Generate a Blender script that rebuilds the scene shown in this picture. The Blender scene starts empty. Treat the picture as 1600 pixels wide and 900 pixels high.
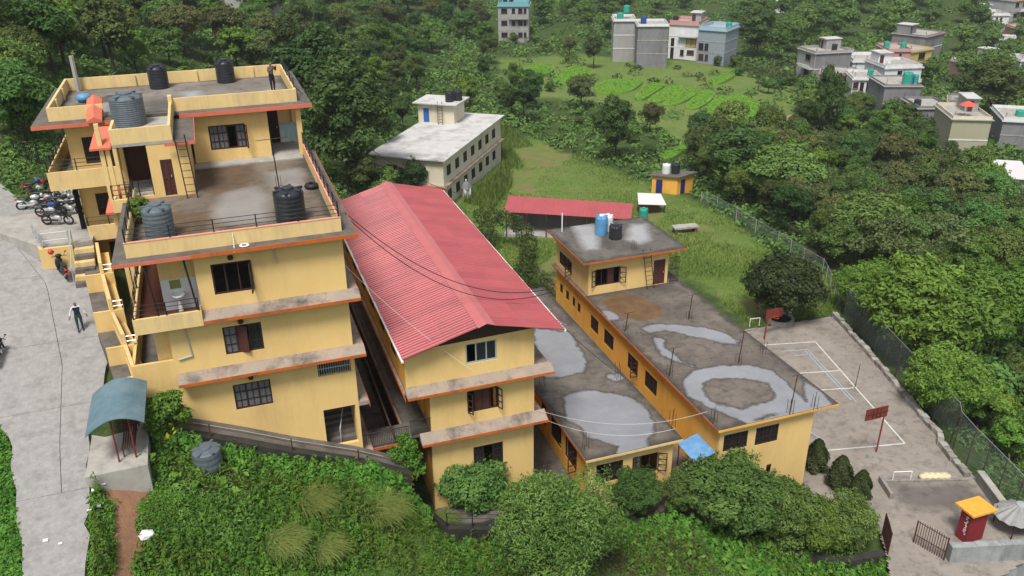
import bpy, math, random
import numpy as np
from mathutils import Vector, Matrix
random.seed(7); rng = np.random.default_rng(11)
SC = bpy.context.scene
COL = SC.collection
rad = math.radians
# ------------------------------------------------------------------ camera
CAMZ = 26.0
YAW, PITCH, ROLL, FPX = rad(18.99372), rad(24.95637), rad(-0.65985), 1341.57
def cam_axes():
    cy, sy, cp, sp = math.cos(YAW), math.sin(YAW), math.cos(PITCH), math.sin(PITCH)
    fw = Vector((sy*cp, cy*cp, -sp)); r = Vector((cy, -sy, 0)); u = r.cross(fw)
    cr, sr = math.cos(ROLL), math.sin(ROLL)
    return r*cr + u*sr, u*cr - r*sr, fw
CR, CU, CF = cam_axes()
cam = bpy.data.cameras.new('camera'); camo = bpy.data.objects.new('camera', cam); COL.objects.link(camo)
camo.matrix_world = Matrix(((CR.x, CU.x, -CF.x, 0), (CR.y, CU.y, -CF.y, 0), (CR.z, CU.z, -CF.z, CAMZ), (0, 0, 0, 1)))
cam.sensor_width = 36; cam.lens = FPX/1600*36; cam.clip_start = .5; cam.clip_end = 5000
SC.camera = camo
# ------------------------------------------------------------------ sky, sun, exposure
SUN_EL, SUN_AZ = rad(60), rad(212)          # azimuth clockwise from +Y
w = bpy.data.worlds.new('World'); SC.world = w; w.use_nodes = True
nt = w.node_tree; nt.nodes.clear()
sky = nt.nodes.new('ShaderNodeTexSky'); sky.sky_type = 'NISHITA'; sky.sun_disc = False
sky.sun_elevation = SUN_EL; sky.sun_rotation = SUN_AZ; sky.air_density = 1.0; sky.dust_density = 4.0; sky.ozone_density = 1.0; sky.altitude = 900
hs = nt.nodes.new('ShaderNodeHueSaturation'); hs.inputs['Saturation'].default_value = .35
bg = nt.nodes.new('ShaderNodeBackground'); bg.inputs['Strength'].default_value = .105
wo = nt.nodes.new('ShaderNodeOutputWorld')
nt.links.new(sky.outputs[0], hs.inputs['Color']); nt.links.new(hs.outputs[0], bg.inputs['Color']); nt.links.new(bg.outputs[0], wo.inputs['Surface'])
sl = bpy.data.lights.new('sun', 'SUN'); sl.energy = 2.7; sl.angle = rad(16); sl.color = (1, .96, .9)
so = bpy.data.objects.new('sun', sl); COL.objects.link(so)
sd = Vector((math.sin(SUN_AZ)*math.cos(SUN_EL), math.cos(SUN_AZ)*math.cos(SUN_EL), math.sin(SUN_EL)))
so.rotation_euler = sd.to_track_quat('Z', 'Y').to_euler(); so.location = (0, 0, 120)
SC.view_settings.view_transform = 'Standard'; SC.view_settings.look = 'None'
SC.view_settings.exposure = 0.62; SC.view_settings.gamma = 1
SC.cycles.use_denoising = True
SC.cycles.max_bounces = 6; SC.cycles.diffuse_bounces = 3; SC.cycles.glossy_bounces = 3; SC.cycles.transmission_bounces = 4; SC.cycles.transparent_max_bounces = 8
SC.cycles.caustics_reflective = False; SC.cycles.caustics_refractive = False
# ------------------------------------------------------------------ measuring helpers
CAMP = Vector((0, 0, CAMZ))
def ray(px, py): return CR*((px-800)/FPX) - CU*((py-450)/FPX) + CF
def atZ(px, py, z):
    d = ray(px, py); return CAMP + d*((z-CAMZ)/d.z)
def atY(px, py, y):
    d = ray(px, py); return CAMP + d*(y/d.y)
def atX(px, py, x):
    d = ray(px, py); return CAMP + d*(x/d.x)
# ------------------------------------------------------------------ materials
def srgb(r, g, b):
    f = lambda c: (c/255/12.92) if c/255 <= .04045 else ((c/255+.055)/1.055)**2.4
    return (f(r), f(g), f(b), 1)
def mat(name, col, rough=.85, vary=.0, scale=2.0, col2=None, metal=0, bump=0, bscale=30, spec=.3, stain=None, stain_amt=0, stain_scale=.6, streak=0):
    m = bpy.data.materials.new(name); m.use_nodes = True; n = m.node_tree.nodes; L = m.node_tree.links
    b = n['Principled BSDF']; b.inputs['Roughness'].default_value = rough; b.inputs['Metallic'].default_value = metal
    b.inputs['Specular IOR Level'].default_value = spec
    col = tuple(col)[:3]+(1,)
    geo = n.new('ShaderNodeTexCoord')
    if vary or col2:
        t = n.new('ShaderNodeTexNoise'); t.inputs['Scale'].default_value = scale; t.inputs['Detail'].default_value = 6; t.inputs['Roughness'].default_value = .65
        L.new(geo.outputs['Object'], t.inputs['Vector'])
        r = n.new('ShaderNodeMapRange'); r.inputs['From Min'].default_value = .3; r.inputs['From Max'].default_value = .7; L.new(t.outputs['Fac'], r.inputs['Value'])
        mx = n.new('ShaderNodeMix'); mx.data_type = 'RGBA'; L.new(r.outputs[0], mx.inputs['Factor'])
        c2 = tuple(col2)[:3]+(1,) if col2 else tuple(c*(1-vary) for c in col[:3])+(1,)
        mx.inputs['A'].default_value = col; mx.inputs['B'].default_value = c2
        out = mx.outputs['Result']
        if stain:
            mp = n.new('ShaderNodeMapping'); mp.inputs['Scale'].default_value = (1, 1, .25); L.new(geo.outputs['Object'], mp.inputs['Vector'])
            t2 = n.new('ShaderNodeTexNoise'); t2.inputs['Scale'].default_value = stain_scale; t2.inputs['Detail'].default_value = 8; t2.inputs['Roughness'].default_value = .7
            L.new(mp.outputs[0], t2.inputs['Vector'])
            r2 = n.new('ShaderNodeMapRange'); r2.inputs['From Min'].default_value = .48; r2.inputs['From Max'].default_value = .72; r2.inputs['To Max'].default_value = stain_amt; L.new(t2.outputs['Fac'], r2.inputs['Value'])
            m2 = n.new('ShaderNodeMix'); m2.data_type = 'RGBA'; L.new(r2.outputs[0], m2.inputs['Factor']); L.new(out, m2.inputs['A']); m2.inputs['B'].default_value = tuple(stain)[:3]+(1,)
            out = m2.outputs['Result']
            if streak:
                mp3 = n.new('ShaderNodeMapping'); mp3.inputs['Scale'].default_value = (1, 1, .07); L.new(geo.outputs['Object'], mp3.inputs['Vector'])
                t4 = n.new('ShaderNodeTexNoise'); t4.inputs['Scale'].default_value = 3.2; t4.inputs['Detail'].default_value = 7; t4.inputs['Roughness'].default_value = .75; L.new(mp3.outputs[0], t4.inputs['Vector'])
                r4 = n.new('ShaderNodeMapRange'); r4.inputs['From Min'].default_value = .50; r4.inputs['From Max'].default_value = .78; r4.inputs['To Max'].default_value = streak; L.new(t4.outputs['Fac'], r4.inputs['Value'])
                m4 = n.new('ShaderNodeMix'); m4.data_type = 'RGBA'; L.new(r4.outputs[0], m4.inputs['Factor']); L.new(out, m4.inputs['A']); m4.inputs['B'].default_value = tuple(stain)[:3]+(1,); out = m4.outputs['Result']
        L.new(out, b.inputs['Base Color'])
    else: b.inputs['Base Color'].default_value = col
    if bump:
        t3 = n.new('ShaderNodeTexNoise'); t3.inputs['Scale'].default_value = bscale; t3.inputs['Detail'].default_value = 4; L.new(geo.outputs['Object'], t3.inputs['Vector'])
        bp = n.new('ShaderNodeBump'); bp.inputs['Strength'].default_value = bump; bp.inputs['Distance'].default_value = .02; L.new(t3.outputs['Fac'], bp.inputs['Height']); L.new(bp.outputs[0], b.inputs['Normal'])
    return m
M = {}
GRIME = (.10, .075, .045)
M['wall'] = mat('yellow_paint', (.735, .515, .205), .8, col2=(.685, .472, .183), scale=.8, stain=(.42, .28, .12), stain_amt=.5, stain_scale=.5, bump=.25, streak=.12)
M['wall_side'] = mat('amber_paint', (.80, .415, .075), .8, col2=(.73, .375, .065), scale=.8, stain=(.36, .17, .04), stain_amt=.5, stain_scale=.5, bump=.25, streak=.14)
M['cream'] = mat('pale_yellow_paint', (.72, .535, .245), .8, col2=(.67, .49, .22), scale=1.5, stain=(.33, .25, .15), stain_amt=.45, stain_scale=1.2, streak=.4)
M['orange'] = mat('orange_trim_paint', (.54, .125, .015), .8, col2=(.44, .10, .02), scale=2, stain=(.10, .07, .05), stain_amt=.8, stain_scale=1.5)
M['coral'] = mat('coral_trim_paint', (.62, .165, .10), .75, vary=.2, scale=2)
M['pinkcap'] = mat('pink_cap_paint', (.72, .32, .22), .75, vary=.15, scale=3)
M['concrete'] = mat('weathered_concrete', (.16, .14, .12), .9, col2=(.09, .08, .07), scale=1.2, stain=(.045, .04, .035), stain_amt=.8, stain_scale=1.1, bump=.3)
M['ledge'] = mat('sooty_ledge_concrete', (.34, .27, .21), .9, col2=(.24, .20, .165), scale=1.0, stain=(.03, .03, .03), stain_amt=.95, stain_scale=.8, bump=.3)
M['palecon'] = mat('pale_concrete', (.40, .38, .34), .88, col2=(.30, .285, .26), scale=1.5, stain=(.13, .12, .10), stain_amt=.6, stain_scale=.8, bump=.25)
M['brown'] = mat('dark_brown_wood', (.050, .022, .016), .6, vary=.3, scale=8)
M['shutter'] = mat('maroon_wood', (.085, .030, .026), .6, vary=.3, scale=6)
M['glass'] = mat('dark_window_glass', (.018, .021, .025), .08, spec=.6)
M['curtain'] = mat('grey_curtain', (.16, .16, .17), .9, vary=.35, scale=9)
M['dark'] = mat('dark_interior', (.012, .011, .010), .95)
M['black'] = mat('black_iron', (.018, .018, .02), .5, vary=.2, scale=5)
M['blackpl'] = mat('black_plastic', (.016, .018, .022), .38, col2=(.03, .033, .038), scale=3)
M['greypl'] = mat('faded_grey_plastic', (.12, .145, .165), .55, col2=(.085, .105, .12), scale=2.5)
M['steel'] = mat('stainless_steel', (.62, .63, .64), .3, metal=.6, vary=.1)
M['alu'] = mat('silver_aluminium', (.5, .52, .53), .4, metal=.4, vary=.1)
M['redroof'] = mat('red_sheet_metal', (.40, .085, .092), .48, col2=(.33, .068, .076), scale=.5, stain=(.30, .07, .06), stain_amt=.4, stain_scale=.4, spec=.5)
def tint_by_object(m, lo=.88, hi=1.1):
    n = m.node_tree.nodes; L = m.node_tree.links; b = n['Principled BSDF']; src = b.inputs['Base Color'].links[0].from_socket; oi = n.new('ShaderNodeObjectInfo'); r = n.new('ShaderNodeMapRange'); r.inputs['To Min'].default_value = lo; r.inputs['To Max'].default_value = hi; L.new(oi.outputs['Random'], r.inputs['Value']); h = n.new('ShaderNodeHueSaturation'); L.new(src, h.inputs['Color']); L.new(r.outputs[0], h.inputs['Value']); L.new(h.outputs[0], b.inputs['Base Color'])
tint_by_object(M['redroof'])
M['ridge'] = mat('pale_red_ridge', (.50, .15, .15), .5, vary=.15, scale=1)
M['redox'] = mat('red_oxide_floor', (.13, .042, .028), .5, vary=.25, scale=2)
M['tile'] = mat('white_wall_tile', (.62, .64, .66), .25, vary=.06, scale=4)
M['white'] = mat('white_paint', (.74, .74, .73), .6, vary=.08, scale=4)
M['whiteline'] = mat('white_line_paint', (.66, .65, .62), .8, vary=.35, scale=3)
M['blueline'] = mat('faded_blue_line', (.33, .40, .46), .8, vary=.3, scale=3)
M['bluedoor'] = mat('blue_door_paint', (.03, .12, .38), .5, vary=.1)
M['navy'] = mat('navy_door_paint', (.02, .03, .14), .5, vary=.1)
M['bluetank'] = mat('blue_tank_plastic', (.10, .30, .52), .45, vary=.15, scale=2)
M['whitepl'] = mat('white_tank_plastic', (.68, .69, .70), .4, vary=.08)
M['greentank'] = mat('green_tank_plastic', (.03, .32, .22), .45, vary=.1)
M['rust'] = mat('rusty_iron', (.09, .035, .02), .8, col2=(.04, .02, .015), scale=10)
M['maroon'] = mat('maroon_iron_paint', (.20, .035, .03), .55, vary=.2, scale=5)
M['canopy'] = mat('bluish_fibreglass', (.12, .20, .235), .5, col2=(.085, .145, .175), scale=1.4, stain=(.26, .31, .32), stain_amt=.45, stain_scale=.9)
M['brick'] = mat('brown_brickwork', (.18, .085, .055), .9, vary=.3, scale=4)
M['bark'] = mat('brown_bark', (.055, .042, .03), .95, vary=.4, scale=5)
M['stone'] = mat('grey_rubble_stone', (.20, .185, .165), .92, col2=(.30, .28, .25), scale=3, stain=(.05, .05, .045), stain_amt=.7, stain_scale=1.2, bump=.5, bscale=8)
M['darkstone'] = mat('mossy_dark_wall', (.026, .025, .022), .95, col2=(.05, .047, .04), scale=1.5, stain=(.02, .022, .018), stain_amt=.8, stain_scale=.7, bump=.5, bscale=8)
# ------------------------------------------------------------------ mesh helpers
def empty(name, loc, rz=0, label=None, cat=None, group=None, kind=None):
    o = bpy.data.objects.new(name, None); o.empty_display_size = .3; COL.objects.link(o)
    o.location = loc; o.rotation_euler = (0, 0, rz); tag(o, label, cat, group, kind); return o
def tag(o, label=None, cat=None, group=None, kind=None):
    if label: o['label'] = label
    if cat: o['category'] = cat
    if group: o['group'] = group
    if kind: o['kind'] = kind
    return o
def rootof(p):
    while p.parent: p = p.parent
    return p
class B:
    """collects shapes; build() links them as one mesh object. Coordinates are world ones unless local=True."""
    def __init__(s): s.v = []; s.f = []
    def poly(s, pts):
        i = len(s.v); s.v += [tuple(p) for p in pts]; s.f.append(tuple(range(i, i+len(pts)))); return s
    def box(s, x0, x1, y0, y1, z0, z1):
        i = len(s.v)
        s.v += [(x0,y0,z0),(x1,y0,z0),(x1,y1,z0),(x0,y1,z0),(x0,y0,z1),(x1,y0,z1),(x1,y1,z1),(x0,y1,z1)]
        s.f += [tuple(i+k for k in q) for q in ((3,2,1,0),(4,5,6,7),(0,1,5,4),(1,2,6,5),(2,3,7,6),(3,0,4,7))]; return s
    def obox(s, c, u, v, wv, a, b, d):
        """oriented box: centre, three unit axes, half sizes"""
        c = Vector(c); i = len(s.v)
        for sz in (-1, 1):
            for sx, sy in ((-1,-1),(1,-1),(1,1),(-1,1)): s.v.append(tuple(c + Vector(u)*a*sx + Vector(v)*b*sy + Vector(wv)*d*sz))
        s.f += [tuple(i+k for k in q) for q in ((3,2,1,0),(4,5,6,7),(0,1,5,4),(1,2,6,5),(2,3,7,6),(3,0,4,7))]; return s
    def prism(s, pts, z0, z1):
        n = len(pts); i = len(s.v)
        s.v += [(p[0], p[1], z0) for p in pts] + [(p[0], p[1], z1) for p in pts]
        s.f.append(tuple(i+k for k in reversed(range(n)))); s.f.append(tuple(i+n+k for k in range(n)))
        for k in range(n): s.f.append((i+k, i+(k+1) % n, i+n+(k+1) % n, i+n+k))
        return s
    def tube(s, p0, p1, r0, r1=None, n=6, cap=True):
        r1 = r0 if r1 is None else r1; p0 = Vector(p0); p1 = Vector(p1); d = (p1-p0)
        if d.length < 1e-6: return s
        d.normalize(); a = d.orthogonal().normalized(); b = d.cross(a); i = len(s.v)
        for p, r in ((p0, r0), (p1, r1)):
            for k in range(n):
                t = 2*math.pi*k/n; s.v.append(tuple(p + a*(r*math.cos(t)) + b*(r*math.sin(t))))
        for k in range(n): s.f.append((i+k, i+(k+1) % n, i+n+(k+1) % n, i+n+k))
        if cap: s.f.append(tuple(i+k for k in reversed(range(n)))); s.f.append(tuple(i+n+k for k in range(n)))
        return s
    def path(s, pts, r, n=5):
        for a, b in zip(pts, pts[1:]): s.tube(a, b, r, r, n)
        return s
    def lathe(s, prof, c=(0,0,0), n=20, cap=True):
        i = len(s.v); m = len(prof)
        for r, z in prof:
            for k in range(n):
                t = 2*math.pi*k/n; s.v.append((c[0]+r*math.cos(t), c[1]+r*math.sin(t), c[2]+z))
        for j in range(m-1):
            for k in range(n): s.f.append((i+j*n+k, i+j*n+(k+1) % n, i+(j+1)*n+(k+1) % n, i+(j+1)*n+k))
        if cap: s.f.append(tuple(i+k for k in reversed(range(n)))); s.f.append(tuple(i+(m-1)*n+k for k in range(n)))
        return s
    def panel(s, o, u, nin, L, z0, z1, holes=(), t=.2):
        """upright wall with real openings: o=(x,y), u=unit along, nin=unit inward"""
        us = sorted({0., L, *[h[0] for h in holes], *[h[1] for h in holes]}); zs = sorted({z0, z1, *[h[2] for h in holes], *[h[3] for h in holes]})
        us = [a for a in us if 0 <= a <= L]; zs = [a for a in zs if z0 <= a <= z1]
        P = lambda a, z, dd: (o[0]+u[0]*a+nin[0]*dd, o[1]+u[1]*a+nin[1]*dd, z)
        inside = lambda a, z: any(h[0] < a < h[1] and h[2] < z < h[3] for h in holes)
        for a0, a1 in zip(us, us[1:]):
            for c0, c1 in zip(zs, zs[1:]):
                if inside((a0+a1)/2, (c0+c1)/2): continue
                s.poly([P(a0,c0,0),P(a1,c0,0),P(a1,c1,0),P(a0,c1,0)]); s.poly([P(a0,c1,t),P(a1,c1,t),P(a1,c0,t),P(a0,c0,t)])
        for h in list(holes)+[(0, L, z0, z1)]:
            a0, a1, c0, c1 = h
            s.poly([P(a0,c0,0),P(a0,c0,t),P(a1,c0,t),P(a1,c0,0)]); s.poly([P(a0,c1,0),P(a1,c1,0),P(a1,c1,t),P(a0,c1,t)])
            s.poly([P(a0,c0,0),P(a0,c1,0),P(a0,c1,t),P(a0,c0,t)]); s.poly([P(a1,c0,0),P(a1,c0,t),P(a1,c1,t),P(a1,c1,0)])
        return s
    def build(s, name, material, parent=None, local=False, smooth=False):
        me = bpy.data.meshes.new(name); v = s.v
        if parent is not None and not local:
            o = rootof(parent).location; v = [(p[0]-o.x, p[1]-o.y, p[2]-o.z) for p in v]
        me.from_pydata(v, [], s.f); me.update()
        if smooth: me.shade_smooth()
        me.materials.append(material if not isinstance(material, str) else M[material])
        ob = bpy.data.objects.new(name, me); COL.objects.link(ob); ob.parent = parent
        return ob
def fastmesh(name, V, F, attr=None):
    """V (n,3), F (m,k) arrays -> mesh; attr: dict name -> per-vertex or per-face floats"""
    me = bpy.data.meshes.new(name); n, (m, k) = len(V), F.shape
    me.vertices.add(n); me.vertices.foreach_set('co', np.ascontiguousarray(V, dtype=np.float32).ravel())
    me.loops.add(m*k); me.loops.foreach_set('vertex_index', F.astype(np.int32).ravel())
    me.polygons.add(m); me.polygons.foreach_set('loop_start', np.arange(0, m*k, k, dtype=np.int32))
    me.update(calc_edges=True)
    for a, val in (attr or {}).items():
        at = me.attributes.new(a, 'FLOAT', 'POINT' if len(val) == n else 'FACE'); at.data.foreach_set('value', np.asarray(val, dtype=np.float32))
    return me
def link(name, me, material, parent=None):
    if material is not None: me.materials.append(material)
    o = bpy.data.objects.new(name, me); COL.objects.link(o); o.parent = parent; return o
def copy_tree(o, parent=None):
    c = o.copy(); COL.objects.link(c); c.parent = parent
    for ch in o.children: copy_tree(ch, c)
    return c
def sdf_poly(px, py, poly):
    """signed distance (positive inside) of arrays to a polygon"""
    P = np.asarray(poly, float); d = np.full(px.shape, 1e9); ins = np.zeros(px.shape, bool)
    for a, b in zip(P, np.roll(P, -1, 0)):
        e = b-a; L = max(e@e, 1e-9); t = np.clip(((px-a[0])*e[0]+(py-a[1])*e[1])/L, 0, 1)
        d = np.minimum(d, np.hypot(px-a[0]-t*e[0], py-a[1]-t*e[1]))
        c = ((a[1] > py) != (b[1] > py)) & (px < (b[0]-a[0])*(py-a[1])/(b[1]-a[1]+1e-12)+a[0]); ins ^= c
    return np.where(ins, d, -d)
def vnoise(x, y, s, seed=0):
    """smooth value noise 0..1"""
    x = x/s; y = y/s; xi = np.floor(x).astype(int); yi = np.floor(y).astype(int); fx = x-xi; fy = y-yi
    fx = fx*fx*(3-2*fx); fy = fy*fy*(3-2*fy)
    def h(a, b): q = np.sin(a*127.1+b*311.7+seed*74.7)*43758.5453; return q-np.floor(q)
    return (h(xi,yi)*(1-fx)+h(xi+1,yi)*fx)*(1-fy)+(h(xi,yi+1)*(1-fx)+h(xi+1,yi+1)*fx)*fy
# ================================================================== terrain
CP = np.array([
 (-9.5,10,1.5),(-9.5,20,2.6),(-9.5,28,3.3),(-9.5,35,4.7),(-9.5,40,5.9),(-9.5,46,7.6),(-10,50,8.7),(-11,54,9.2),(-13,62,9.9),(-17,75,11),
 (-14,28,3.2),(-16,40,6.4),(-18,52,9.4),(-30,60,13),(-30,40,10),(-40,100,17),(-60,160,23),(-30,130,13),(-20,90,11.5),(-7,38,5.6),(-7,44,6.2),
 (-6,34,4.4),(-4.6,34.8,4.1),(-2,34.8,2.3),(0,34.8,1.3),(2.8,34.8,.2),(4.5,34.8,-.2),(6,34.6,-1.3),(-6,30,3),(-2,30,.8),(2,31,-.8),(5,32,-1.6),(7,35.5,-3.8),(8,34,-4.9),(6,28,-3.2),(0,24,-1.8),(-6,24,2),
 (9,36.4,-5.8),(13,36.4,-6.2),(19,36,-7.6),(23,36,-7.9),(5.8,42,-4),(5.8,52,-3.5),(15.5,45,-6.6),(23.6,46,-8),(12,34.2,-5.9),(17,34.2,-6.8),(22,34.5,-7),(25,33,-8.1),(29,33.5,-9.3),(12,30,-6.4),(20,29,-8.2),(28,28.5,-10.2),(20,22,-9.5),(34,26.5,-10.8),(38,24,-11.3),(45,25,-12),(10,20,-6.5),
 (34,36,-9.7),(44,38,-9.7),(36,52,-9.7),(47,50,-9.7),(53,60,-10),(40,32,-9.8),
 (50,37,-12.2),(56,45,-13.5),(62,55,-14),(55,30,-14.5),(70,60,-15),(85,70,-16.5),(100,90,-16.5),(120,110,-16),(135,150,-16),(160,130,-16),(70,35,-17),(47,31,-12.5),
 (18,55,-6),(20,64,-7.5),(30,68,-9.5),(40,65,-9.8),(50,75,-10.5),(57,86,-10.9),(57,97,-11.6),(42,85,-10.8),(30,88,-11),(25,100,-11.7),(35,120,-12),(18,85,-9),(12,70,-5.5),(6,68,0),(0,64,5),(-8,64,9),(10,90,-6),(5,110,-2),(-5,85,7),(0,140,0),(20,150,-7),(35,160,-11),
 (60,130,-12.5),(80,150,-13),(95,133,-13),(80,190,-13),(100,190,-13),(120,185,-14),(80,235,-13),(110,240,-12),(130,220,-14),(150,180,-16),(60,220,-11),(40,230,-7),(10,220,2),
 (-60,300,30),(40,320,0),(120,330,-6),(200,300,-9),(220,200,-16),(260,260,-7),(300,150,-14),(150,60,-18),
 (0,900,70),(600,650,60),(-500,500,90),(900,0,25),(0,-600,-5),(-700,0,60),(400,-400,-15),(1500,1500,120),(-1500,1500,150),(-1500,-1500,80),(1500,-1500,20)], float)
def _phi(r): return np.sqrt(r*r+4.0)
_n = len(CP); _A = np.zeros((_n+3, _n+3))
_A[:_n, :_n] = _phi(np.hypot(CP[:, None, 0]-CP[None, :, 0], CP[:, None, 1]-CP[None, :, 1]))
_A[:_n, _n] = 1; _A[:_n, _n+1:_n+3] = CP[:, :2]; _A[_n, :_n] = 1; _A[_n+1:_n+3, :_n] = CP[:, :2].T
_W = np.linalg.solve(_A, np.concatenate([CP[:, 2], [0, 0, 0]]))
def T0(x, y):
    x = np.asarray(x, float); y = np.asarray(y, float); o = np.full(x.shape, _W[_n]) + _W[_n+1]*x + _W[_n+2]*y
    for i in range(_n): o = o + _W[i]*_phi(np.hypot(x-CP[i, 0], y-CP[i, 1]))
    return o
RY = np.array([5,20,28,35,40,46,50,54,62,75,90.]); RZ = np.array([1.,2.6,3.4,4.8,6.0,7.7,8.8,9.25,9.9,11,12.4])
RR = np.array([-6.6,-6.8,-6.95,-7.2,-6.55,-7.35,-9.5,-10.8,-15.0,-24,-36]); RL = np.array([-8.4,-8.7,-8.95,-10.25,-11.8,-13.2,-14.6,-16.5,-22,-32,-46])
def roadz(y): return np.interp(y, RY, RZ)
CZ = -9.6
court = [(31.4,57.5)] + [tuple(atZ(*q, CZ)[:2]) for q in ((1305,494),(1400,606),(1468,684),(1516,737),(1578,802),(1640,850),(1560,905),(1392,905),(1385,868),(1366,800))] + [(33.2,33.6),(31.4,35.5)]
def T(x, y):
    x = np.asarray(x, float); y = np.asarray(y, float); z = T0(x, y)
    l = np.interp(y, RY, RL); r = np.interp(y, RY, RR); d = np.maximum(l-x, x-r)          # road bed
    wgt = np.clip(1-d/1.2, 0, 1); wgt = np.where((y > 5) & (y < 90), wgt, 0); z = z*(1-wgt)+(roadz(y)-.25)*wgt
    s = sdf_poly(x, y, court); wgt = np.clip(1+s/1.5, 0, 1); z = z*(1-wgt)+np.minimum(z, CZ-.25)*wgt
    return z
_HX = np.arange(-140, 360.1, 1.0); _HY = np.arange(4, 460.1, 1.0); _HZ = None
def Tf(x, y):
    """ground height from a one metre lookup grid"""
    global _HZ
    if _HZ is None: a, c = np.meshgrid(_HX, _HY); _HZ = T(a.ravel(), c.ravel()).reshape(a.shape)
    fx = np.clip(np.asarray(x, float)-_HX[0], 0, len(_HX)-1.001); fy = np.clip(np.asarray(y, float)-_HY[0], 0, len(_HY)-1.001); i = fx.astype(int); j = fy.astype(int); fx = fx-i; fy = fy-j
    return (_HZ[j, i]*(1-fx)+_HZ[j, i+1]*fx)*(1-fy)+(_HZ[j+1, i]*(1-fx)+_HZ[j+1, i+1]*fx)*fy
def T1(x, y): return float(Tf(np.array([x]), np.array([y]))[0])
def atG(px, py, tmax=600):
    """pixel -> point where the line of sight meets the ground"""
    d = np.array(ray(px, py)); t = np.concatenate([np.arange(22, 130, .5), np.arange(130, tmax, 2.)])
    X = d[0]*t; Y = d[1]*t; Z = CAMZ+d[2]*t; h = Z-Tf(X, Y); k = int(np.argmax(h < 0))
    if h[k] >= 0: k = len(t)-1
    a = t[k-1]+(t[k]-t[k-1])*h[k-1]/max(h[k-1]-h[k], 1e-6)
    return Vector((d[0]*a, d[1]*a, CAMZ+d[2]*a))
def grow(a, b, step, out, ratio):
    c = list(np.arange(a, b+1e-6, step)); s = step; v = b
    while v < out[1]: s *= ratio; v += s; c.append(v)
    s = step; v = a
    while v > out[0]: s *= ratio; v -= s; c.insert(0, v)
    return np.array(c)
gx = grow(-30, 70, .9, (-1500, 1500), 1.10); gy = grow(16, 110, .9, (-1200, 1500), 1.10)
GX, GY = np.meshgrid(gx, gy); gxf = GX.ravel(); gyf = GY.ravel(); gz = T(gxf, gyf)
near = (gyf > 15) & (gyf < 300) & (np.abs(gxf) < 300)
gz = gz + near*((vnoise(gxf, gyf, 6, 3)-.5)*.5+(vnoise(gxf, gyf, 2, 4)-.5)*.2)*np.clip((np.abs(gxf+9)-4)/4, 0, 1)*(sdf_poly(gxf, gyf, court) < -1.5)
nx, ny = len(gx), len(gy)
idx = np.arange(nx*ny).reshape(ny, nx); GF = np.stack([idx[:-1, :-1], idx[:-1, 1:], idx[1:, 1:], idx[1:, :-1]], -1).reshape(-1, 4)
def gpoly(pts): return [tuple(atG(*p)[:2]) for p in pts]
dirt = np.full(gxf.shape, -9.)
DIRT = [gpoly(q) for q in ([(158,752),(190,738),(222,748),(232,768),(212,792),(214,830),(232,845),(226,860),(210,862),(208,905),(176,905),(184,850),(176,815),(182,790),(164,775)],
   [(800,235),(850,225),(900,240),(870,262),(820,262)], [(800,265),(840,270),(835,305),(800,300)], [(835,420),(870,400),(905,430),(890,470),(850,480)], [(1150,470),(1190,465),(1210,495),(1170,500)],
   [(1045,352),(1100,350),(1115,362),(1050,366)],[(1000,325),(1040,330),(1030,350),(1000,345)],[(1260,385),(1330,420),(1300,425),(1250,400)],[(1560,330),(1600,330),(1600,370),(1555,360)],[(220,-20),(420,-25),(420,12),(240,14)],[(715,38),(800,40),(800,50),(715,46)],[(1540,270),(1600,255),(1600,300),(1560,300)],[(1090,95),(1135,100),(1130,110),(1090,105)],[(90,860),(130,858),(128,905),(90,905)])]
for k_, p in enumerate(DIRT): dirt = np.maximum(dirt, np.clip(sdf_poly(gxf, gyf, p), -2, .5)*(3 if k_ == 0 else 1)+(1.5 if k_ == 0 else -.6))
meadow = np.full(gxf.shape, -9.)
MEADOW = [gpoly(q) for q in ([(770,215),(830,215),(1010,285),(1120,330),(1200,390),(1320,440),(1310,490),(1170,500),(1060,430),(1010,345),(830,440),(770,420),(720,330),(700,310),(745,250)],
   [(770,90),(900,85),(1090,95),(1240,130),(1240,190),(1100,250),(930,160),(800,150)], [(1200,30),(1290,35),(1300,60),(1210,60)], [(570,800),(800,800),(800,905),(560,905)])]
for p in MEADOW: meadow = np.maximum(meadow, sdf_poly(gxf, gyf, p))
gme = fastmesh('ground', np.stack([gxf, gyf, gz], -1), GF, {'dirt': np.clip(dirt, -3, 3), 'meadow': np.clip(meadow, -3, 3)})
gme.shade_smooth()
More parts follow.
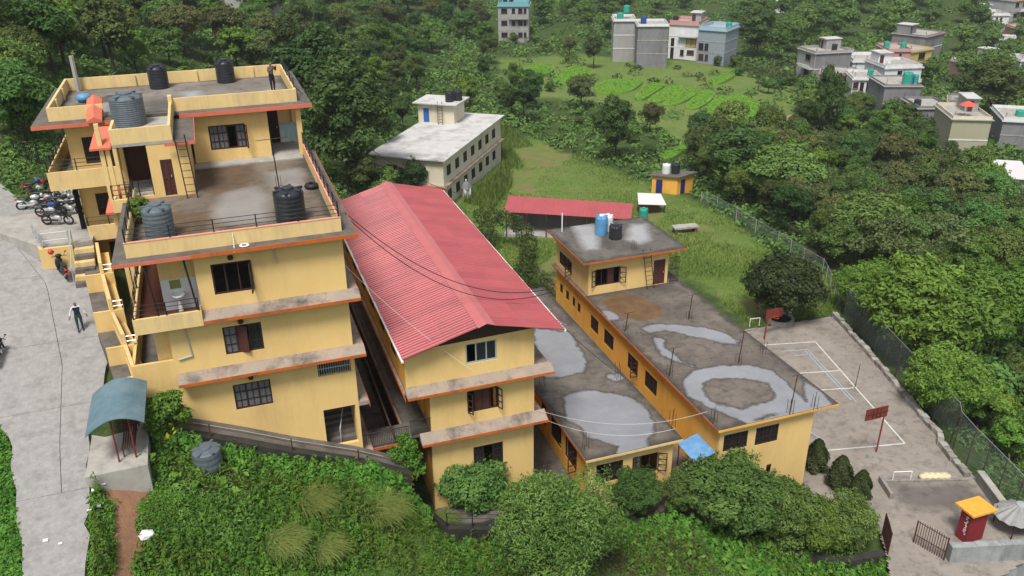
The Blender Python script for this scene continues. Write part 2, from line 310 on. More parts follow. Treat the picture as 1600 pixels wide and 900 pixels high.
def ground_material():
    m = bpy.data.materials.new('ground_soil_and_grass'); m.use_nodes = True; n = m.node_tree.nodes; L = m.node_tree.links; b = n['Principled BSDF']; b.inputs['Roughness'].default_value = .95; b.inputs['Specular IOR Level'].default_value = .1
    g = n.new('ShaderNodeNewGeometry')
    def noise(s, d=6):
        t = n.new('ShaderNodeTexNoise'); t.inputs['Scale'].default_value = s; t.inputs['Detail'].default_value = d; t.inputs['Roughness'].default_value = .7; L.new(g.outputs['Position'], t.inputs['Vector']); return t.outputs['Fac']
    def ramp(f, a, c):
        r = n.new('ShaderNodeMapRange'); r.inputs['From Min'].default_value = a; r.inputs['From Max'].default_value = c; L.new(f, r.inputs['Value']); return r.outputs[0]
    def mix(f, A, Bc):
        x = n.new('ShaderNodeMix'); x.data_type = 'RGBA'; L.new(f, x.inputs['Factor'])
        for s, c in (('A', A), ('B', Bc)):
            if isinstance(c, tuple): x.inputs[s].default_value = c+(1,)
            else: L.new(c, x.inputs[s])
        return x.outputs['Result']
    def attr(nm, amp):
        a = n.new('ShaderNodeAttribute'); a.attribute_name = nm; q = n.new('ShaderNodeMath'); q.operation = 'MULTIPLY_ADD'; L.new(noise(.5), q.inputs[0]); q.inputs[1].default_value = amp; L.new(a.outputs['Fac'], q.inputs[2]); return q.outputs[0]
    base = mix(ramp(noise(.25), .35, .65), (.045, .080, .022), (.075, .105, .032))
    base = mix(ramp(noise(1.5), .4, .7), base, (.028, .045, .014))
    med = mix(ramp(noise(.12), .38, .62), (.100, .170, .036), (.150, .185, .056))
    med = mix(ramp(noise(.9), .45, .75), med, (.085, .135, .032)); med = mix(ramp(noise(.3), .58, .74), med, (.22, .165, .10))
    c = mix(ramp(attr('meadow', 4), 1.3, 3.0), base, med)
    so_ = mix(ramp(noise(2), .35, .7), (.27, .145, .085), (.20, .115, .07))
    c = mix(ramp(attr('dirt', 5), 2.0, 3.6), c, so_)
    L.new(c, b.inputs['Base Color'])
    bp = n.new('ShaderNodeBump'); bp.inputs['Strength'].default_value = .7; bp.inputs['Distance'].default_value = .15; L.new(noise(4), bp.inputs['Height']); L.new(bp.outputs[0], b.inputs['Normal'])
    return m
tag(link('ground', gme, ground_material()), kind='structure')
# ================================================================== concrete road in cast slabs
M['road'] = mat('cast_road_concrete', (.325, .312, .30), .92, col2=(.235, .225, .215), scale=4.0, stain=(.16, .148, .135), stain_amt=.65, stain_scale=1.6, bump=.9, bscale=12)
road = empty('road', (0, 0, 0), kind='structure')
ycuts = [14,22,27.3,32.2,37.2,41.6,46.8,52,58,64.5,72,80,89]
for ya, yb in zip(ycuts, ycuts[1:]):
    split = [0, .62, 1] if ya > 32 else [0, 1]
    for sa, sb in zip(split, split[1:]):
        N = 9; V = []; g_ = .012
        for j in range(N):
            y = ya+g_+(yb-ya-2*g_)*j/(N-1); l = np.interp(y, RY, RL); r = np.interp(y, RY, RR)
            for i in range(N):
                s = sa+(sb-sa)*i/(N-1); x = l+(r-l)*s + (g_ if i == 0 else -g_ if i == N-1 else 0)
                if i == 0 and sa == 0: x += (vnoise(np.array([y]), np.array([1.]), .8, 5)[0]-.5)*.35
                if i == N-1 and sb == 1: x += (vnoise(np.array([y]), np.array([9.]), .8, 6)[0]-.5)*.35
                V.append((x, y, roadz(y)+.02*(vnoise(np.array([x]), np.array([y]), 3, 2)[0]-.5)))
        b = B(); b.v = list(V); b.f = [(j*N+i, j*N+i+1, (j+1)*N+i+1, (j+1)*N+i) for j in range(N-1) for i in range(N-1)]
        rim = [i for i in range(N)]+[j*N+N-1 for j in range(1, N)]+[(N-1)*N+i for i in range(N-2, -1, -1)]+[j*N for j in range(N-2, 0, -1)]
        k0 = len(b.v); b.v += [(V[i][0], V[i][1], V[i][2]-.22) for i in rim]
        for k in range(len(rim)): k2 = (k+1) % len(rim); b.f.append((rim[k], k0+k, k0+k2, rim[k2]))
        b.build('slab', M['road'], road)
# ================================================================== court and its painted lines
def stained_sheet(name, x0, x1, y0, y1, z, wet, brown, poly=None, step=.2, base=((.15,.13,.11),(.075,.066,.056)), wetc=((.275,.28,.298),(.21,.215,.228)), brownc=(.075,.045,.022), parent=None, dark=(), soft=False, edge=True):
    xs = np.linspace(x0, x1, max(2, int((x1-x0)/step))); ys = np.linspace(y0, y1, max(2, int((y1-y0)/step)))
    X, Y = np.meshgrid(xs, ys); X = X.ravel(); Y = Y.ravel(); nn, mm = len(xs), len(ys)
    id_ = np.arange(nn*mm).reshape(mm, nn); F = np.stack([id_[:-1, :-1], id_[:-1, 1:], id_[1:, 1:], id_[1:, :-1]], -1).reshape(-1, 4)
    if poly is not None:
        cx = X[F].mean(1); cy = Y[F].mean(1); F = F[sdf_poly(cx, cy, poly) > 0]
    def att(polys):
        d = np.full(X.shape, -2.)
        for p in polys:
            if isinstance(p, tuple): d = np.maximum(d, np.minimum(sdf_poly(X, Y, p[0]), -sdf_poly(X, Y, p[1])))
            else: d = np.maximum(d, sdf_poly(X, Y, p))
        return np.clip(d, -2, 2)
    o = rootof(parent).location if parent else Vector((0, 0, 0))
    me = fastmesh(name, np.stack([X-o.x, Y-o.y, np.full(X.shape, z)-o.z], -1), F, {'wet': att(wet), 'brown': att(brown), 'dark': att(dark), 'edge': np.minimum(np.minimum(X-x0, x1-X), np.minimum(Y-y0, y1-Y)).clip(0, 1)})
    m = bpy.data.materials.new(name+'_stained_concrete'); m.use_nodes = True; n = m.node_tree.nodes; L = m.node_tree.links; b = n['Principled BSDF']
    g = n.new('ShaderNodeNewGeometry')
    def noise(s, d=7, rgh=.68):
        t = n.new('ShaderNodeTexNoise'); t.inputs['Scale'].default_value = s; t.inputs['Detail'].default_value = d; t.inputs['Roughness'].default_value = rgh; L.new(g.outputs['Position'], t.inputs['Vector']); return t.outputs['Fac']
    def ramp(f, a, c, t1=1.):
        r = n.new('ShaderNodeMapRange'); r.inputs['From Min'].default_value = a; r.inputs['From Max'].default_value = c; r.inputs['To Max'].default_value = t1; L.new(f, r.inputs['Value']); return r.outputs[0]
    def mix(f, A, Bc):
        x = n.new('ShaderNodeMix'); x.data_type = 'RGBA'; L.new(f, x.inputs['Factor'])
        for s, c in (('A', A), ('B', Bc)):
            if isinstance(c, tuple): x.inputs[s].default_value = tuple(c)[:3]+(1,)
            else: L.new(c, x.inputs[s])
        return x.outputs['Result']
    def attr(nm, amp):
        a = n.new('ShaderNodeAttribute'); a.attribute_name = nm; q = n.new('ShaderNodeMath'); q.operation = 'MULTIPLY_ADD'; L.new(noise(.8), q.inputs[0]); q.inputs[1].default_value = amp; L.new(a.outputs['Fac'], q.inputs[2]); return q.outputs[0]
    c = mix(ramp(noise(.35), .35, .65), base[0], base[1])
    c = mix(ramp(noise(1.6), .50, .72, .75), c, tuple(k*.42 for k in base[1])); c = mix(ramp(noise(3.5), .60, .74, .6), c, tuple(min(1, k*1.7) for k in base[0]))
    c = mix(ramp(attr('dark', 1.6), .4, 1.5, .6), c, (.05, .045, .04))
    if edge:
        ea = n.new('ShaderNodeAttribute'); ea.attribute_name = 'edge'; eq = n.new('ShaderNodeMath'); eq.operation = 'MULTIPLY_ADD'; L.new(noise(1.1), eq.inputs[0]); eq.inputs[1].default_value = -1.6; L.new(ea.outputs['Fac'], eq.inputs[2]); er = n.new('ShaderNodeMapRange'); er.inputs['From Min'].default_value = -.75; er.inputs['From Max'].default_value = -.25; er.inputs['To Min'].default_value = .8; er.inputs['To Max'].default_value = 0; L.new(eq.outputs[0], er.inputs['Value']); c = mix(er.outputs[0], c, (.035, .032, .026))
    wa = attr('wet', 1.1)
    if not soft: c = mix(ramp(wa, .30, .50, .8), c, tuple(k*.40 for k in base[1]))
    wm = ramp(wa, .25, 1.0, .75) if soft else ramp(wa, .45, .66, .95); c = mix(wm, c, mix(ramp(noise(.5), .35, .65), wetc[0], wetc[1]))
    ba = ramp(attr('brown', 1.2), .5, .85, .9); c = mix(ba, c, mix(ramp(noise(.9), .35, .65), brownc, tuple(k*1.9 for k in brownc)))
    L.new(c, b.inputs['Base Color'])
    b.inputs['Specular IOR Level'].default_value = .4
    r = n.new('ShaderNodeMapRange'); r.inputs['To Min'].default_value = .9; r.inputs['To Max'].default_value = .30; L.new(wm, r.inputs['Value']); L.new(r.outputs[0], b.inputs['Roughness'])
    bp = n.new('ShaderNodeBump'); bp.inputs['Strength'].default_value = .25; bp.inputs['Distance'].default_value = .02; L.new(noise(12), bp.inputs['Height']); L.new(bp.outputs[0], b.inputs['Normal'])
    ob = link(name, me, m, parent); return ob
cxs = [p[0] for p in court]; cys = [p[1] for p in court]
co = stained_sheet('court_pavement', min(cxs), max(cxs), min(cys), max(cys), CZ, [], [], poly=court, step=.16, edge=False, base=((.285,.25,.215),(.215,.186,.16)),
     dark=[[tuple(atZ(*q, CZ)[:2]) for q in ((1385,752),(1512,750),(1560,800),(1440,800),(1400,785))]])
tag(co, kind='structure')
def strip(p, q, wd, z, name, m, parent):
    p = Vector((p[0], p[1], 0)); q = Vector((q[0], q[1], 0)); d = (q-p).normalized(); nrm = Vector((-d.y, d.x, 0))*wd/2
    b = B(); b.poly([(v.x, v.y, z) for v in (p-nrm, q-nrm, q+nrm, p+nrm)]); return b.build(name, m, parent)
c2 = lambda x, y: atZ(x, y, CZ)
for a, q in (((1274,534),(1414,693)),((1188,539.5),(1274,534)),((1240,584),(1312,579)),((1280,609.5),(1334,606)),((1278,705),(1414,693))):
    strip(c2(*a), c2(*q), .11, CZ+.006, 'court_line', M['whiteline'], co)
for a, q in (((1258,548),(1330,625)),((1262,546),(1338,628)),((1220,549),(1262,546)),((1262,672),(1290,690)),((1240,556),(1268,553))):
    strip(c2(*a), c2(*q), .10, CZ+.004, 'court_line', M['blueline'], co)
# ================================================================== building parts
UX, UY = (1, 0), (0, 1)
def window(parent, o, u, nin, a0, a1, z0, z1, bays='ggg', rows=3, frame='brown', swing=None, depth=.07, label=None, curtain='curtain', angle=100):
    """casement in an opening: frame, one pane for each bay, sashes swung out where the bay is 'o'"""
    U = Vector((u[0], u[1], 0)); N = Vector((nin[0], nin[1], 0)); Zv = Vector((0, 0, 1)); O = Vector((o[0], o[1], 0))
    P = lambda a, z, d: O+U*a+N*d+Zv*z
    b = B(); fw = .035; n = len(bays); wd = (a1-a0)/n
    for a in (a0+fw, a1-fw): b.obox(P(a, (z0+z1)/2, depth), U, N, Zv, fw, .04, (z1-z0)/2)
    for z in (z0+fw, z1-fw): b.obox(P((a0+a1)/2, z, depth), U, N, Zv, (a1-a0)/2-2*fw, .04, fw)
    for k in range(1, n): b.obox(P(a0+k*wd, (z0+z1)/2, depth), U, N, Zv, fw*.9, .038, (z1-z0)/2-2*fw)
    for k, c in enumerate(bays):
        if c in 'gc' and rows > 1:
            for r in range(1, rows): b.obox(P(a0+(k+.5)*wd, z0+(z1-z0)*r/rows, depth), U, N, Zv, wd/2-fw, .018, .018)
            b.obox(P(a0+(k+.5)*wd, (z0+z1)/2, depth), U, N, Zv, .015, .018, (z1-z0)/2-2*fw)
    w = b.build('window', frame, parent)
    if label: w['label'] = label
    for k, c in enumerate(bays):
        A = a0+k*wd+fw; E = a0+(k+1)*wd-fw
        if c == 'g': B().obox(P((A+E)/2, (z0+z1)/2, depth+.025), U, N, Zv, (E-A)/2, .004, (z1-z0)/2-fw).build('pane', 'glass', w)
        if c == 'c': B().obox(P((A+E)/2, (z0+z1)/2, depth+.025), U, N, Zv, (E-A)/2, .004, (z1-z0)/2-fw).build('pane', curtain, w)
        if c == 'w': B().obox(P((A+E)/2, (z0+z1)/2, depth), U, N, Zv, (E-A)/2, .02, (z1-z0)/2-2*fw).build('shutter', 'shutter', w)
    for side, ang in (swing or ()):
        h = a0 if side == 'l' else a1; s = 1 if side == 'l' else -1
        D = U*(s*math.cos(rad(ang)))-N*math.sin(rad(ang)); D.normalize(); Q = D.cross(Zv)
        L_ = wd-.02; c0 = P(h, (z0+z1)/2, -.02); H2 = (z1-z0)/2-.04; b = B()
        for t in (.03, L_-.03): b.obox(c0+D*t, D, Q, Zv, .03, .02, H2)
        for zz in (-1, -1/3, 1/3, 1): b.obox(c0+D*L_/2+Zv*(zz*(H2-.03)), D, Q, Zv, L_/2-.06, .018, .028)
        b.build('sash', frame, w)
    return w
def door(parent, o, u, nin, a0, a1, z0, z1, material='shutter', label=None):
    U = Vector((u[0], u[1], 0)); N = Vector((nin[0], nin[1], 0)); Zv = Vector((0, 0, 1)); O = Vector((o[0], o[1], 0)); P = lambda a, z, d: O+U*a+N*d+Zv*z
    b = B(); b.obox(P((a0+a1)/2, (z0+z1)/2, .08), U, N, Zv, (a1-a0)/2, .02, (z1-z0)/2)
    for a in (a0+.04, a1-.04, (a0+a1)/2): b.obox(P(a, (z0+z1)/2, .045), U, N, Zv, .04, .02, (z1-z0)/2-.002)
    for z in (z0+.1, (z0+z1)/2, z1-.07): b.obox(P((a0+a1)/2, z, .047), U, N, Zv, (a1-a0)/2-.002, .02, .06)
    d = b.build('door', material, parent)
    B().obox(P(a1-.12, z0+1.0, .0), U, N, Zv, .015, .03, .06).build('handle', 'alu', d)
    if label: d['label'] = label
    return d
def ledge(parent, x0, x1, yw, out, zt, rise=.26, right=0, trim='orange', th=.13):
    """sloping concrete weather ledge with a painted edge"""
    b = B(); y0 = yw-out
    prof = [(yw, zt+rise), (y0, zt), (y0, zt-th), (yw, zt-th)]
    i = len(b.v)
    for x in (x0, x1+right):
        for y, z in prof: b.v.append((x if x == x0 else x1 + (right if y == y0 else right), y, z))
    b.f += [(i, i+4, i+5, i+1), (i+1, i+5, i+6, i+2), (i+2, i+6, i+7, i+3), (i, i+1, i+2, i+3), (i+7, i+6, i+5, i+4)]
    l = b.build('ledge', 'ledge', parent)
    B().box(x0, x1+right+.003, y0-.025, y0+.0, zt-th-.01, zt+.005).build('fascia', trim, l)
    return l
def railing(parent, pts, h, nb=3, every=1.6, r=.018, name='railing', material='black', post=.025):
    b = B()
    for p, q in zip(pts, pts[1:]):
        p = Vector(p); q = Vector(q); n = max(1, round((q-p).length/every))
        for k in range(n+1): c = p.lerp(q, k/n); b.box(c.x-post, c.x+post, c.y-post, c.y+post, c.z, c.z+h)
        for j in range(nb): dz = h*(j+1)/nb-.02; b.tube(p+Vector((0, 0, dz)), q+Vector((0, 0, dz)), r, n=5)
    return b.build(name, material, parent)
def ladder(parent_or_none, foot, top, width, n, name, material='black', across=(1, 0, 0)):
    f = Vector(foot); t = Vector(top); a = Vector(across)*width; b = B()
    b.tube(f, t, .03, n=5); b.tube(f+a, t+a, .03, n=5)
    root = parent_or_none; o = b.build('rails', material, root)
    for k in range(1, n): c = f.lerp(t, k/n); B().tube(c, c+a, .018, n=5).build('rung', material, root)
    return o
def tank(loc, r, h, body, label, cat='water tank', group=None, ribs=7, lidmat=None, rz=0., dome=.12):
    t = empty('water_tank', loc, rz, label, cat, group); pr = [(r*.97, 0), (r, .02)]
    H = h*(1-dome)
    for k in range(ribs):
        z = H*(k+.5)/ribs; d = H/ribs*.5
        pr += [(r, z-d*.7), (r*1.016, z-d*.35), (r*1.016, z+d*.35), (r, z+d*.7)]
    pr += [(r, H), (r*.9, H+h*dome*.4), (r*.6, H+h*dome*.8), (r*.36, h*.985)]
    B().lathe(pr, n=24).build('body', body, t, local=True)
    b = B(); b.lathe([(r*.40, h*.96), (r*.40, h*1.03), (r*.34, h*1.05), (.02, h*1.06)], n=18); lid = b.build('lid', lidmat or body, t, local=True)
    b = B()
    for k in range(6):
        a = k*math.pi/3; d = Vector((math.cos(a), math.sin(a), 0)); q = Vector((-d.y, d.x, 0))
        b.obox(d*(r*.70)+Vector((0, 0, H+h*dome*.62)), d, q, Vector((0, 0, 1)), r*.33, r*.09, h*.035)
    b.build('shoulder_rib', body, t, local=True)
    return t
def parapet(parent, segs, z0, z1, t=.13, material='cream', cap=None):
    """segs: (x0,y0,x1,y1) axis-aligned centre lines given by outer face"""
    out = []
    for x0, y0, x1, y1, side in segs:
        b = B()
        if y0 == y1: ya, yb = (y0, y0+t) if side > 0 else (y0-t, y0); b.box(min(x0, x1), max(x0, x1), ya, yb, z0, z1); box = (min(x0,x1), max(x0,x1), ya, yb)
        else: xa, xb = (x0, x0+t) if side > 0 else (x0-t, x0); b.box(xa, xb, min(y0, y1), max(y0, y1), z0, z1); box = (xa, xb, min(y0,y1), max(y0,y1))
        p = b.build('parapet', material, parent); out.append(p)
        if cap: B().box(box[0]-.015, box[1]+.015, box[2]-.015, box[3]+.015, z1, z1+.035).build('coping', cap, p)
    return out
PZ = lambda z, *q: [tuple(atZ(x, y, z)[:2]) for x, y in q]
# ================================================================== tall block on the road side
LB = empty('school_block', (0, 43, 0), 0, 'tall yellow school block stepping up in terraces beside the concrete road', 'building')
D_ = 36.4
b = B()
b.panel((-5.15, D_), UX, UY, 9.65, -4, 6.2, [(4.0, 5.68, 4.03, 5.37), (7.89, 9.45, 5.0, 5.75), (7.92, 9.47, .95, 3.12)])
b.panel((-5.15, D_), UX, UY, 1.73, 6.2, 7.15, t=.15)
b.panel((-3.42, D_), UX, UY, 7.92, 6.2, 9.2, [(2.24, 3.92, 6.98, 8.37)])
b.panel((-1.87, D_), UX, UY, 6.37, 9.2, 12.05, [(.65, 2.32, 9.99, 11.43)])
b.panel((-3.42, 37.4), UX, UY, 1.55, 9.2, 12.05)
b.panel((-4.05, 36.75), UX, UY, .63, 6.2, 8.95, t=.1)
b.build('front_wall', 'wall', LB)
F = (-5.15, D_)
window(LB, F, UX, UY, 4.0, 5.68, 4.03, 5.37, 'ccc', curtain='curtain')
window(LB, F, UX, UY, 3.97, 5.65, 6.98, 8.37, 'cog', swing=[], label='half open casement with one shutter ajar')
w_ = window(LB, F, UX, UY, 3.93, 5.6, 9.99, 11.43, 'ooo', swing=[('r', 78)], label='wide open window with dark room behind')
# shutter standing ajar in the second window
Bq = B(); D2 = Vector((.86, -.5, 0)); Bq.obox(Vector((-.38, 36.36, 7.66)), D2, Vector((.5, .86, 0)), Vector((0, 0, 1)), .26, .02, .66); Bq.build('shutter', 'shutter', LB)
# grille of upright bars and the open stair doorway
b = B()
for k in range(14): x = 2.8+k*.112; b.tube((x, 36.5, 5.0), (x, 36.5, 5.75), .018, n=5)
b.box(2.74, 4.3, 36.47, 36.53, 5.34, 5.38); b.build('window_grille', 'alu', LB)
b = B().box(2.6, 4.45, 39.0, 39.1, -1, 3.1); b.build('stair_wall', 'palecon', LB)
for k in range(7): B().box(2.75, 4.3, 36.9+k*.3, 37.2+k*.3, .2, 1.0+k*.17).build('step', 'concrete', LB)
B().tube((3.5, 36.8, 1.6), (4.25, 38.9, 3.0), .03).tube((3.5, 36.8, .9), (3.5, 36.8, 1.6), .03).build('handrail', 'alu', LB)
# other walls
b = B(); b.panel((4.5, 36.6), (0, 1), (-1, 0), 21.4, -7, 12.05, [(1.2, 2.9, 6.8, 8.4), (1.2, 2.9, 10, 11.4), (8, 9.7, 6.8, 8.4)]); b.build('side_wall', 'wall', LB)
for a in ((1.2, 2.9, 6.8, 8.4), (1.2, 2.9, 10, 11.4), (8, 9.7, 6.8, 8.4)): window(LB, (4.5, 36.6), (0, 1), (-1, 0), *a, 'www', depth=.05)
b = B(); b.panel((-5.15, 36.6), (0, 1), (1, 0), 13.4, -2, 6.05); b.build('side_wall', 'wall', LB)
b = B(); b.panel((-3.42, 36.6), (0, 1), (1, 0), 13.4, 6.2, 8.95, [(2, 3, 6.2, 8.3), (5, 6.6, 7, 8.4)]).panel((-3.42, 37.6), (0, 1), (1, 0), 12.4, 9.2, 12.05, [(2, 3, 9.2, 11.3), (5, 6.6, 10, 11.4)]); b.build('side_wall', 'wall', LB)
b = B(); b.panel((-5.0, 58), (1, 0), (0, -1), 9.5, -2, 15.05); b.build('back_wall', 'wall', LB)
# floors and balconies
B().box(-5.1, 4.45, 36.55, 57.9, 6.05, 6.19).build('floor', 'concrete', LB)
B().box(-4.62, -3.42, 37.4, 50, 8.95, 9.1).box(-4.62, -1.9, 35.83, 37.39, 8.95, 9.1).box(-3.2, 4.45, 37.7, 57.9, 8.95, 9.1).build('floor', 'concrete', LB)
B().box(-4.5, -3.43, 35.95, 49.9, 9.103, 9.115).box(-3.43, -1.9, 35.95, 37.39, 9.103, 9.115).build('corridor_floor', 'redox', LB)
parapet(LB, [(-4.65, 35.8, -1.87, 35.8, 1), (-1.87, 35.93, -1.87, 36.38, -1)], 8.9, 9.62)
parapet(LB, [(-4.65, 35.93, -4.65, 50, 1)], 8.9, 9.62)
parapet(LB, [(-5.15, 36.56, -5.15, 50, 1)], 6.2, 7.15, material='wall')
railing(LB, [(-4.59, 35.86, 9.62), (-1.95, 35.86, 9.62)], .62, 3, 1.3); railing(LB, [(-4.59, 35.9, 9.62), (-4.59, 46, 9.62)], .62, 3, 1.6)
B().tube((-3.55, 35.9, 9.1), (-3.8, 35.95, 12.05), .045).tube((-2.0, 35.95, 9.6), (-2.25, 36.2, 12.05), .045).build('prop_pole', 'black', LB)
B().box(-3.415, -1.872, 37.385, 37.398, 9.12, 10.6).build('tiled_splashback', 'tile', LB)
B().box(-3.05, -2.6, 37.36, 37.383, 10.15, 10.55).build('towel_rail_board', mat('olive_board', (.22, .24, .06), .7, vary=.2), LB)
# ledges, roof slab, fascia
ledge(LB, -1.86, 4.5, D_, .62, 9.1, right=.5); ledge(LB, -3.36, 4.5, D_, .62, 6.18, right=.5)
for zt, y1 in ((9.1, 46), (6.18, 46), (3.1, 44), (.1, 44)):
    l = B().box(4.5, 5.0, 36.4, y1, zt-.1, zt+.12).build('ledge', 'ledge', LB); B().box(5.0, 5.03, 36.2, y1, zt-.12, zt+.1).build('fascia', 'orange', l)
rs = B().box(-4.97, 5.1, 35.85, 50.2, 12.06, 12.2).build('roof_slab', 'concrete', LB)
B().box(-1.9, 5.12, 35.82, 35.85, 12.03, 12.2).build('fascia', 'orange', rs); B().box(-4.99, -1.9, 35.82, 35.85, 12.03, 12.19).build('fascia', 'coral', rs)
B().box(5.1, 5.125, 35.85, 50, 12.04, 12.19).build('fascia', 'orange', rs); B().box(-4.99, -4.97, 35.85, 46, 12.04, 12.18).build('fascia', 'concrete', rs)
parapet(LB, [(-4.42, D_, 4.52, D_, 1)], 12.2, 12.84, cap='pinkcap')
parapet(LB, [(4.52, D_+.16, 4.52, 49.3, -1)], 12.2, 12.84, cap='pinkcap'); parapet(LB, [(-4.42, D_+.16, -4.42, 44.2, 1)], 12.2, 12.84, material='cream')
railing(LB, [(-4.36, 36.46, 12.87), (4.45, 36.46, 12.87)], .58, 3, 1.75, r=.016); railing(LB, [(4.45, 36.6, 12.84), (4.45, 49.4, 12.84)], .7, 4, 1.4, r=.016); railing(LB, [(-4.36, 36.6, 12.84), (-4.36, 44, 12.84)], .6, 5, 1.4, r=.016)
stained_sheet('roof_terrace', -4.27, 4.37, 36.55, 49.65, 12.206, [PZ(12.2, (330,335),(350,300),(400,292),(418,310),(420,345),(370,352),(340,345)), PZ(12.2, (420,270),(470,262),(478,300),(440,300),(425,290))],
   [PZ(12.2, (312,300),(310,262),(400,258),(395,290),(340,305)), PZ(12.2, (250,330),(330,330),(330,378),(260,385)), PZ(12.2, (340,355),(430,350),(425,362),(345,375))], base=((.19,.152,.115),(.115,.092,.068)), wetc=((.30,.29,.27),(.25,.24,.23)), brownc=(.07,.045,.025), parent=LB, soft=True,
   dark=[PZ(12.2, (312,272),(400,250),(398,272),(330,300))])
B().box(-1.55, 4.3, 48.55, 49.58, 12.21, 12.30).build('plinth', 'palecon', LB); B().box(2.7, 4.45, 49.6, 57.8, 12.1, 12.27).box(-4.9, 2.6, 50.2, 57.8, 12.05, 12.2).build('porch_floor', 'palecon', LB)
# penthouse storey
b = B(); b.panel((-1.45, 49.6), UX, UY, 4.12, 12.2, 15.05, [(.9, 2.83, 12.93, 14.29)]).panel((2.67, 49.8), (0, 1), (-1, 0), 2.6, 12.2, 15.05, [(1.0, 2.0, 12.25, 14.6)]).panel((2.67, 52.4), UX, UY, 1.83, 12.2, 15.05, [(.12, .75, 12.22, 14.5)]); b.build('front_wall', 'wall', LB)
window(LB, (-1.45, 49.6), UX, UY, .9, 2.83, 12.93, 14.29, 'ccoc', swing=[('r', 100)], label='penthouse window with one sash swung open')
door(LB, (2.67, 52.4), UX, UY, .12, .75, 12.22, 14.5, 'brown'); door(LB, (2.67, 49.8), (0, 1), (-1, 0), 1.0, 2.0, 12.25, 14.6, 'brown')
B().box(4.22, 4.5, 49.45, 49.72, 12.2, 15.05).build('column', 'wall', LB); B().box(4.22, 4.5, 52.2, 52.45, 12.2, 15.05).build('column', 'wall', LB)
b = B(); b.panel((4.5, 52.4), (0, 1), (-1, 0), 5.6, 12.2, 15.05); b.build('side_wall', 'wall', LB)
ts = B().box(-9.05, -5.1, 49.0, 59, 15.05, 15.22).box(-5.1, -1.9, 49.6, 59, 15.05, 15.22).box(-1.9, 5.12, 49.0, 59, 15.05, 15.22).build('roof_slab', 'concrete', LB)
B().box(-9.07, -5.1, 48.96, 49.0, 15.0, 15.2).box(-1.9, 5.14, 48.96, 49.0, 15.0, 15.22).build('fascia', 'coral', ts)
parapet(LB, [(-8.3, 49.75, -5.6, 49.75, 1), (-2.3, 49.75, 4.42, 49.75, 1), (-8.3, 58, 4.42, 58, -1)], 15.22, 15.92)
parapet(LB, [(-8.3, 49.9, -8.3, 57.85, 1), (4.42, 49.9, 4.42, 57.85, -1)], 15.22, 15.92)
for x in (-4.6, -1.0, 2.4): B().box(x, x+.25, 57.76, 57.86, 15.22, 15.9).build('pier', 'cream', LB)
for y in (52, 55): B().box(-8.16, -8.06, y, y+.25, 15.22, 15.9).build('pier', 'cream', LB)
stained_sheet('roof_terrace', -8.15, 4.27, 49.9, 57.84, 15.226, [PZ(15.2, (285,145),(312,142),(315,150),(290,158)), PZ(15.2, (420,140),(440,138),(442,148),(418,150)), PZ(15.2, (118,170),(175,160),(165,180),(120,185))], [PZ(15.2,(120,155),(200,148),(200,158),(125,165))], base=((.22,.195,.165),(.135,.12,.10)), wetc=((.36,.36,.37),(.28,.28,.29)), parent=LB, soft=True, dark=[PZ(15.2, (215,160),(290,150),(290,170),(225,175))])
railing(LB, [(4.36, 50.2, 15.92), (4.36, 57.8, 15.92)], .55, 4, 1.8, r=.014)
# stair tower, hut with door and its roof
b = B(); b.panel((-4.97, 44.3), UX, UY, 3.4, 12.2, 14.9, [(.17, 1.5, 12.35, 14.9), (2.0, 2.55, 12.25, 14.1)]).panel((-1.57, 44.5), (0, 1), (-1, 0), 5.1, 12.2, 14.85).panel((-4.97, 44.5), (0, 1), (1, 0), 5.3, 9, 14.9, [(.3, 2.4, 12.4, 14.6)]).panel((-4.97, 44.3), UX, UY, 1.7, 9, 12.2); b.build('stair_tower_wall', 'wall', LB)
door(LB, (-4.97, 44.3), UX, UY, 2.0, 2.55, 12.25, 14.1, 'shutter'); B().box(-4.75, -3.5, 47.2, 47.3, 12.2, 14.9).build('inner_door', 'shutter', LB); B().box(-4.77, -3.47, 44.5, 47.2, 12.2, 12.32).build('landing', 'palecon', LB)
B().box(-4.97, -2.2, 44.28, 49.75, 14.9, 15.05).build('stair_roof', 'palecon', LB)
parapet(LB, [(-4.97, 44.28, -2.2, 44.28, 1)], 15.05, 15.78); parapet(LB, [(-2.2, 44.42, -2.2, 49.74, -1)], 15.05, 15.78); parapet(LB, [(-4.97, 44.42, -4.97, 46.4, 1)], 15.05, 15.78)
B().box(-5.05, -4.6, 49.4, 49.9, 15.05, 16.0).build('pier', 'cream', LB); B().box(-2.35, -2.15, 49.5, 49.95, 15.05, 16.1).build('pier', 'cream', LB)
hr = B().box(-2.19, -1.2, 43.95, 48.9, 14.86, 15.0).build('hut_roof', 'concrete', LB); B().box(-2.6, -1.17, 43.92, 43.95, 14.83, 15.0).box(-1.2, -1.17, 43.95, 48.9, 14.83, 15.0).build('fascia', 'coral', hr)
B().box(-5.45, -4.45, 44.1, 44.27, 11.72, 12.36).box(-5.45, -5.3, 44.27, 46.5, 11.72, 12.36).build('landing_parapet', 'cream', LB)
railing(LB, [(-5.38, 44.18, 12.36), (-4.5, 44.18, 12.36)], .75, 3, .9); railing(LB, [(-4.8, 44.4, 12.35), (-3.5, 44.4, 12.35)], .8, 3, .6)
for x in (-5.62, -5.36): B().box(x, x+.2, 44.75, 44.95, 5.5, 16.0 if x < -5.5 else 14.9).build('pilaster', 'cream', LB)
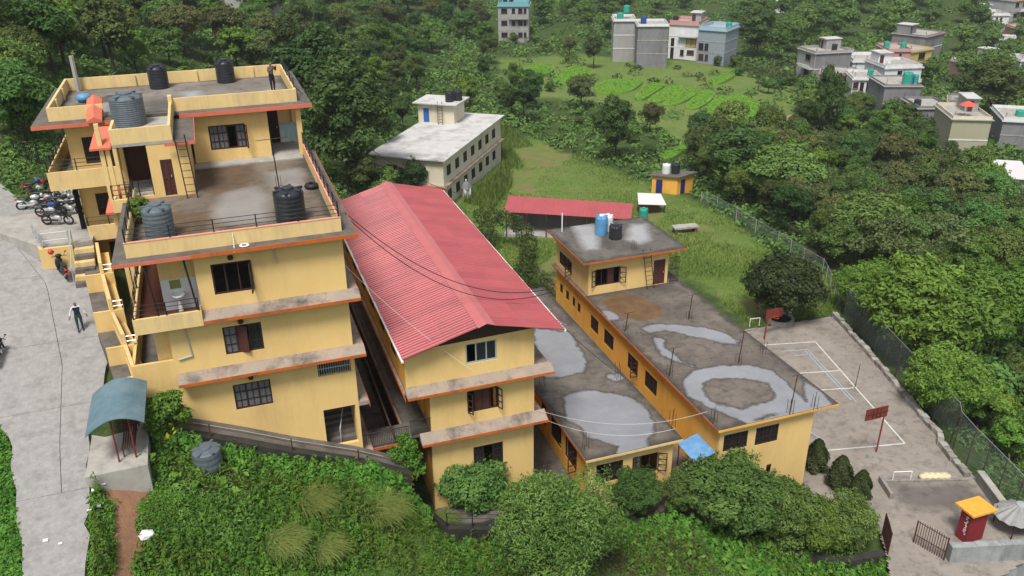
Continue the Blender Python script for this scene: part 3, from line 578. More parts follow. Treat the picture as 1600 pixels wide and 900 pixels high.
for (x0, x1, y0, y1, z0, z1) in ((-6.0, -5.05, 44.55, 46.4, 14.88, 15.5), (-5.85, -4.8, 44.2, 46.0, 11.75, 12.45)):
    b = B(); b.v = [(x0,y0,z0),(x1,y0,z0),(x1,y1,z1),(x0+.25,y1,z1),(x0,y0,z0-.1),(x1,y0,z0-.1),(x1,y1,z1-.1),(x0+.25,y1,z1-.1)]
    b.f = [(0,1,2,3),(7,6,5,4),(0,4,5,1),(1,5,6,2),(2,6,7,3),(3,7,4,0)]; b.build('tiled_hood', 'coral', LB)
b = B(); b.v = [(-6.4,48.7,15.3),(-5.65,48.7,15.3),(-6.02,48.7,15.5),(-6.4,50.6,16.05),(-5.65,50.6,16.05),(-6.02,50.6,16.3),(-6.4,48.7,15.2),(-5.65,48.7,15.2),(-6.4,50.6,15.9),(-5.65,50.6,15.9)]
b.f = [(0,2,5,3),(2,1,4,5),(0,6,7,1,2),(3,5,4,9,8),(0,3,8,6),(1,7,9,4),(6,8,9,7)]; b.build('tiled_hood', 'coral', LB)
# rear wing with balcony
b = B(); b.panel((-7.7, 50), UX, UY, 2.75, 5, 15.05, [(.7, 1.45, 12.75, 14.2), (.75, 1.5, 9.8, 11.05), (1.6, 2.4, 12.2, 14.4), (.9, 1.8, 6.1, 8.2)]).panel((-7.7, 50.2), (0, 1), (1, 0), 7.8, 5, 15.05, [(2, 3.4, 12.8, 14.2)]).panel((-7.5, 58), UX, (0, -1), 2.5, 5, 15.05); b.build('wing_wall', 'wall', LB)
for a in ((.7, 1.45, 12.75, 14.2), (.75, 1.5, 9.8, 11.05)): window(LB, (-7.7, 50), UX, UY, *a, 'gg')
door(LB, (-7.7, 50), UX, UY, 1.6, 2.4, 12.2, 14.4, 'brown'); door(LB, (-7.7, 50), UX, UY, .9, 1.8, 6.1, 8.2, 'brown')
B().box(-8.7, -5.0, 48.2, 49.99, 12.0, 12.15).box(-8.7, -7.71, 50, 57, 12.0, 12.15).build('balcony_floor', 'palecon', LB)
parapet(LB, [(-8.72, 48.18, -5.3, 48.18, 1)], 11.95, 12.93); parapet(LB, [(-8.72, 48.32, -8.72, 57, 1)], 11.95, 12.93)
railing(LB, [(-8.66, 48.25, 12.93), (-5.9, 48.25, 12.93)], .62, 3, 1.4); railing(LB, [(-8.66, 48.3, 12.93), (-8.66, 56.9, 12.93)], .62, 5, 1.2)
B().box(-7.45, -5.1, 48.5, 49.99, 8.88, 9.05).build('balcony_floor', 'concrete', LB); parapet(LB, [(-7.47, 48.48, -5.2, 48.48, 1)], 8.88, 9.72)
railing(LB, [(-7.4, 48.55, 9.72), (-5.3, 48.55, 9.72)], .5, 2, 1.2, r=.012)
B().box(-7.95, -7.72, 49.7, 49.95, 5, 11.9).build('dark_gap_strip', 'dark', LB)  # near-black strip standing in for the shaded gap at the wing corner
# small fittings: lamps below the ledges, rain pipes
for x, z in ((-.35, 11.72), (-.35, 8.62), (-.3, 5.72)): B().lathe([(.02, .06), (.09, .05), (.13, -.03), (.10, -.12), (.02, -.14)], (x, 36.28, z), 10).build('lamp', 'rust', LB)
B().path([(-2.75, 36.34, 8.95), (-2.6, 36.34, 7.25), (-3.2, 36.34, 7.15)], .035).build('drain_pipe', 'alu', LB)
for x in (-2.3, 1.5): B().path([(x, 36.3, 12.03), (x+.02, 36.3, 11.2)], .03).build('drain_pipe', 'alu', LB)
B().path([(-.1, 36.36, 12.75), (-.12, 36.2, 12.25), (-.15, 35.8, 12.1)], .018).build('white_pipe', 'white', LB)
# ================================================================== block with the red roof
MBX = empty('school_block', (11, 48, 0), 0, 'three storey yellow school block under a long red corrugated roof', 'building')
Y0 = 37.3
b = B(); b.panel((7.07, Y0), UX, UY, 6.97, 2.7, 4.9, [(3.21, 4.89, 3.69, 4.98-.1)])
b.poly([(7.07, Y0, 4.9), (14.04, Y0, 4.9), (14.04, Y0, 5.2), (11.2, Y0, 5.2), (7.07, Y0, 5.0)])
b.panel((8.25, Y0), UX, UY, 5.79, -.1, 2.7, [(2.03, 3.71, .72, 2.05)]).panel((8.21, Y0), UX, UY, 5.8, -8, -.1, [(2.3, 4.0, -2.95, -1.55)]); b.build('front_wall', 'wall', MBX)
window(MBX, (7.07, Y0), UX, UY, 3.21, 4.89, 3.69, 4.88, 'ogg', rows=1, frame='alu', label='sliding aluminium window, one leaf pushed open')
window(MBX, (8.25, Y0), UX, UY, 2.03, 3.71, .72, 2.05, 'owwo', swing=[('l', 60), ('r', 110)], label='wooden window with both outer sashes swung open')
window(MBX, (8.21, Y0), UX, UY, 2.3, 4.0, -2.95, -1.55, 'gog')
B().poly([(7.2, Y0-.02, 5.02), (14.0, Y0-.02, 5.16), (13.9, Y0-.02, 5.5), (11.2, Y0-.02, 6.1), (8.5, Y0-.02, 5.5)]).build('gable_infill', 'brown', MBX)
b = B(); b.panel((7.07, Y0+.2), (0, 1), (1, 0), 23.4, 2.7, 5.0, [(k*3+2, k*3+3.5, 3.4, 4.6) for k in range(7)]); b.build('side_wall', 'wall_side', MBX)
for k in range(7): window(MBX, (7.07, Y0+.2), (0, 1), (1, 0), k*3+2, k*3+3.5, 3.4, 4.6, 'gg')
b = B(); b.panel((8.25, Y0+.2), (0, 1), (1, 0), 23.4, -8, 2.6, [(k*4+1, k*4+2, -.1, 2.0) for k in range(5)]); b.build('corridor_wall', 'wall_side', MBX)
b = B(); b.panel((14.04, Y0+.2), (0, 1), (-1, 0), 23.4, -8, 5.2, [(k*3+2, k*3+3.6, -3.6, -2.2) for k in range(6)]).panel((8.2, 61), UX, (0, -1), 5.8, -8, 5.2); b.build('side_wall', 'wall_side', MBX)
B().box(7.07, 14.0, Y0+.1, 60.9, 2.62, 2.69).box(7.0, 8.25, Y0+.05, 60.9, -.2, -.06).build('floor', 'concrete', MBX)
ledge(MBX, 7.0, 14.04, Y0, .6, 2.66, rise=.3, right=.95); ledge(MBX, 7.6, 14.04, Y0, .6, -.32, rise=.36, right=.6)
for z in (2.6, -.25):
    l = B().box(6.9, 7.05, Y0+.01, 60.9, z-.08, z+.06).build('ledge', 'ledge', MBX); B().box(6.87, 6.9, Y0-.6, 60.9, z-.1, z+.08).build('fascia', 'orange', l)
B().box(14.05, 14.95, Y0+.01, 60.9, 2.52, 2.72).box(14.05, 14.6, Y0+.01, 60.9, -.45, -.25).build('ledge', 'ledge', MBX)
B().box(14.95, 14.98, Y0-.5, 60.9, 2.5, 2.72).box(14.6, 14.63, Y0-.5, 60.9, -.47, -.25).build('fascia', 'orange', MBX)
b = B()
for k in range(22): y = Y0+.3; x = 7.15+k*.05; b.tube((x, Y0+.08, -.05), (x, Y0+.08, .85), .012, n=4)
b.tube((7.1, Y0+.08, .87), (8.24, Y0+.08, .87), .025).build('railing', 'black', MBX)
def corrugated(name, e0, e1, r0, r1, pitch, h, material, parent, th=.02, local=False):
    """ribbed sheet between an eave line e0-e1 and a ridge line r0-r1"""
    e0, e1, r0, r1 = map(Vector, (e0, e1, r0, r1)); L = (e1-e0).length; n = int(L/pitch); nrm = (e1-e0).cross(r0-e0).normalized(); nrm = nrm if nrm.z > 0 else -nrm
    b = B(); prof = []
    for k in range(n):
        for t, hh in ((0, 0), (.55, 0), (.68, 1), (.87, 1)): prof.append(((k+t)/n, hh*h))
    prof.append((1, 0))
    for off in (0, -th):
        for t, hh in prof: b.v.append(tuple(e0.lerp(e1, t)+nrm*(hh+off))); b.v.append(tuple(r0.lerp(r1, t)+nrm*(hh+off)))
    m = len(prof)
    for o in (0, 2*m):
        for k in range(m-1): b.f.append((o+2*k, o+2*k+2, o+2*k+3, o+2*k+1))
    for k in range(m-1): b.f.append((2*k, 2*m+2*k, 2*m+2*k+2, 2*k+2)); b.f.append((2*k+1, 2*k+3, 2*m+2*k+3, 2*m+2*k+1))
    return b.build(name, material, parent, local=local)
RF, RB = 36.6, 61.0
for ex, ez, f0 in ((6.86, 5.02, RF), (15.45, 5.2, RF-.1)):
    n_s = 24; L_s = (RB-f0)/n_s
    for k in range(n_s):
        ya = f0+k*L_s; yb = ya+L_s+(.04 if k < n_s-1 else 0); e_ = Vector((ex, 0, ez)); r_ = Vector((11.2, 0, 6.2)); m_ = e_.lerp(r_, .52); jx = random.uniform(-.03, .03)
        for a_, c_, up in ((e_+Vector((jx, 0, 0)), e_.lerp(r_, .535), 0.), (m_, r_, .014)):
            corrugated('roof_sheet', (a_.x, ya, a_.z+up), (a_.x, yb, a_.z+up+random.uniform(0, .008)), (c_.x, ya, c_.z+up), (c_.x, yb, c_.z+up+.004), L_s/4.0, .036, 'redroof', MBX, th=.006)
b = B(); b.v = [(10.75, RF-.15, 6.14), (11.2, RF-.15, 6.31), (11.65, RF-.15, 6.15), (10.75, RB+.1, 6.14), (11.2, RB+.1, 6.31), (11.65, RB+.1, 6.15)]; b.f = [(0,1,4,3),(1,2,5,4)]; b.build('ridge_cap', 'ridge', MBX)
for x, z in ((6.83, 4.98), (15.47, 5.15)): B().box(x-.06, x+.06, RF-.1, RB, z-.1, z).build('gutter', 'white', MBX)
b = B()
for k in range(9):
    y = 36.75+k*3
    b.tube((6.95, y, 4.97), (11.2, y, 6.1), .04, n=4).tube((15.35, y, 5.12), (11.2, y, 6.1), .04, n=4)
b.build('rafter', 'brown', MBX)
# covered link between the two blocks
lk = empty('footbridge', (5.8, 37.2, -1), 0, 'short railed landing bridging the gap between the two tall yellow blocks', 'footbridge')
s_ = B().box(4.65, 7.0, 36.9, 38.6, -.15, .0).build('deck', 'concrete', lk); B().box(4.65, 7.0, 36.87, 36.9, -.17, .0).build('fascia', 'orange', s_)
b = B().tube((4.65, 36.95, .9), (7.0, 36.95, .9), .025).tube((4.65, 36.95, .1), (7.0, 36.95, .1), .02)
for k in range(26): b.tube((4.7+k*.09, 36.95, .0), (4.7+k*.09, 36.95, .9), .011, n=4)
b.build('railing', 'black', lk)
B().tube((6.3, 36.95, 0), (5.2, 44, 5.2), .05).build('brace_pole', 'rust', lk)
# ================================================================== low block with a flat stained roof
LW = empty('low_classroom_block', (19.6, 46, -7), 0, 'single storey amber classroom block with a flat puddle-stained roof between two blocks', 'building')
Yf = 36.3; LWX0, LWX1 = 16.95, 22.35
h1 = [(17.45-LWX0, 19.14-LWX0, -5.15, -3.83), (19.75-LWX0, 21.4-LWX0, -5.2, -3.85)]
b = B(); b.panel((LWX0, Yf), UX, UY, LWX1-LWX0, -9.5, -3.12, h1); b.build('front_wall', 'wall', LW)
window(LW, (LWX0, Yf), UX, UY, *h1[0], 'ogg'); window(LW, (LWX0, Yf), UX, UY, *h1[1], 'coo', swing=[('r', 150), ('l', 60)], label='window with two sashes swung wide open')
def sideY(px): return atX(*px, LWX0)[1]
sh = []
for (xa, ya), (xb, yb) in (((883,694),(901,724)), ((861,664),(877,690)), ((846,640),(853,655))): sh.append((sideY((xb, yb))-Yf-.2, sideY((xa, ya))-Yf-.2, -5.3, -3.7))
sh += [(sh[-1][1]+1.5+3*k, sh[-1][1]+3.2+3*k, -5.3, -3.7) for k in range(3)]
b = B(); b.panel((LWX0, Yf+.2), (0, 1), (1, 0), 21.5, -9.5, -3.12, sh).panel((LWX1, Yf+.2), (0, 1), (-1, 0), 21.5, -9.5, -3.12).panel((LWX0+.2, 58), UX, (0, -1), LWX1-LWX0-.4, -9.5, -3.12); b.build('side_wall', 'wall_side', LW)
for k, h in enumerate(sh): window(LW, (LWX0, Yf+.2), (0, 1), (1, 0), *h, 'ogg' if k else 'ogo', swing=[('l', 95)] if k == 0 else [])
lwr = B().box(16.6, 22.74, 35.9, 58.2, -3.12, -3.0).build('roof_slab', 'concrete', LW)
B().box(16.58, 16.6, 35.9, 58.2, -3.16, -3.02).build('fascia', 'orange', lwr); B().box(16.6, 22.74, 35.87, 35.9, -3.17, -3.02).build('fascia', 'cream', lwr)
stained_sheet('roof_terrace', 16.62, 22.72, 35.92, 58.18, -2.994,
   [PZ(-3, (880,622),(905,611),(940,613),(985,622),(1005,632),(1020,655),(1018,675),(1010,690),(1012,700),(965,712),(968,697),(945,690),(917,683),(908,668),(885,655)), PZ(-3, (836,514),(890,520),(915,565),(912,580),(870,590),(836,585)), PZ(-3, (952,588),(968,585),(972,592),(957,596)), PZ(-3,(870,497),(880,500),(884,507),(872,505))], [], parent=LW, base=((.17,.145,.12),(.088,.076,.064)))
# ================================================================== two storey block with upper room
B4 = empty('classroom_block', (28.5, 46, -10), 0, 'two storey amber classroom block with an upper room beside the court', 'building')
Yf = 35.69; X0, X1 = 25.06, 31.6
hf = [(.31, 1.96, -4.45, -3.27), (2.51, 4.11, -4.53, -3.28), (3.6, 3.95, -7.4, -6.2)]
b = B(); b.panel((X0, Yf), UX, UY, X1-X0, -12, -2.62, hf); b.build('front_wall', 'wall', B4)
for h in hf[:2]: window(B4, (X0, Yf), UX, UY, *h, 'ggg')
window(B4, (X0, Yf), UX, UY, *hf[2], 'o')
sy = lambda px: atX(*px, X0)[1]-Yf-.2
hs_ = [(sy((935,502)), sy((923,492)), -5.1, -3.92), (sy((959,526)), sy((944,513)), -5.12, -3.9), (sy((997,568)), sy((981,551)), -5.1, -3.86), (sy((1027,597)), sy((1008,578)), -5.1, -3.86)]
hs_ += [(sy((879.4,447)), sy((875,443)), -4.75, -3.95), (sy((889,457)), sy((884.4,452)), -4.8, -4.0), (sy((898.6,467)), sy((894.4,462.5)), -4.8, -4.0), (sy((907,475)), sy((902.4,470)), -4.85, -4.05)]
b = B(); b.panel((X0, Yf+.2), (0, 1), (1, 0), 25.4, -12, -2.62, hs_).panel((X1, Yf+.2), (0, 1), (-1, 0), 25.4, -12, -2.62, [(3, 4, -9.6, -7.5), (8, 9, -9.6, -7.5)]); b.build('side_wall', 'wall_side', B4)
for k, h in enumerate(hs_): window(B4, (X0, Yf+.2), (0, 1), (1, 0), *h, 'ggg' if k < 4 else 'g', swing=[('l', 80)] if k == 2 else [])
br = B().box(24.66, 33.0, 35.29, 61.3, -2.62, -2.5).build('roof_slab', 'concrete', B4)
B().box(24.63, 24.66, 35.29, 61.3, -2.66, -2.52).build('fascia', 'orange', br); B().box(24.66, 33.0, 35.26, 35.29, -2.66, -2.52).build('fascia', 'wall_side', br)
stained_sheet('roof_terrace', 24.68, 32.98, 35.31, 54.5, -2.494,
   [(PZ(-2.5, (1067,600),(1080,580),(1120,572),(1170,571),(1210,580),(1235,605),(1258,628),(1240,645),(1200,648),(1170,662),(1140,650),(1100,632),(1075,618)), PZ(-2.5, (1097,597),(1115,592),(1160,590),(1200,598),(1214,615),(1200,628),(1160,640),(1120,632),(1100,618))),
    PZ(-2.5, (1000,512),(1030,506),(1060,508),(1100,512),(1130,520),(1155,532),(1150,538),(1125,536),(1100,528),(1080,525),(1060,520),(1040,516),(1015,520)), PZ(-2.5, (1020,527),(1028,545),(1045,560),(1060,566),(1080,572),(1060,560),(1040,545),(1034,528)), PZ(-2.5, (1255,592),(1300,628),(1290,640),(1225,655),(1180,668),(1170,660),(1235,640),(1262,628)), PZ(-2.5,(940,485),(960,487),(970,500),(950,500))],
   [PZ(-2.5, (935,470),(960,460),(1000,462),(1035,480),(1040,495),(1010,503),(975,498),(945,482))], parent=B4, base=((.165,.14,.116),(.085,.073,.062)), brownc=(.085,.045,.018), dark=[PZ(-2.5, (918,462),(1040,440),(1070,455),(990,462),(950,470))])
UB = B4; yU = 54.5
b = B(); b.panel((24.95, yU), UX, UY, 6.8, -2.5, .48, [(.58, 2.62, -1.8, -.4), (5.53, 6.55, -2.48, -.38)]).panel((24.95, yU+.2), (0, 1), (1, 0), 6.3, -2.5, .48, [(3.1, 5.7, -2.1, -1.0)]).panel((31.75, yU+.2), (0, 1), (-1, 0), 6.3, -2.5, .48).panel((24.95+.2, 61), UX, (0, -1), 6.4, -2.5, .48)
b.build('upper_room_wall', 'wall', B4)
window(B4, (24.95, yU), UX, UY, .58, 2.62, -1.8, -.4, 'oowo', swing=[('l', 150), ('r', 150)], label='upper room window with sashes folded back')
door(B4, (24.95, yU), UX, UY, 5.53, 6.55, -2.48, -.38); window(B4, (24.95, yU+.2), (0, 1), (1, 0), 3.1, 5.7, -2.1, -1.0, 'oow', swing=[('l', 120)])
ur = B().box(24.2, 32.95, 53.8, 61.3, .48, .6).build('roof_slab', 'concrete', B4)
B().box(24.17, 24.2, 53.8, 61.3, .44, .58).build('fascia', 'orange', ur); B().box(24.2, 32.95, 53.77, 53.8, .44, .58).build('fascia', 'orange', ur)
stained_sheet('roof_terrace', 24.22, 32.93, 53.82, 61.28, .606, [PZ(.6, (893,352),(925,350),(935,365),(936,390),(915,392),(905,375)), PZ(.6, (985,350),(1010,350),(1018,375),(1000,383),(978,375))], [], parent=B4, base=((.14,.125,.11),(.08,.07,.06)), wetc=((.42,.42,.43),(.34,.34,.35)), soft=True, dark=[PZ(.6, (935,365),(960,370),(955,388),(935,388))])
b = B()
for k in range(9): b.tube((32.0+k*.1, 54.6, -2.5), (32.0+k*.1, 54.6, -.4), .015, n=4)
for z in (-2.45, -1.4, -.4): b.tube((32, 54.6, z), (32.85, 54.6, z), .03)
b.build('iron_grille', 'black', B4)
ladr = empty('ladder', (29.4, 54.2, -2.5), 0, 'thin iron ladder leaning on the upper room of the two storey block', 'ladder'); ladder(ladr, (29.75, 54.0, -2.5), (29.4, 54.35, .75), .62, 9, 'ladder')
ladr2 = empty('ladder', (-2.0, 43.6, 12.2), 0, 'tall iron ladder leaning on the stair hut of the road-side block', 'ladder'); ladder(ladr2, (-1.95, 43.6, 12.2), (-2.1, 43.85, 15.35), .48, 9, 'ladder')
# blue plastic awning in the lane between the low block and the two storey block
aw = empty('awning', (24, 37, -6), 0, 'blue plastic sheet awning over the lane beside the low block', 'awning')
p = [atX(1058, 690, 24.9), atX(1095, 722, 24.9)]
b = B(); b.v = [(23.7, 38.0, -4.95), (25.03, 38.0, -4.5), (25.03, 35.9, -4.5), (23.7, 35.9, -4.95), (23.7, 38.0, -5.0), (25.03, 38.0, -4.55), (25.03, 35.9, -4.55), (23.7, 35.9, -5.0)]; b.f = [(0,3,2,1),(4,5,6,7),(0,1,5,4),(1,2,6,5),(2,3,7,6),(3,0,4,7)]; b.build('sheet', mat('blue_plastic_sheet', (.08, .24, .50), .35, col2=(.20, .36, .56), scale=2), aw)
b = B()
for y in (36.0, 37.9): b.tube((23.75, y, -9), (23.75, y, -5.0), .04).tube((23.75, y, -5.03), (25.0, y, -4.6), .03)
b.build('frame', 'rust', aw)
# ================================================================== vegetation
def leaf_mat(name, dark, light, hue=.06, trans=.25, rough=.6):
    m = bpy.data.materials.new(name); m.use_nodes = True; n = m.node_tree.nodes; L = m.node_tree.links; b = n['Principled BSDF']; out = n['Material Output']
    b.inputs['Roughness'].default_value = rough; b.inputs['Specular IOR Level'].default_value = .12
    a = n.new('ShaderNodeAttribute'); a.attribute_name = 'v'
    oi = n.new('ShaderNodeObjectInfo')
    x = n.new('ShaderNodeMix'); x.data_type = 'RGBA'; x.inputs['A'].default_value = tuple(dark)+(1,); x.inputs['B'].default_value = tuple(light)+(1,); L.new(a.outputs['Fac'], x.inputs['Factor'])
    h = n.new('ShaderNodeHueSaturation')
    r1 = n.new('ShaderNodeMapRange'); r1.inputs['To Min'].default_value = .5-hue*.55; r1.inputs['To Max'].default_value = .5+hue*.45; L.new(oi.outputs['Random'], r1.inputs['Value']); L.new(r1.outputs[0], h.inputs['Hue'])
    q = n.new('ShaderNodeMath'); q.operation = 'FRACT'; q2 = n.new('ShaderNodeMath'); q2.operation = 'MULTIPLY'; q2.inputs[1].default_value = 7.31; L.new(oi.outputs['Random'], q2.inputs[0]); L.new(q2.outputs[0], q.inputs[0])
    r2 = n.new('ShaderNodeMapRange'); r2.inputs['To Min'].default_value = .72; r2.inputs['To Max'].default_value = 1.3; L.new(q.outputs[0], r2.inputs['Value']); L.new(r2.outputs[0], h.inputs['Value'])
    L.new(x.outputs['Result'], h.inputs['Color']); L.new(h.outputs[0], b.inputs['Base Color'])
    t = n.new('ShaderNodeBsdfTranslucent'); L.new(h.outputs[0], t.inputs['Color']); mx = n.new('ShaderNodeMixShader'); mx.inputs[0].default_value = trans
    L.new(b.outputs[0], mx.inputs[1]); L.new(t.outputs[0], mx.inputs[2]); L.new(mx.outputs[0], out.inputs['Surface'])
    return m
LM = {'dark': leaf_mat('dark_green_leaf', (.037, .074, .020), (.104, .168, .045)), 'mid': leaf_mat('mid_green_leaf', (.060, .118, .027), (.152, .240, .058)),
      'lime': leaf_mat('lime_green_leaf', (.062, .132, .020), (.160, .262, .044), hue=.03), 'olive': leaf_mat('olive_leaf', (.062, .090, .028), (.150, .175, .060)),
      'mango': leaf_mat('glossy_dark_leaf', (.028, .046, .016), (.076, .096, .034), hue=.02, rough=.45), 'pale': leaf_mat('pale_tipped_leaf', (.055, .135, .026), (.185, .310, .075), hue=.02),
      'weed': leaf_mat('bright_weed_leaf', (.040, .112, .016), (.125, .260, .038), hue=.03), 'straw': leaf_mat('straw_grass_blade', (.085, .150, .028), (.25, .28, .085), hue=.02),
      'grass': leaf_mat('meadow_grass_blade', (.100, .175, .032), (.225, .280, .068), hue=.02), 'rice': leaf_mat('rice_blade', (.125, .26, .026), (.19, .345, .040), hue=.01), 'yellow': leaf_mat('yellow_leaf', (.20, .24, .02), (.45, .40, .03), hue=.02), 'dry': leaf_mat('dry_brown_stem', (.10, .075, .04), (.22, .17, .09), hue=.02)}
def unit(v): return v/np.maximum(np.linalg.norm(v, axis=1, keepdims=True), 1e-9)
def leaves(C, N, S, R, aspect=.5, val=None):
    """rhombic leaves centred on C, facing N, of half length S"""
    n = len(C); a = unit(np.cross(N, R.normal(size=(n, 3)))); b = np.cross(N, a); S = S[:, None]
    V = np.stack([C-a*S, C+b*S*aspect+N*S*.12, C+a*S, C-b*S*aspect+N*S*.12], 1).reshape(-1, 3)
    return V, np.arange(4*n).reshape(n, 4), (R.random(n) if val is None else val)
def lobe_leaves(c, r, n, size, R, squash=.85, bias=.75, down=.25):
    """leaves through the outer shell of one leafy lobe"""
    d = unit(R.normal(size=(n, 3))); d[:, 2] = np.where((d[:, 2] < 0) & (R.random(n) > down), -d[:, 2], d[:, 2])
    rr = r*(.62+.42*R.random(n)**.6)*(1+.18*np.sin(d[:, 0]*7+c[0])*np.sin(d[:, 1]*6+c[1]))
    P = np.asarray(c)+d*rr[:, None]*np.array([1, 1, squash]); N = unit(d*bias+R.normal(size=(n, 3))*(1-bias)+np.array([0, 0, .35]))
    return P, N, size*(.6+.7*R.random(n))
def make_tree(H, cr, cz0, nl, nleaf, size, kind, seed, lobe=.42, squash=.85, bias=.72, aspect=.5, flat=1.0, trunk_r=.16, name='tree', top=1.0, down=.25):
    """prototype tree at the origin: tapered trunk with limbs, crown of leafy lobes"""
    R = np.random.default_rng(seed); ch = H-cz0; C = []; rs = []
    for k in range(nl):
        for _ in range(30):
            d = R.normal(size=3); d /= np.linalg.norm(d); f = R.random()**.4
            p = np.array([d[0]*cr*.72*f, d[1]*cr*.72*f, cz0+ch*.5+d[2]*ch*.36*f*top]); rl = cr*lobe*(.7+.55*R.random())
            if all(np.linalg.norm((p-q)/[1, 1, flat]) > .55*(rl+r_)*.8 for q, r_ in zip(C, rs)): break
        C.append(p); rs.append(rl)
    PV, PF, PA = [], [], []; off = 0
    wts = np.array(rs)**2; wts /= wts.sum()
    for p, r_, w_ in zip(C, rs, wts):
        P, N, S = lobe_leaves(p, r_, max(20, int(nleaf*w_)), size, R, squash*flat, bias, down)
        keep = np.ones(len(P), bool)
        for q, r2 in zip(C, rs):
            if q is not p: keep &= np.linalg.norm((P-q)/[1, 1, squash*flat], axis=1) > r2*.60
        keep &= P[:, 2] > cz0*.45
        P, N, S = P[keep], N[keep], S[keep]
        for _ in range(5):                                     # ragged sprays past the lobe
            d = R.normal(size=3); d[2] = abs(d[2])*.8; d /= np.linalg.norm(d); e = p+d*r_*(1.0+.35*R.random()); n2 = max(6, int(len(P)*.028)); P = np.concatenate([P, e+R.normal(size=(n2, 3))*r_*.13]); N = np.concatenate([N, unit(d+R.normal(size=(n2, 3))*.6)]); S = np.concatenate([S, size*(.5+.8*R.random(n2))])
        base = .25+.5*R.random()
        V, Fq, a = leaves(P, N, S, R, aspect, np.clip(base+(R.random(len(P))-.5)*.7, 0, 1)); PV.append(V); PF.append(Fq+off); PA.append(a); off += len(V)
    me = fastmesh('crown', np.concatenate(PV), np.concatenate(PF), {'v': np.concatenate(PA)})
    root = bpy.data.objects.new(name, None); COL.objects.link(root); root.empty_display_size = .3
    link('crown', me, LM[kind], root)
    b = B(); base = Vector((0, 0, -.6)); fork = Vector((R.normal()*.15, R.normal()*.15, cz0+ch*.18)); b.tube(base, fork, trunk_r*1.25, trunk_r*.75, 8)
    for p, r_ in zip(C, rs):
        mid = fork.lerp(Vector(p), .55)+Vector((R.normal(), R.normal(), R.normal()))*cr*.05
        b.tube(fork, mid, trunk_r*.5, trunk_r*.3, 5, False); b.tube(mid, Vector(p), trunk_r*.3, trunk_r*.08, 5, False)
    b.build('trunk', 'bark', root, local=True)
    return root
PROTO = {}; HEI = {}
def proto(key, *a, **k): PROTO[key] = make_tree(*a, **k); HEI[key] = a[0]; PROTO[key]['proto'] = 1
proto('d1', 9, 3.7, 1.8, 22, 8600, .205, 'dark', 1, lobe=.33)
proto('d2', 10, 3.0, 2.0, 17, 7600, .20, 'dark', 2, flat=1.2, lobe=.36)
proto('d3', 14, 4.6, 1.6, 34, 15000, .22, 'dark', 3, flat=1.15, lobe=.29)
proto('d4', 11, 3.9, 3.0, 19, 7000, .22, 'dark', 14, lobe=.30, flat=.75, bias=.55, aspect=.35)
proto('m1', 8, 3.6, 1.7, 24, 8600, .20, 'mid', 4, lobe=.31)
proto('m2', 7, 2.8, 1.0, 15, 6800, .19, 'mid', 5, lobe=.40)
proto('m3', 9.5, 2.7, 1.5, 18, 6800, .21, 'mid', 15, lobe=.34, flat=1.3, aspect=.3, bias=.5)
proto('o1', 7.5, 3.3, 1.8, 20, 6200, .19, 'olive', 6, lobe=.29)
proto('o2', 6.5, 3.4, 1.6, 16, 4600, .17, 'olive', 16, lobe=.30, flat=.7, bias=.45)
proto('l1', 7, 3.1, 1.4, 24, 7600, .19, 'lime', 7, flat=.75, lobe=.28)
proto('l2', 8.5, 2.9, 2.0, 18, 6000, .22, 'lime', 17, flat=.9, lobe=.31, aspect=.35, bias=.5)
proto('s1', 3.6, 2.0, .3, 9, 2600, .20, 'mid', 8, lobe=.48, trunk_r=.07)
proto('s2', 3.2, 1.9, .2, 9, 2600, .20, 'dark', 9, lobe=.48, trunk_r=.07)
used = {}; PLACED = []
def plant(key, p, H, label, cat='tree', group=None, wide=1.0, rz=None, name=None):
    src = PROTO[key]; o = src if key not in used else copy_tree(src); used[key] = 1
    if 'proto' in o: del o['proto']
    s = H/HEI[key]; o.location = (p[0], p[1], T1(p[0], p[1])-.05); o.scale = (s*wide, s*wide, s); o.rotation_euler = (0, 0, random.random()*6.28 if rz is None else rz)
    for k_ in ('label', 'category', 'group'):
        if k_ in o: del o[k_]
    if name: o.name = name
    tag(o, label, cat, group); PLACED.append((p[0], p[1])); return o
def inpoly(x, y, poly): return float(sdf_poly(np.array([float(x)]), np.array([float(y)]), poly)[0]) > 0
BLD = [(-9.5, 5.8, 35, 60), (6, 23.5, 35, 62), (24, 34, 34, 62.5)]
def blocked(x, y):
    if any(a < x < b and c < y < d for a, b, c, d in BLD): return True
    if y < 90 and np.interp(y, RY, RL)-1.5 < x < np.interp(y, RY, RR)+1.5: return True
    return inpoly(x, y, court)
CREAM = [(16.5,110),(26.5,101),(41.5,122),(31,130)]
SHED = [(28,90),(43,80),(46,87),(32,96)]
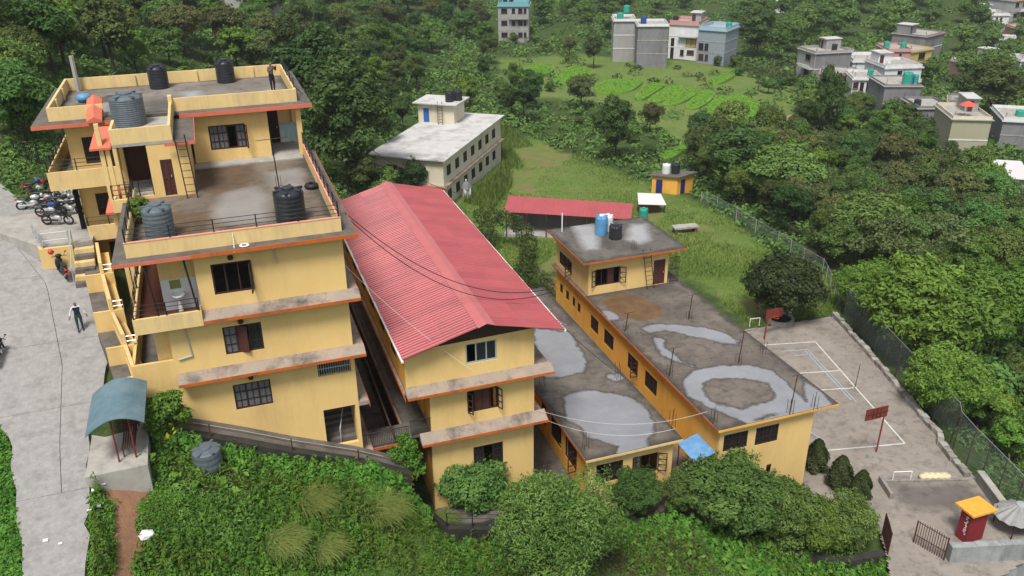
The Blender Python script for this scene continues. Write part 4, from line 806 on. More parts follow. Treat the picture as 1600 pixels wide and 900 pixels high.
LANDM = [(250,125,'the top-roof black tank'),(354,115,'the right roof tank'),(110,125,'the bare column stub'),(190,150,'the big grey tank'),(430,120,'the person on the roof'),(60,200,'the top roof corner'),(20,290,'the parked motorcycles'),(525,130,'the massive dark tree'),(675,205,'the cream building'),(690,165,'the cream stair room'),(803,35,'the lone tower house'),(975,65,'the narrow blank house'),(1018,72,'the wide blank grey house'),(1066,65,'the white tiled house'),(1108,72,'the blue trimmed house'),(1180,60,'the big dark far tree'),(1265,105,'the slim pale house'),(1300,130,'the unfinished grey house'),(1350,145,'the white two storey house'),(1400,160,'the big blank grey wall'),(1400,95,'the pink house'),(1455,75,'the dark grey house'),(1505,215,'the tall beige house'),(1580,210,'the white edged house'),(1553,40,'the bright white stepped house'),(1545,110,'the light blue roof room'),(1540,275,'the white sheet roofed shed'),(1240,205,'the clay tiled cottage'),(1058,285,'the orange hut'),(960,195,'the tall lone dark tree'),(1285,200,'the vine-covered tree'),(900,60,'the tower house field'),(1230,455,'the round court tree'),(1440,500,'the tallest lime tree'),(1535,480,'the spreading lime tree'),(1385,645,'the near hoop'),(1530,830,'the notice pillar'),(1350,410,'the meadow fence corner'),(1150,170,'the largest rice terrace'),(860,115,'the upper rice terrace'),(600,20,'the photo top edge'),(300,5,'the brown earth patch'),(1320,30,'the far woods edge'),(1520,380,'the red earth scar')]
def where(x, y):
    d, lx, ly, nm = min((math.hypot(x-a, (y-c)*1.3), a, c, t) for a, c, t in LANDM); dx, dy = x-lx, y-ly
    v = 'above' if dy < -18 else 'below' if dy > 18 else ''; h = 'left' if dx < -22 else 'right' if dx > 22 else ''
    if v and h: return f'{v} and {h} of {nm}'
    if v: return f'{"straight above" if v == "above" else "straight below"} {nm}'
    return f'to the {h} of {nm}' if h else f'hiding part of {nm}' if d < 12 else f'right beside {nm}'
FARW = []
def fill(px, n, mind, kinds, hr, label, group, tries=40, name=None, far=False):
    xs = [q[0] for q in px]; ys = [q[1] for q in px]; got = 0
    for _ in range(n*tries):
        if got >= n: break
        x = random.uniform(min(xs), max(xs)); y = random.uniform(min(ys), max(ys))
        if not inpoly(x, y, px): continue
        p = atG(x, y)
        if blocked(p.x, p.y) or inpoly(p.x, p.y, CREAM) or inpoly(p.x, p.y, SHED): continue
        if any((p.x-a)**2+(p.y-c)**2 < mind*mind for a, c in PLACED): continue
        k = random.choice(kinds); H = random.uniform(*hr)
        if far: FARW.append((k, p.x, p.y, H, random.uniform(.9, 1.2), random.random()*6.28)); PLACED.append((p.x, p.y)); got += 1; continue
        ps = CU.dot(Vector((p.x, p.y, p.z+H*.6-CAMZ))), CR.dot(Vector((p.x, p.y, p.z+H*.6-CAMZ))), CF.dot(Vector((p.x, p.y, p.z+H*.6-CAMZ)))
        size = 'tall' if H > hr[0]+(hr[1]-hr[0])*.66 else 'low' if H < hr[0]+(hr[1]-hr[0])*.33 else 'medium'
        lab = f"{size} {dict(d='dark green', m='mid green', o='olive', l='fresh green', s='bushy')[k[0]]} {'tree' if H > 3.6 else 'shrub'} {where(800+FPX*ps[1]/ps[2], 450-FPX*ps[0]/ps[2])}"
        plant(k, (p.x, p.y), H, lab, 'tree' if H > 3.6 else 'shrub', group, random.uniform(.9, 1.2)); got += 1
# -- trees that stand out
proto('court', 6.3, 3.4, 1.1, 40, 24000, .17, 'mango', 21, lobe=.36, squash=.9, bias=.6, flat=.95, trunk_r=.17)
q = atZ(1224, 510, CZ); plant('court', (q.x+.3, q.y+1.0), 6.2, 'round dark mango tree in a concrete ring at the court end', 'tree', name='round_tree')
proto('accacia', 9, 5.0, 1.6, 54, 30000, .20, 'lime', 22, lobe=.25, squash=.85, bias=.55, flat=.95, aspect=.4, trunk_r=.22)
for (x, y), H, lb, wd in (((1440,575), 10.5, 'tallest bright lime green feathery tree behind the court fence', 1.15), ((1535,560), 9.5, 'spreading lime green feathery tree at the right edge of the photo', 1.1), ((1345,500), 6.0, 'smaller lime green feathery tree just past the far court fence corner', .95), ((1470,660), 6.5, 'lime green feathery tree low on the slope below the fence corner', 1.0)):
    p = atG(x, y); plant('accacia', p[:2], H, lb, 'tree', 'lime feathery trees below the court', wd, name='feathery_tree')
proto('front', 7.4, 4.0, .6, 46, 36000, .12, 'pale', 23, lobe=.27, squash=.8, bias=.55, aspect=.32, trunk_r=.16, down=.5)
plant('front', atZ(872, 965, -9.0)[:2], 6.8, 'broad pale-leaved tree nearest the camera below the red-roofed block', 'tree', name='broad_leaf_tree', wide=.98)
proto('row', 5.6, 2.5, .3, 30, 22000, .105, 'mid', 24, lobe=.34, squash=.85, bias=.65, trunk_r=.12, down=.5)
ROWG = 'rounded trees along the front retaining wall'
for (x, y), z, H, wd, lb in (((1132,838),-8.6,5.0,1.3,'largest rounded green tree in front of the two storey block'), ((1225,842),-9,4.6,1.05,'rounded green tree below the right corner of the two storey block'), ((990,806),-7.3,3.7,.95,'rounded tree under the low block front windows'), ((1062,822),-8,3.2,.9,'small rounded tree before the blue awning lane'), ((1185,835),-8.8,4.3,1.0,'rounded tree half hidden behind the largest one by the amber block')):
    plant('row', atZ(x, y, z)[:2], H, lb, 'tree', ROWG, wd, name='rounded_tree')
proto('rowl', 4.2, 2.0, .3, 22, 13000, .11, 'lime', 25, lobe=.36, squash=.8, trunk_r=.1, down=.5)
plant('rowl', atZ(1275, 850, -9.2)[:2], 3.9, 'yellow-green bushy tree at the end of the wall row', 'tree', ROWG, name='rounded_tree'); plant('row', atZ(1318, 845, -9.3)[:2], 4.3, 'dark rounded tree beside the school gate', 'tree', ROWG, .95, name='rounded_tree')
proto('shr', 3.4, 1.9, .2, 26, 17000, .092, 'mid', 26, lobe=.38, trunk_r=.08, down=.5)
plant('shr', atZ(742, 795, -5.9)[:2], 3.9, 'dense rounded shrub before the red-roofed block doorway', 'shrub', name='rounded_shrub')
proto('shd', 2.4, 1.6, .1, 16, 8000, .10, 'mid', 27, lobe=.42, trunk_r=.07, down=.5)
plant('shd', atZ(842, 800, -6.1)[:2], 2.5, 'low dark shrub between the red-roofed block and the low block', 'shrub', name='rounded_shrub')
def cypress(p, H, label):
    R = np.random.default_rng(int(abs(p[0])*100)); n = 5200; u = R.random(n)**.8; th = R.random(n)*6.28; r = (1-u**1.8)**.62*H*.36*(.75+.3*R.random(n))*(1+.2*np.sin(th*5+u*9)); r *= np.minimum(1, .45+u*6)*.95
    P = np.stack([r*np.cos(th), r*np.sin(th), .1+u*H], 1); N = unit(np.stack([np.cos(th), np.sin(th), .5+0*th], 1)+R.normal(size=(n, 3))*.4); V, Fq, a = leaves(P, N, .10*(.6+.8*R.random(n)), R, .4)
    o = empty('clipped_conifer', (p[0], p[1], CZ), 0, label, 'shrub', 'clipped dark conifers by the court'); link('crown', fastmesh('crown', V, Fq, {'v': a}), LM['mango'], o); B().tube((0, 0, -.3), (0, 0, H*.8), .07, .02).build('trunk', 'bark', o, local=True)
for x, y, H, lb in ((1273,733,2.3,'clipped dark conifer nearest the corner of the two storey block'), (1310,760,2.3,'clipped dark conifer, middle of the three by the court'), (1343,775,1.9,'smallest clipped dark conifer towards the school gate')): cypress(atZ(x, y, CZ), H, lb)
# tall dark trees behind the road-side block
for (x, y), k, H, lb, wd in (((548,300),'d3',18,'tallest dark tree rising beside the tall terraced block',1.05), ((500,235),'d3',18,'massive dark tree behind the penthouse corner of the terraced block',1.1), ((578,318),'d2',7,'dark tree between the red roof and the cream building',1.2), ((470,160),'d3',15,'tall dark tree behind the person on the top roof',1.0)):
    p = atG(x, y); plant(k, p[:2], H, lb, 'tree', wide=wd)
for (x, y), k, H, lb, wd in (((960,252),'d3',11.5,'tall lone dark tree on the meadow edge beside the rice terraces',.95), ((907,172),'o1',7,'olive crowned tree left of the tall lone dark tree',1), ((927,107),'d2',8.5,'dark upright tree between the rice terraces and the grey houses',.95), ((890,90),'o1',5.5,'brownish rounded tree at the top of the rice terraces',1), ((735,170),'l1',7,'bright green conical tree behind the cream building roof',.85), ((1180,92),'d3',15,'big dark tree right of the blue and white house',1.35), ((1285,235),'d2',15,'tall vine-covered column-like tree on the valley slope',.6), ((1015,208),'o1',5.5,'small olive tree standing on the grassy slope by the terraces',1),
     ((1545,185),'d3',13,'wide dark tree beside the houses at the right edge',1.5), ((1150,310),'d1',10,'dark spreading tree behind the small orange hut',1.3), ((1215,330),'m1',9,'large green tree right of the small orange hut',1.25), ((1120,265),'d1',8,'dark tree directly above the small orange hut',1.1), ((1345,410),'m1',8.5,'rounded green tree on the valley slope past the meadow fence',1.2), ((645,310),'d1',5.2,'dark bushy tree against the cream building front corner',1.1), ((600,322),'m1',5.2,'leafy green tree behind the far end of the red roof',1.1)):
    p = atG(x, y); plant(k, p[:2], H, lb, 'tree', wide=wd)
HL = {'d': 'dark leafy tree in the woods on the hillside above the terraced block', 'm': 'mid green leafy tree in the woods on the hillside above the terraced block', 'o': 'olive toned tree in the woods on the hillside above the terraced block', 'l': 'fresh green tree in the woods on the hillside above the terraced block', 's': 'low bush in the woods on the hillside above the terraced block'}
fill([(0,10),(250,25),(430,20),(640,0),(640,100),(640,205),(590,262),(520,250),(490,130),(0,135)], 88, 4.0, ['d1','d2','d3','d4','m1','m2','m3','m1','o1','l1','l1','l2'], (6.5, 11), HL, 'hillside woods')
fill([(0,130),(52,130),(62,190),(40,235),(0,215)], 9, 2.5, ['m1','m2','l1'], (4, 6), HL, 'hillside woods')
BL_ = {k: v.replace('on the hillside above the terraced block', 'between the cream building and the far tower house') for k, v in HL.items()}
fill([(620,20),(760,0),(780,70),(770,110),(830,150),(850,185),(800,215),(775,190),(770,165),(700,140),(640,150)], 26, 3.8, ['d1','d4','m1','m2','l1','m3','o2'], (5.5, 8.5), BL_, 'woods behind the cream building')
VL = {k: v.replace('on the hillside above the terraced block', 'filling the valley right of the meadow') for k, v in HL.items()}
fill([(1080,235),(1230,225),(1300,205),(1380,228),(1450,270),(1500,300),(1600,350),(1600,470),(1480,470),(1330,440),(1240,385),(1130,315),(1080,270)], 86, 3.9, ['d1','d2','m1','m3','m2','o1','l1','d4','l2','o2','m1'], (5.5, 8.2), VL, 'valley woods')
TL = {k: v.replace('on the hillside above the terraced block', 'along the far top of the photo') for k, v in HL.items()}
fill([(840,0),(1040,0),(1180,20),(1240,50),(1240,110),(1160,105),(1140,30),(960,25),(950,80),(900,60),(840,60)], 30, 5, ['d1','d4','m1','m2','m3','o1'], (6, 10), TL, 'far woods', far=True)
fill([(1190,0),(1540,0),(1540,55),(1470,50),(1420,60),(1330,75),(1300,95),(1240,70)], 38, 5.6, ['d1','d2','m1','m3','o1','l2','d4'], (6, 10), TL, 'far woods', far=True)
fill([(1440,110),(1500,80),(1600,60),(1600,180),(1520,165),(1450,160)], 14, 5, ['d1','m1','o1'], (5, 8), TL, 'far woods', far=True)
SL = {k: v.replace('in the woods on the hillside above the terraced block', 'on the steep bank outside the court fence') for k, v in HL.items()}
fill([(1340,470),(1600,470),(1600,880),(1580,800),(1520,690),(1450,600)], 28, 2.2, ['m2','s1','s2','l1','o1','s1'], (2.6, 5.2), SL, 'trees on the bank outside the fence')
fill([(1235,150),(1300,160),(1370,185),(1440,215),(1480,258),(1440,250),(1370,215),(1290,190),(1235,185)], 16, 3.6, ['m2','d1','m1','l1','s1'], (3.8, 6), VL, 'valley woods')
fill([(790,60),(880,60),(900,110),(840,100),(800,95)], 5, 3, ['s1','m2','s2'], (2.5, 4), {k: 'rounded bush at the head of the rice terraces' for k in 'sm'}, 'bushes by the terraces')
fill([(1100,95),(1240,120),(1250,200),(1200,150),(1140,120)], 9, 3.5, ['s1','s2','o2','m2'], (2.2, 4), {k: 'low bushy tree between the rice terraces and the houses' for k in 'smo'}, 'bushes right of the terraces')
fill([(780,150),(870,140),(900,190),(930,160),(1080,230),(1060,270),(1000,280),(880,220),(800,205)], 7, 3, ['s1','s2','m2','o1'], (2, 3.6), {k: 'bushy plant on the slope between meadow and rice terraces' for k in 'smo'}, 'bushes above the meadow')
def far_wood():
    VV, FF, AA = [], [], []; off = 0
    for k, x, y, H, wd, rz in FARW:
        ch = next(c for c in PROTO[k].children if c.name.startswith('crown')); me = ch.data; n = len(me.vertices); co = np.empty(n*3, np.float32); me.vertices.foreach_get('co', co); co = co.reshape(-1, 4, 3)[::3]; a = np.empty(len(me.polygons), np.float32); me.attributes['v'].data.foreach_get('value', a); a = a[::3]
        c = co.mean(1, keepdims=True); co = c+(co-c)*1.65; s = H/HEI[k]; co = co*np.array([s*wd, s*wd, s]); cr, sr = math.cos(rz), math.sin(rz); co = np.stack([co[..., 0]*cr-co[..., 1]*sr+x, co[..., 0]*sr+co[..., 1]*cr+y, co[..., 2]+T1(x, y)], -1); m = len(co)
        VV.append(co.reshape(-1, 3)); FF.append(np.arange(4*m).reshape(m, 4)+off); AA.append(np.clip(a*.55+dict(d=-.12, m=.22, o=.1, l=.42)[k[0]]+(random.random()-.5)*.25, 0, 1)); off += 4*m
    tag(link('far_woods', fastmesh('far_woods', np.concatenate(VV), np.concatenate(FF), {'v': np.concatenate(AA)}), LM['mid']), 'far-off woods closing the top of the photo behind the houses', 'woods', kind='stuff')
far_wood()
for k_, o_ in PROTO.items():
    if k_ not in used:
        for c_ in list(o_.children): bpy.data.objects.remove(c_)
        bpy.data.objects.remove(o_)
# -- uncountable plant masses
PADDY = [[(803,112),(832,103),(866,105),(868,116),(842,124),(806,120)], [(858,128),(868,117),(900,103),(926,112),(928,122),(882,137)], [(925,138),(950,126),(1005,127),(1008,132),(985,148),(930,150)], [(990,153),(1009,133),(1040,133),(1040,138),(1005,158),(993,159)], [(1004,160),(1043,138),(1068,138),(1067,145),(1030,164)], [(1027,165),(1070,142),(1094,141),(1090,152),(1050,169)], [(1064,170),(1098,143),(1117,149),(1114,160),(1085,174)], [(1094,176),(1123,152),(1140,159),(1125,179)], [(1127,185),(1136,152),(1166,155),(1191,168),(1186,186),(1150,190)], [(1106,125),(1144,117),(1152,121),(1125,134),(1108,133)], [(1022,246),(1072,228),(1082,234),(1040,256)], [(1212,40),(1255,34),(1292,44),(1285,58),(1225,58)]]
PADW = [[tuple(atG(*v)[:2]) for v in q] for q in PADDY]
def mass(name, label, material, P, N, S, R, aspect=.5, val=None):
    V, Fq, a = leaves(P, N, S, R, aspect, val); return tag(link(name, fastmesh(name, V, Fq, {'v': a}), material), label, 'vegetation', kind='stuff')
def pix_points(px, n, seed):
    """ground points under random pixels of a picture region"""
    R = np.random.default_rng(seed); xs = np.array([q[0] for q in px]); ys = np.array([q[1] for q in px])
    X = R.uniform(xs.min(), xs.max(), n*3); Y = R.uniform(ys.min(), ys.max(), n*3); k = sdf_poly(X, Y, px) > 0; X = X[k][:n]; Y = Y[k][:n]
    d = np.array([list(ray(x, y)) for x, y in zip(X, Y)]); t = np.full(len(X), 22.); best = np.full(len(X), np.nan); step = np.concatenate([np.arange(22, 140, .8), np.arange(140, 420, 3.)])
    prev = 20.
    for s in step:
        m = np.isnan(best)
        if not m.any(): break
        q = d[m]*s; hit = CAMZ+q[:, 2] < Tf(q[:, 0], q[:, 1]); ii = np.where(m)[0][hit]
        lo = np.full(len(ii), prev); hi = np.full(len(ii), s)
        for _ in range(8):
            md = (lo+hi)/2; q = d[ii]*md[:, None]; under = CAMZ+q[:, 2] < Tf(q[:, 0], q[:, 1]); hi = np.where(under, md, hi); lo = np.where(under, lo, md)
        best[ii] = hi; prev = s
    ok = ~np.isnan(best); P = d[ok]*best[ok][:, None]; P[:, 2] = Tf(P[:, 0], P[:, 1]); return P, R
def clear_of(P, thin=0, R=None):
    k = np.ones(len(P), bool)
    if thin:
        for q in MEADOW[:2]: k &= ~((sdf_poly(P[:, 0], P[:, 1], q) > 0) & (R.random(len(P)) < thin))
    for a, b, c, d in BLD: k &= ~((P[:, 0] > a-.2) & (P[:, 0] < b) & (P[:, 1] > c+1) & (P[:, 1] < d))
    l = np.interp(P[:, 1], RY, RL); r = np.interp(P[:, 1], RY, RR); k &= ~((P[:, 0] > l) & (P[:, 0] < r) & (P[:, 1] < 90)); k &= sdf_poly(P[:, 0], P[:, 1], court) < -.1
    for q in DIRT: k &= sdf_poly(P[:, 0], P[:, 1], q) < -.12
    for q in PADW: k &= sdf_poly(P[:, 0], P[:, 1], q) < .3
    for q in (CREAM, SHED): k &= sdf_poly(P[:, 0], P[:, 1], q) < 0
    return k
def scatter_clumps(px, n, per, rad_, leaf, seed, squash=.8, far=True):
    P, R = pix_points(px, n, seed); P = P[clear_of(P, .9 if far else 0, R)]; dist = np.linalg.norm(P-np.array([0, 0, CAMZ]), axis=1)
    sc = np.clip(dist/90, .6, 2.2) if far else np.ones(len(P)); r = rad_*sc*(.6+.8*R.random(len(P)))
    c = np.repeat(P, per, 0); rr = np.repeat(r, per)[:, None]; d = unit(R.normal(size=(len(c), 3))); d[:, 2] = np.abs(d[:, 2])
    Q = c+d*rr*(.65+.4*R.random((len(c), 1)))*np.array([1, 1, squash]); N = unit(d*.7+R.normal(size=d.shape)*.35+[0, 0, .3])
    return Q, N, np.repeat(leaf*sc, per)*(.6+.8*R.random(len(c))), R, np.clip(np.repeat(R.random(len(P)), per)*.7+R.random(len(c))*.45-.08, 0, 1)
ALLW = [(0,-10),(1610,-10),(1610,905),(1500,905),(1590,830),(1500,700),(1330,480),(1180,380),(1090,320),(1000,300),(830,215),(780,200),(760,300),(700,310),(560,330),(0,330)]
Q, N, S, R, a = scatter_clumps(ALLW, 5200, 34, .85, .20, 31); mass('undergrowth', 'tangled green undergrowth covering the slopes between the trees', LM['mid'], Q, N, S, R, .5, a)
Q, N, S, R, a = scatter_clumps([(780,120),(900,150),(1000,160),(1250,200),(1240,130),(1330,90),(1300,60),(1180,60),(1100,110),(960,100),(860,90),(780,80)], 700, 30, .6, .17, 32); mass('scrub', 'olive scrub on the banks around the rice terraces', LM['olive'], Q, N, S, R, .5, a)
FG = [(146,735),(232,715),(240,670),(330,668),(470,690),(640,735),(800,785),(1000,820),(1250,855),(1375,870),(1400,905),(140,905),(138,800)]
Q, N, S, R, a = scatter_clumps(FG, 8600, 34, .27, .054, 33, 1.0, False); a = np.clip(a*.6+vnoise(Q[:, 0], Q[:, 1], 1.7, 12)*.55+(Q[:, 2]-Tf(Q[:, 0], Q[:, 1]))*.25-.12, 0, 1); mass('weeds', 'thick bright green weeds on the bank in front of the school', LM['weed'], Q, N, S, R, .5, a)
Q, N, S, R, a = scatter_clumps([(275,745),(330,735),(390,770),(415,840),(370,870),(300,830),(270,790)], 260, 40, .5, .10, 36, .9, False); mass('shrub_thicket', 'pale feathery shrub thicket below the old grey tank', LM['pale'], Q, N, S, R, .22, a)
Q, N, S, R, a = scatter_clumps([(0,560),(8,640),(14,700),(34,760),(36,905),(0,905)], 420, 22, .25, .09, 34, 1.0, False); mass('weeds', 'strip of weeds along the outer edge of the concrete road', LM['weed'], Q, N, S, R, .55, a)
Q, N, S, R, a = scatter_clumps([(1470,905),(1480,880),(1610,860),(1610,905)], 300, 20, .3, .1, 35, 1.0, False); mass('weeds', 'weeds at the foot of the gate wall', LM['weed'], Q, N, S, R, .55, a)
def blades(px, n, h, wd, seed, lean=.35, only=None):
    P, R = pix_points(px, n, seed); P = P[clear_of(P)] if only is None else P; m = len(P); th = R.random(m)*6.28; u = np.stack([np.cos(th), np.sin(th), 0*th], 1); hh = h*(.5+R.random(m))[:, None]
    ln = R.normal(size=(m, 3))*lean; ln[:, 2] = 1; ln = unit(ln); w_ = wd*(.6+.8*R.random(m))[:, None]
    V = np.stack([P-u*w_, P+u*w_, P+ln*hh*.7+u*w_*.8, P+ln*hh-u*w_*.2], 1).reshape(-1, 3); return V, np.arange(4*m).reshape(m, 4), np.clip(vnoise(P[:, 0], P[:, 1], 3.5, 8)*.9+R.random(m)*.4-.15, 0, 1)
V, Fq, a = blades([(770,215),(830,215),(1010,285),(1120,330),(1200,390),(1320,440),(1310,492),(1170,505),(1060,430),(1010,345),(830,440),(770,420),(720,330),(700,310),(745,250)], 42000, .30, .05, 41)
tag(link('grass', fastmesh('grass', V, Fq, {'v': a}), LM['grass']), 'rough grass covering the meadow behind the classroom blocks', 'grass', kind='stuff')
V, Fq, a = blades([(700,235),(790,200),(835,230),(800,290),(770,330),(700,310)], 9000, 1.1, .05, 42)
tag(link('tall_grass', fastmesh('tall_grass', V, Fq, {'v': a}), LM['grass']), 'tall yellowish grass beside the cream building', 'grass', kind='stuff')
V, Fq, a = blades([(540,800),(800,795),(830,905),(540,905)], 9000, .22, .02, 43)
tag(link('grass', fastmesh('grass', V, Fq, {'v': a}), LM['weed']), 'short grass at the bottom of the bank', 'grass', kind='stuff')
FGW = [(150,760),(300,720),(470,715),(640,760),(800,800),(1000,835),(1250,860),(1380,880),(1395,905),(150,905)]
def tall_plants(px, n, per, h, leaf, seed, aspect, name, label, material):
    P, R = pix_points(px, n, seed); P = P[clear_of(P)]; k = vnoise(P[:, 0], P[:, 1], 2.6, seed) > .52; P = P[k]; m = len(P); hh = h*(.5+.9*R.random(m)); c = np.repeat(P, per, 0); t = R.random(len(c))**.7; th = R.random(len(c))*6.28; r = (.05+.22*(1-t))*np.repeat(hh, per)
    Q = c+np.stack([r*np.cos(th), r*np.sin(th), np.repeat(hh, per)*t], 1); N = unit(np.stack([np.cos(th), np.sin(th), .9+0*th], 1)+R.normal(size=(len(c), 3))*.35); mass(name, label, material, Q, N, leaf*(.5+R.random(len(c))), R, aspect, np.clip(np.repeat(R.random(m), per)*.8+R.random(len(c))*.3, 0, 1))
tall_plants(FGW, 2600, 34, .75, .085, 71, .4, 'tall_weeds', 'taller leafy weeds standing in drifts on the front bank', LM['weed'])
tall_plants(FGW, 1500, 30, .85, .10, 72, .28, 'tall_weeds', 'lime green upright weeds in patches on the front bank', LM['lime'])
tall_plants([(900,850),(1130,850),(1150,905),(880,905)], 500, 26, .9, .06, 73, .15, 'dry_stems', 'dry brownish stems among the weeds right of the broad pale-leaved tree', LM['dry'])
tall_plants([(560,690),(700,735),(720,790),(640,800),(570,740)], 420, 50, 1.3, .10, 74, .4, 'wall_growth', 'leafy growth hiding the foot of the wall before the footbridge', LM['mid'])
R = np.random.default_rng(81); n_ = 420; wx = R.uniform(-4.6, 7.2, n_); P = np.stack([wx, R.uniform(34.2, 35.1, n_), 0*wx], 1); P[:, 2] = Tf(P[:, 0], P[:, 1]); hh = .45+.75*R.random(n_); c = np.repeat(P, 44, 0); t = R.random(len(c))**.7; th = R.random(len(c))*6.28; r = (.06+.25*(1-t))*np.repeat(hh, 44); Q = c+np.stack([r*np.cos(th), r*np.sin(th), np.repeat(hh, 44)*t], 1); N = unit(np.stack([np.cos(th), np.sin(th)-.4, .9+0*th], 1)+R.normal(size=(len(c), 3))*.35); mass('wall_growth', 'leafy growth climbing against the dark retaining wall', LM['weed'], Q, N, .095*(.5+R.random(len(c))), R, .42, np.clip(np.repeat(R.random(n_), 44)*.8+R.random(len(c))*.3, 0, 1))
def growth_line(pts, n, per, h, leaf, seed, name, label, material, back=.2, front=1.6):
    R = np.random.default_rng(seed); P = []
    for a_, c_ in zip(pts, pts[1:]):
        L_ = math.hypot(c_[0]-a_[0], c_[1]-a_[1]); m = int(n*L_); t = R.random(m); f = R.uniform(back, front, m); ux, uy = (c_[0]-a_[0])/L_, (c_[1]-a_[1])/L_; P.append(np.stack([a_[0]+(c_[0]-a_[0])*t+uy*f, a_[1]+(c_[1]-a_[1])*t-ux*f, 0*t], 1))
    P = np.concatenate(P); P[:, 2] = Tf(P[:, 0], P[:, 1]); m = len(P); hh = h*(.4+.8*R.random(m)); c = np.repeat(P, per, 0); t = R.random(len(c))**.7; th = R.random(len(c))*6.28; r = (.06+.25*(1-t))*np.repeat(hh, per); Q = c+np.stack([r*np.cos(th), r*np.sin(th), np.repeat(hh, per)*t], 1); N = unit(np.stack([np.cos(th), np.sin(th)-.3, .9+0*th], 1)+R.normal(size=(len(c), 3))*.35); mass(name, label, material, Q, N, leaf*(.5+R.random(len(c))), R, .42, np.clip(np.repeat(R.random(m), per)*.8+R.random(len(c))*.3, 0, 1))
growth_line([(8.3,34.9),(11,34.6),(15,34.8),(18.4,35.0),(21,34.2),(24,32.9),(27,31.3),(30.5,29.9),(33.2,29.7)], 22, 40, .8, .10, 85, 'wall_growth', 'leafy growth along the foot of the low stone wall', LM['weed'], .15, 2.6)
growth_line([(31.6,33.5),(33.0,31.5)], 20, 40, .6, .09, 86, 'yard_growth', 'grass and weeds at the corner of the two storey block', LM['grass'], -1.2, 1.2)
tall_plants(FGW, 500, 12, .8, .16, 87, .62, 'broad_weeds', 'broad-leaved weeds dotted over the front bank', LM['lime'])
tall_plants(FGW, 420, 18, .8, .05, 88, .15, 'dry_stems', 'dry brown stems dotted over the front bank', LM['dry'])
# -- leaning straw tussocks
def tussock(px, z, r, label, seed, dirx=1.):
    R = np.random.default_rng(seed); n = 900; c = atG(*px); P0 = np.zeros((n, 3)); P0[:, :2] = R.normal(size=(n, 2))*r*.24
    th = R.normal(size=n)*.6; d = np.stack([np.cos(th)*dirx, np.sin(th)-.25, 0*th], 1); Ln = r*(.45+.6*R.random(n)); pts = []
    for t, up in ((0, 0), (.28, .42), (.62, .55), (1., .42)): pts.append(P0+d*(Ln*t)[:, None]+np.array([0, 0, 1])*(Ln*up)[:, None])
    sd_ = np.stack([-d[:, 1], d[:, 0], 0*th], 1)*.010; V = []; 
    for k in range(4): V += [pts[k]-sd_*(1-.2*k), pts[k]+sd_*(1-.2*k)]
    V = np.stack(V, 1).reshape(-1, 3); i = np.arange(n)[:, None]*8; Fq = np.concatenate([i+np.array([[0,1,3,2]]), i+np.array([[2,3,5,4]]), i+np.array([[4,5,7,6]])]); v = np.tile(np.clip(R.random(n)*.9, 0, 1), 3)
    o = link('grass_tussock', fastmesh('grass_tussock', V, Fq, {'v': v}), LM['straw']); o.location = (c.x, c.y, T1(c.x, c.y)+.1); tag(o, label, 'grass tuft', 'straw tussocks on the bank')
for k, (px, r, lb) in enumerate((((480,795),1.25,'straw coloured tussock highest on the bank'), ((430,860),1.3,'straw tussock furthest left on the bank'), ((500,868),1.1,'straw tussock at the bottom middle of the bank'), ((590,808),1.35,'pale straw tussock below the yellow doorway block'), ((685,822),1.0,'small straw tussock nearest the broad pale-leaved tree'))): tussock(px, 0, r, lb, 50+k)
# -- rice terraces
M['paddy'] = mat('rice_green', (.125, .26, .026), .9, col2=(.16, .30, .034), scale=.5, bump=.6, bscale=5)
pn = 0; PVs, PFs, PAs = [], [], []; off = 0
for k, pp in enumerate(PADDY):
    g = [atG(*q) for q in pp]; z = sum(v.z for v in g)/len(g); poly_ = []; mid_ = sum(g, Vector((0, 0, 0)))/len(g)
    for i in range(len(g)):                                    # soften the outline
        a_, b_, c_ = [mid_+(v_-mid_)*.93 for v_ in (g[i-1], g[i], g[(i+1) % len(g)])]; poly_ += [b_.lerp(a_, .25), b_*.8+(a_+c_)*.1, b_.lerp(c_, .25)]
    ob = B().prism([(v.x, v.y) for v in poly_], z-1.5, z+.55).build('paddy_field', 'paddy'); tag(ob, kind='structure')
    px = np.array([(v.x, v.y) for v in poly_]); R = np.random.default_rng(60+k); lo = px.min(0); hi = px.max(0); area = (hi-lo).prod(); n = int(min(7000, area*26)); q = R.uniform(lo, hi, (n, 2)); q = q[sdf_poly(q[:, 0], q[:, 1], px) > .1]; m_ = len(q)
    P = np.concatenate([q, np.full((m_, 1), z+.53)], 1); V_, F_, A_ = leaves(P+R.random((m_, 1))*np.array([0, 0, .25]), unit(np.array([0, 0, 1.2])+R.normal(size=(m_, 3))*.45), .16*(.6+.8*R.random(m_)), R, .4)
    PVs.append(V_); PFs.append(F_+off); PAs.append(A_); off += 4*m_
tag(link('rice_crop', fastmesh('rice_crop', np.concatenate(PVs), np.concatenate(PFs), {'v': np.concatenate(PAs)}), LM['rice']), 'bright green young rice standing on the terraces', 'rice', kind='stuff')
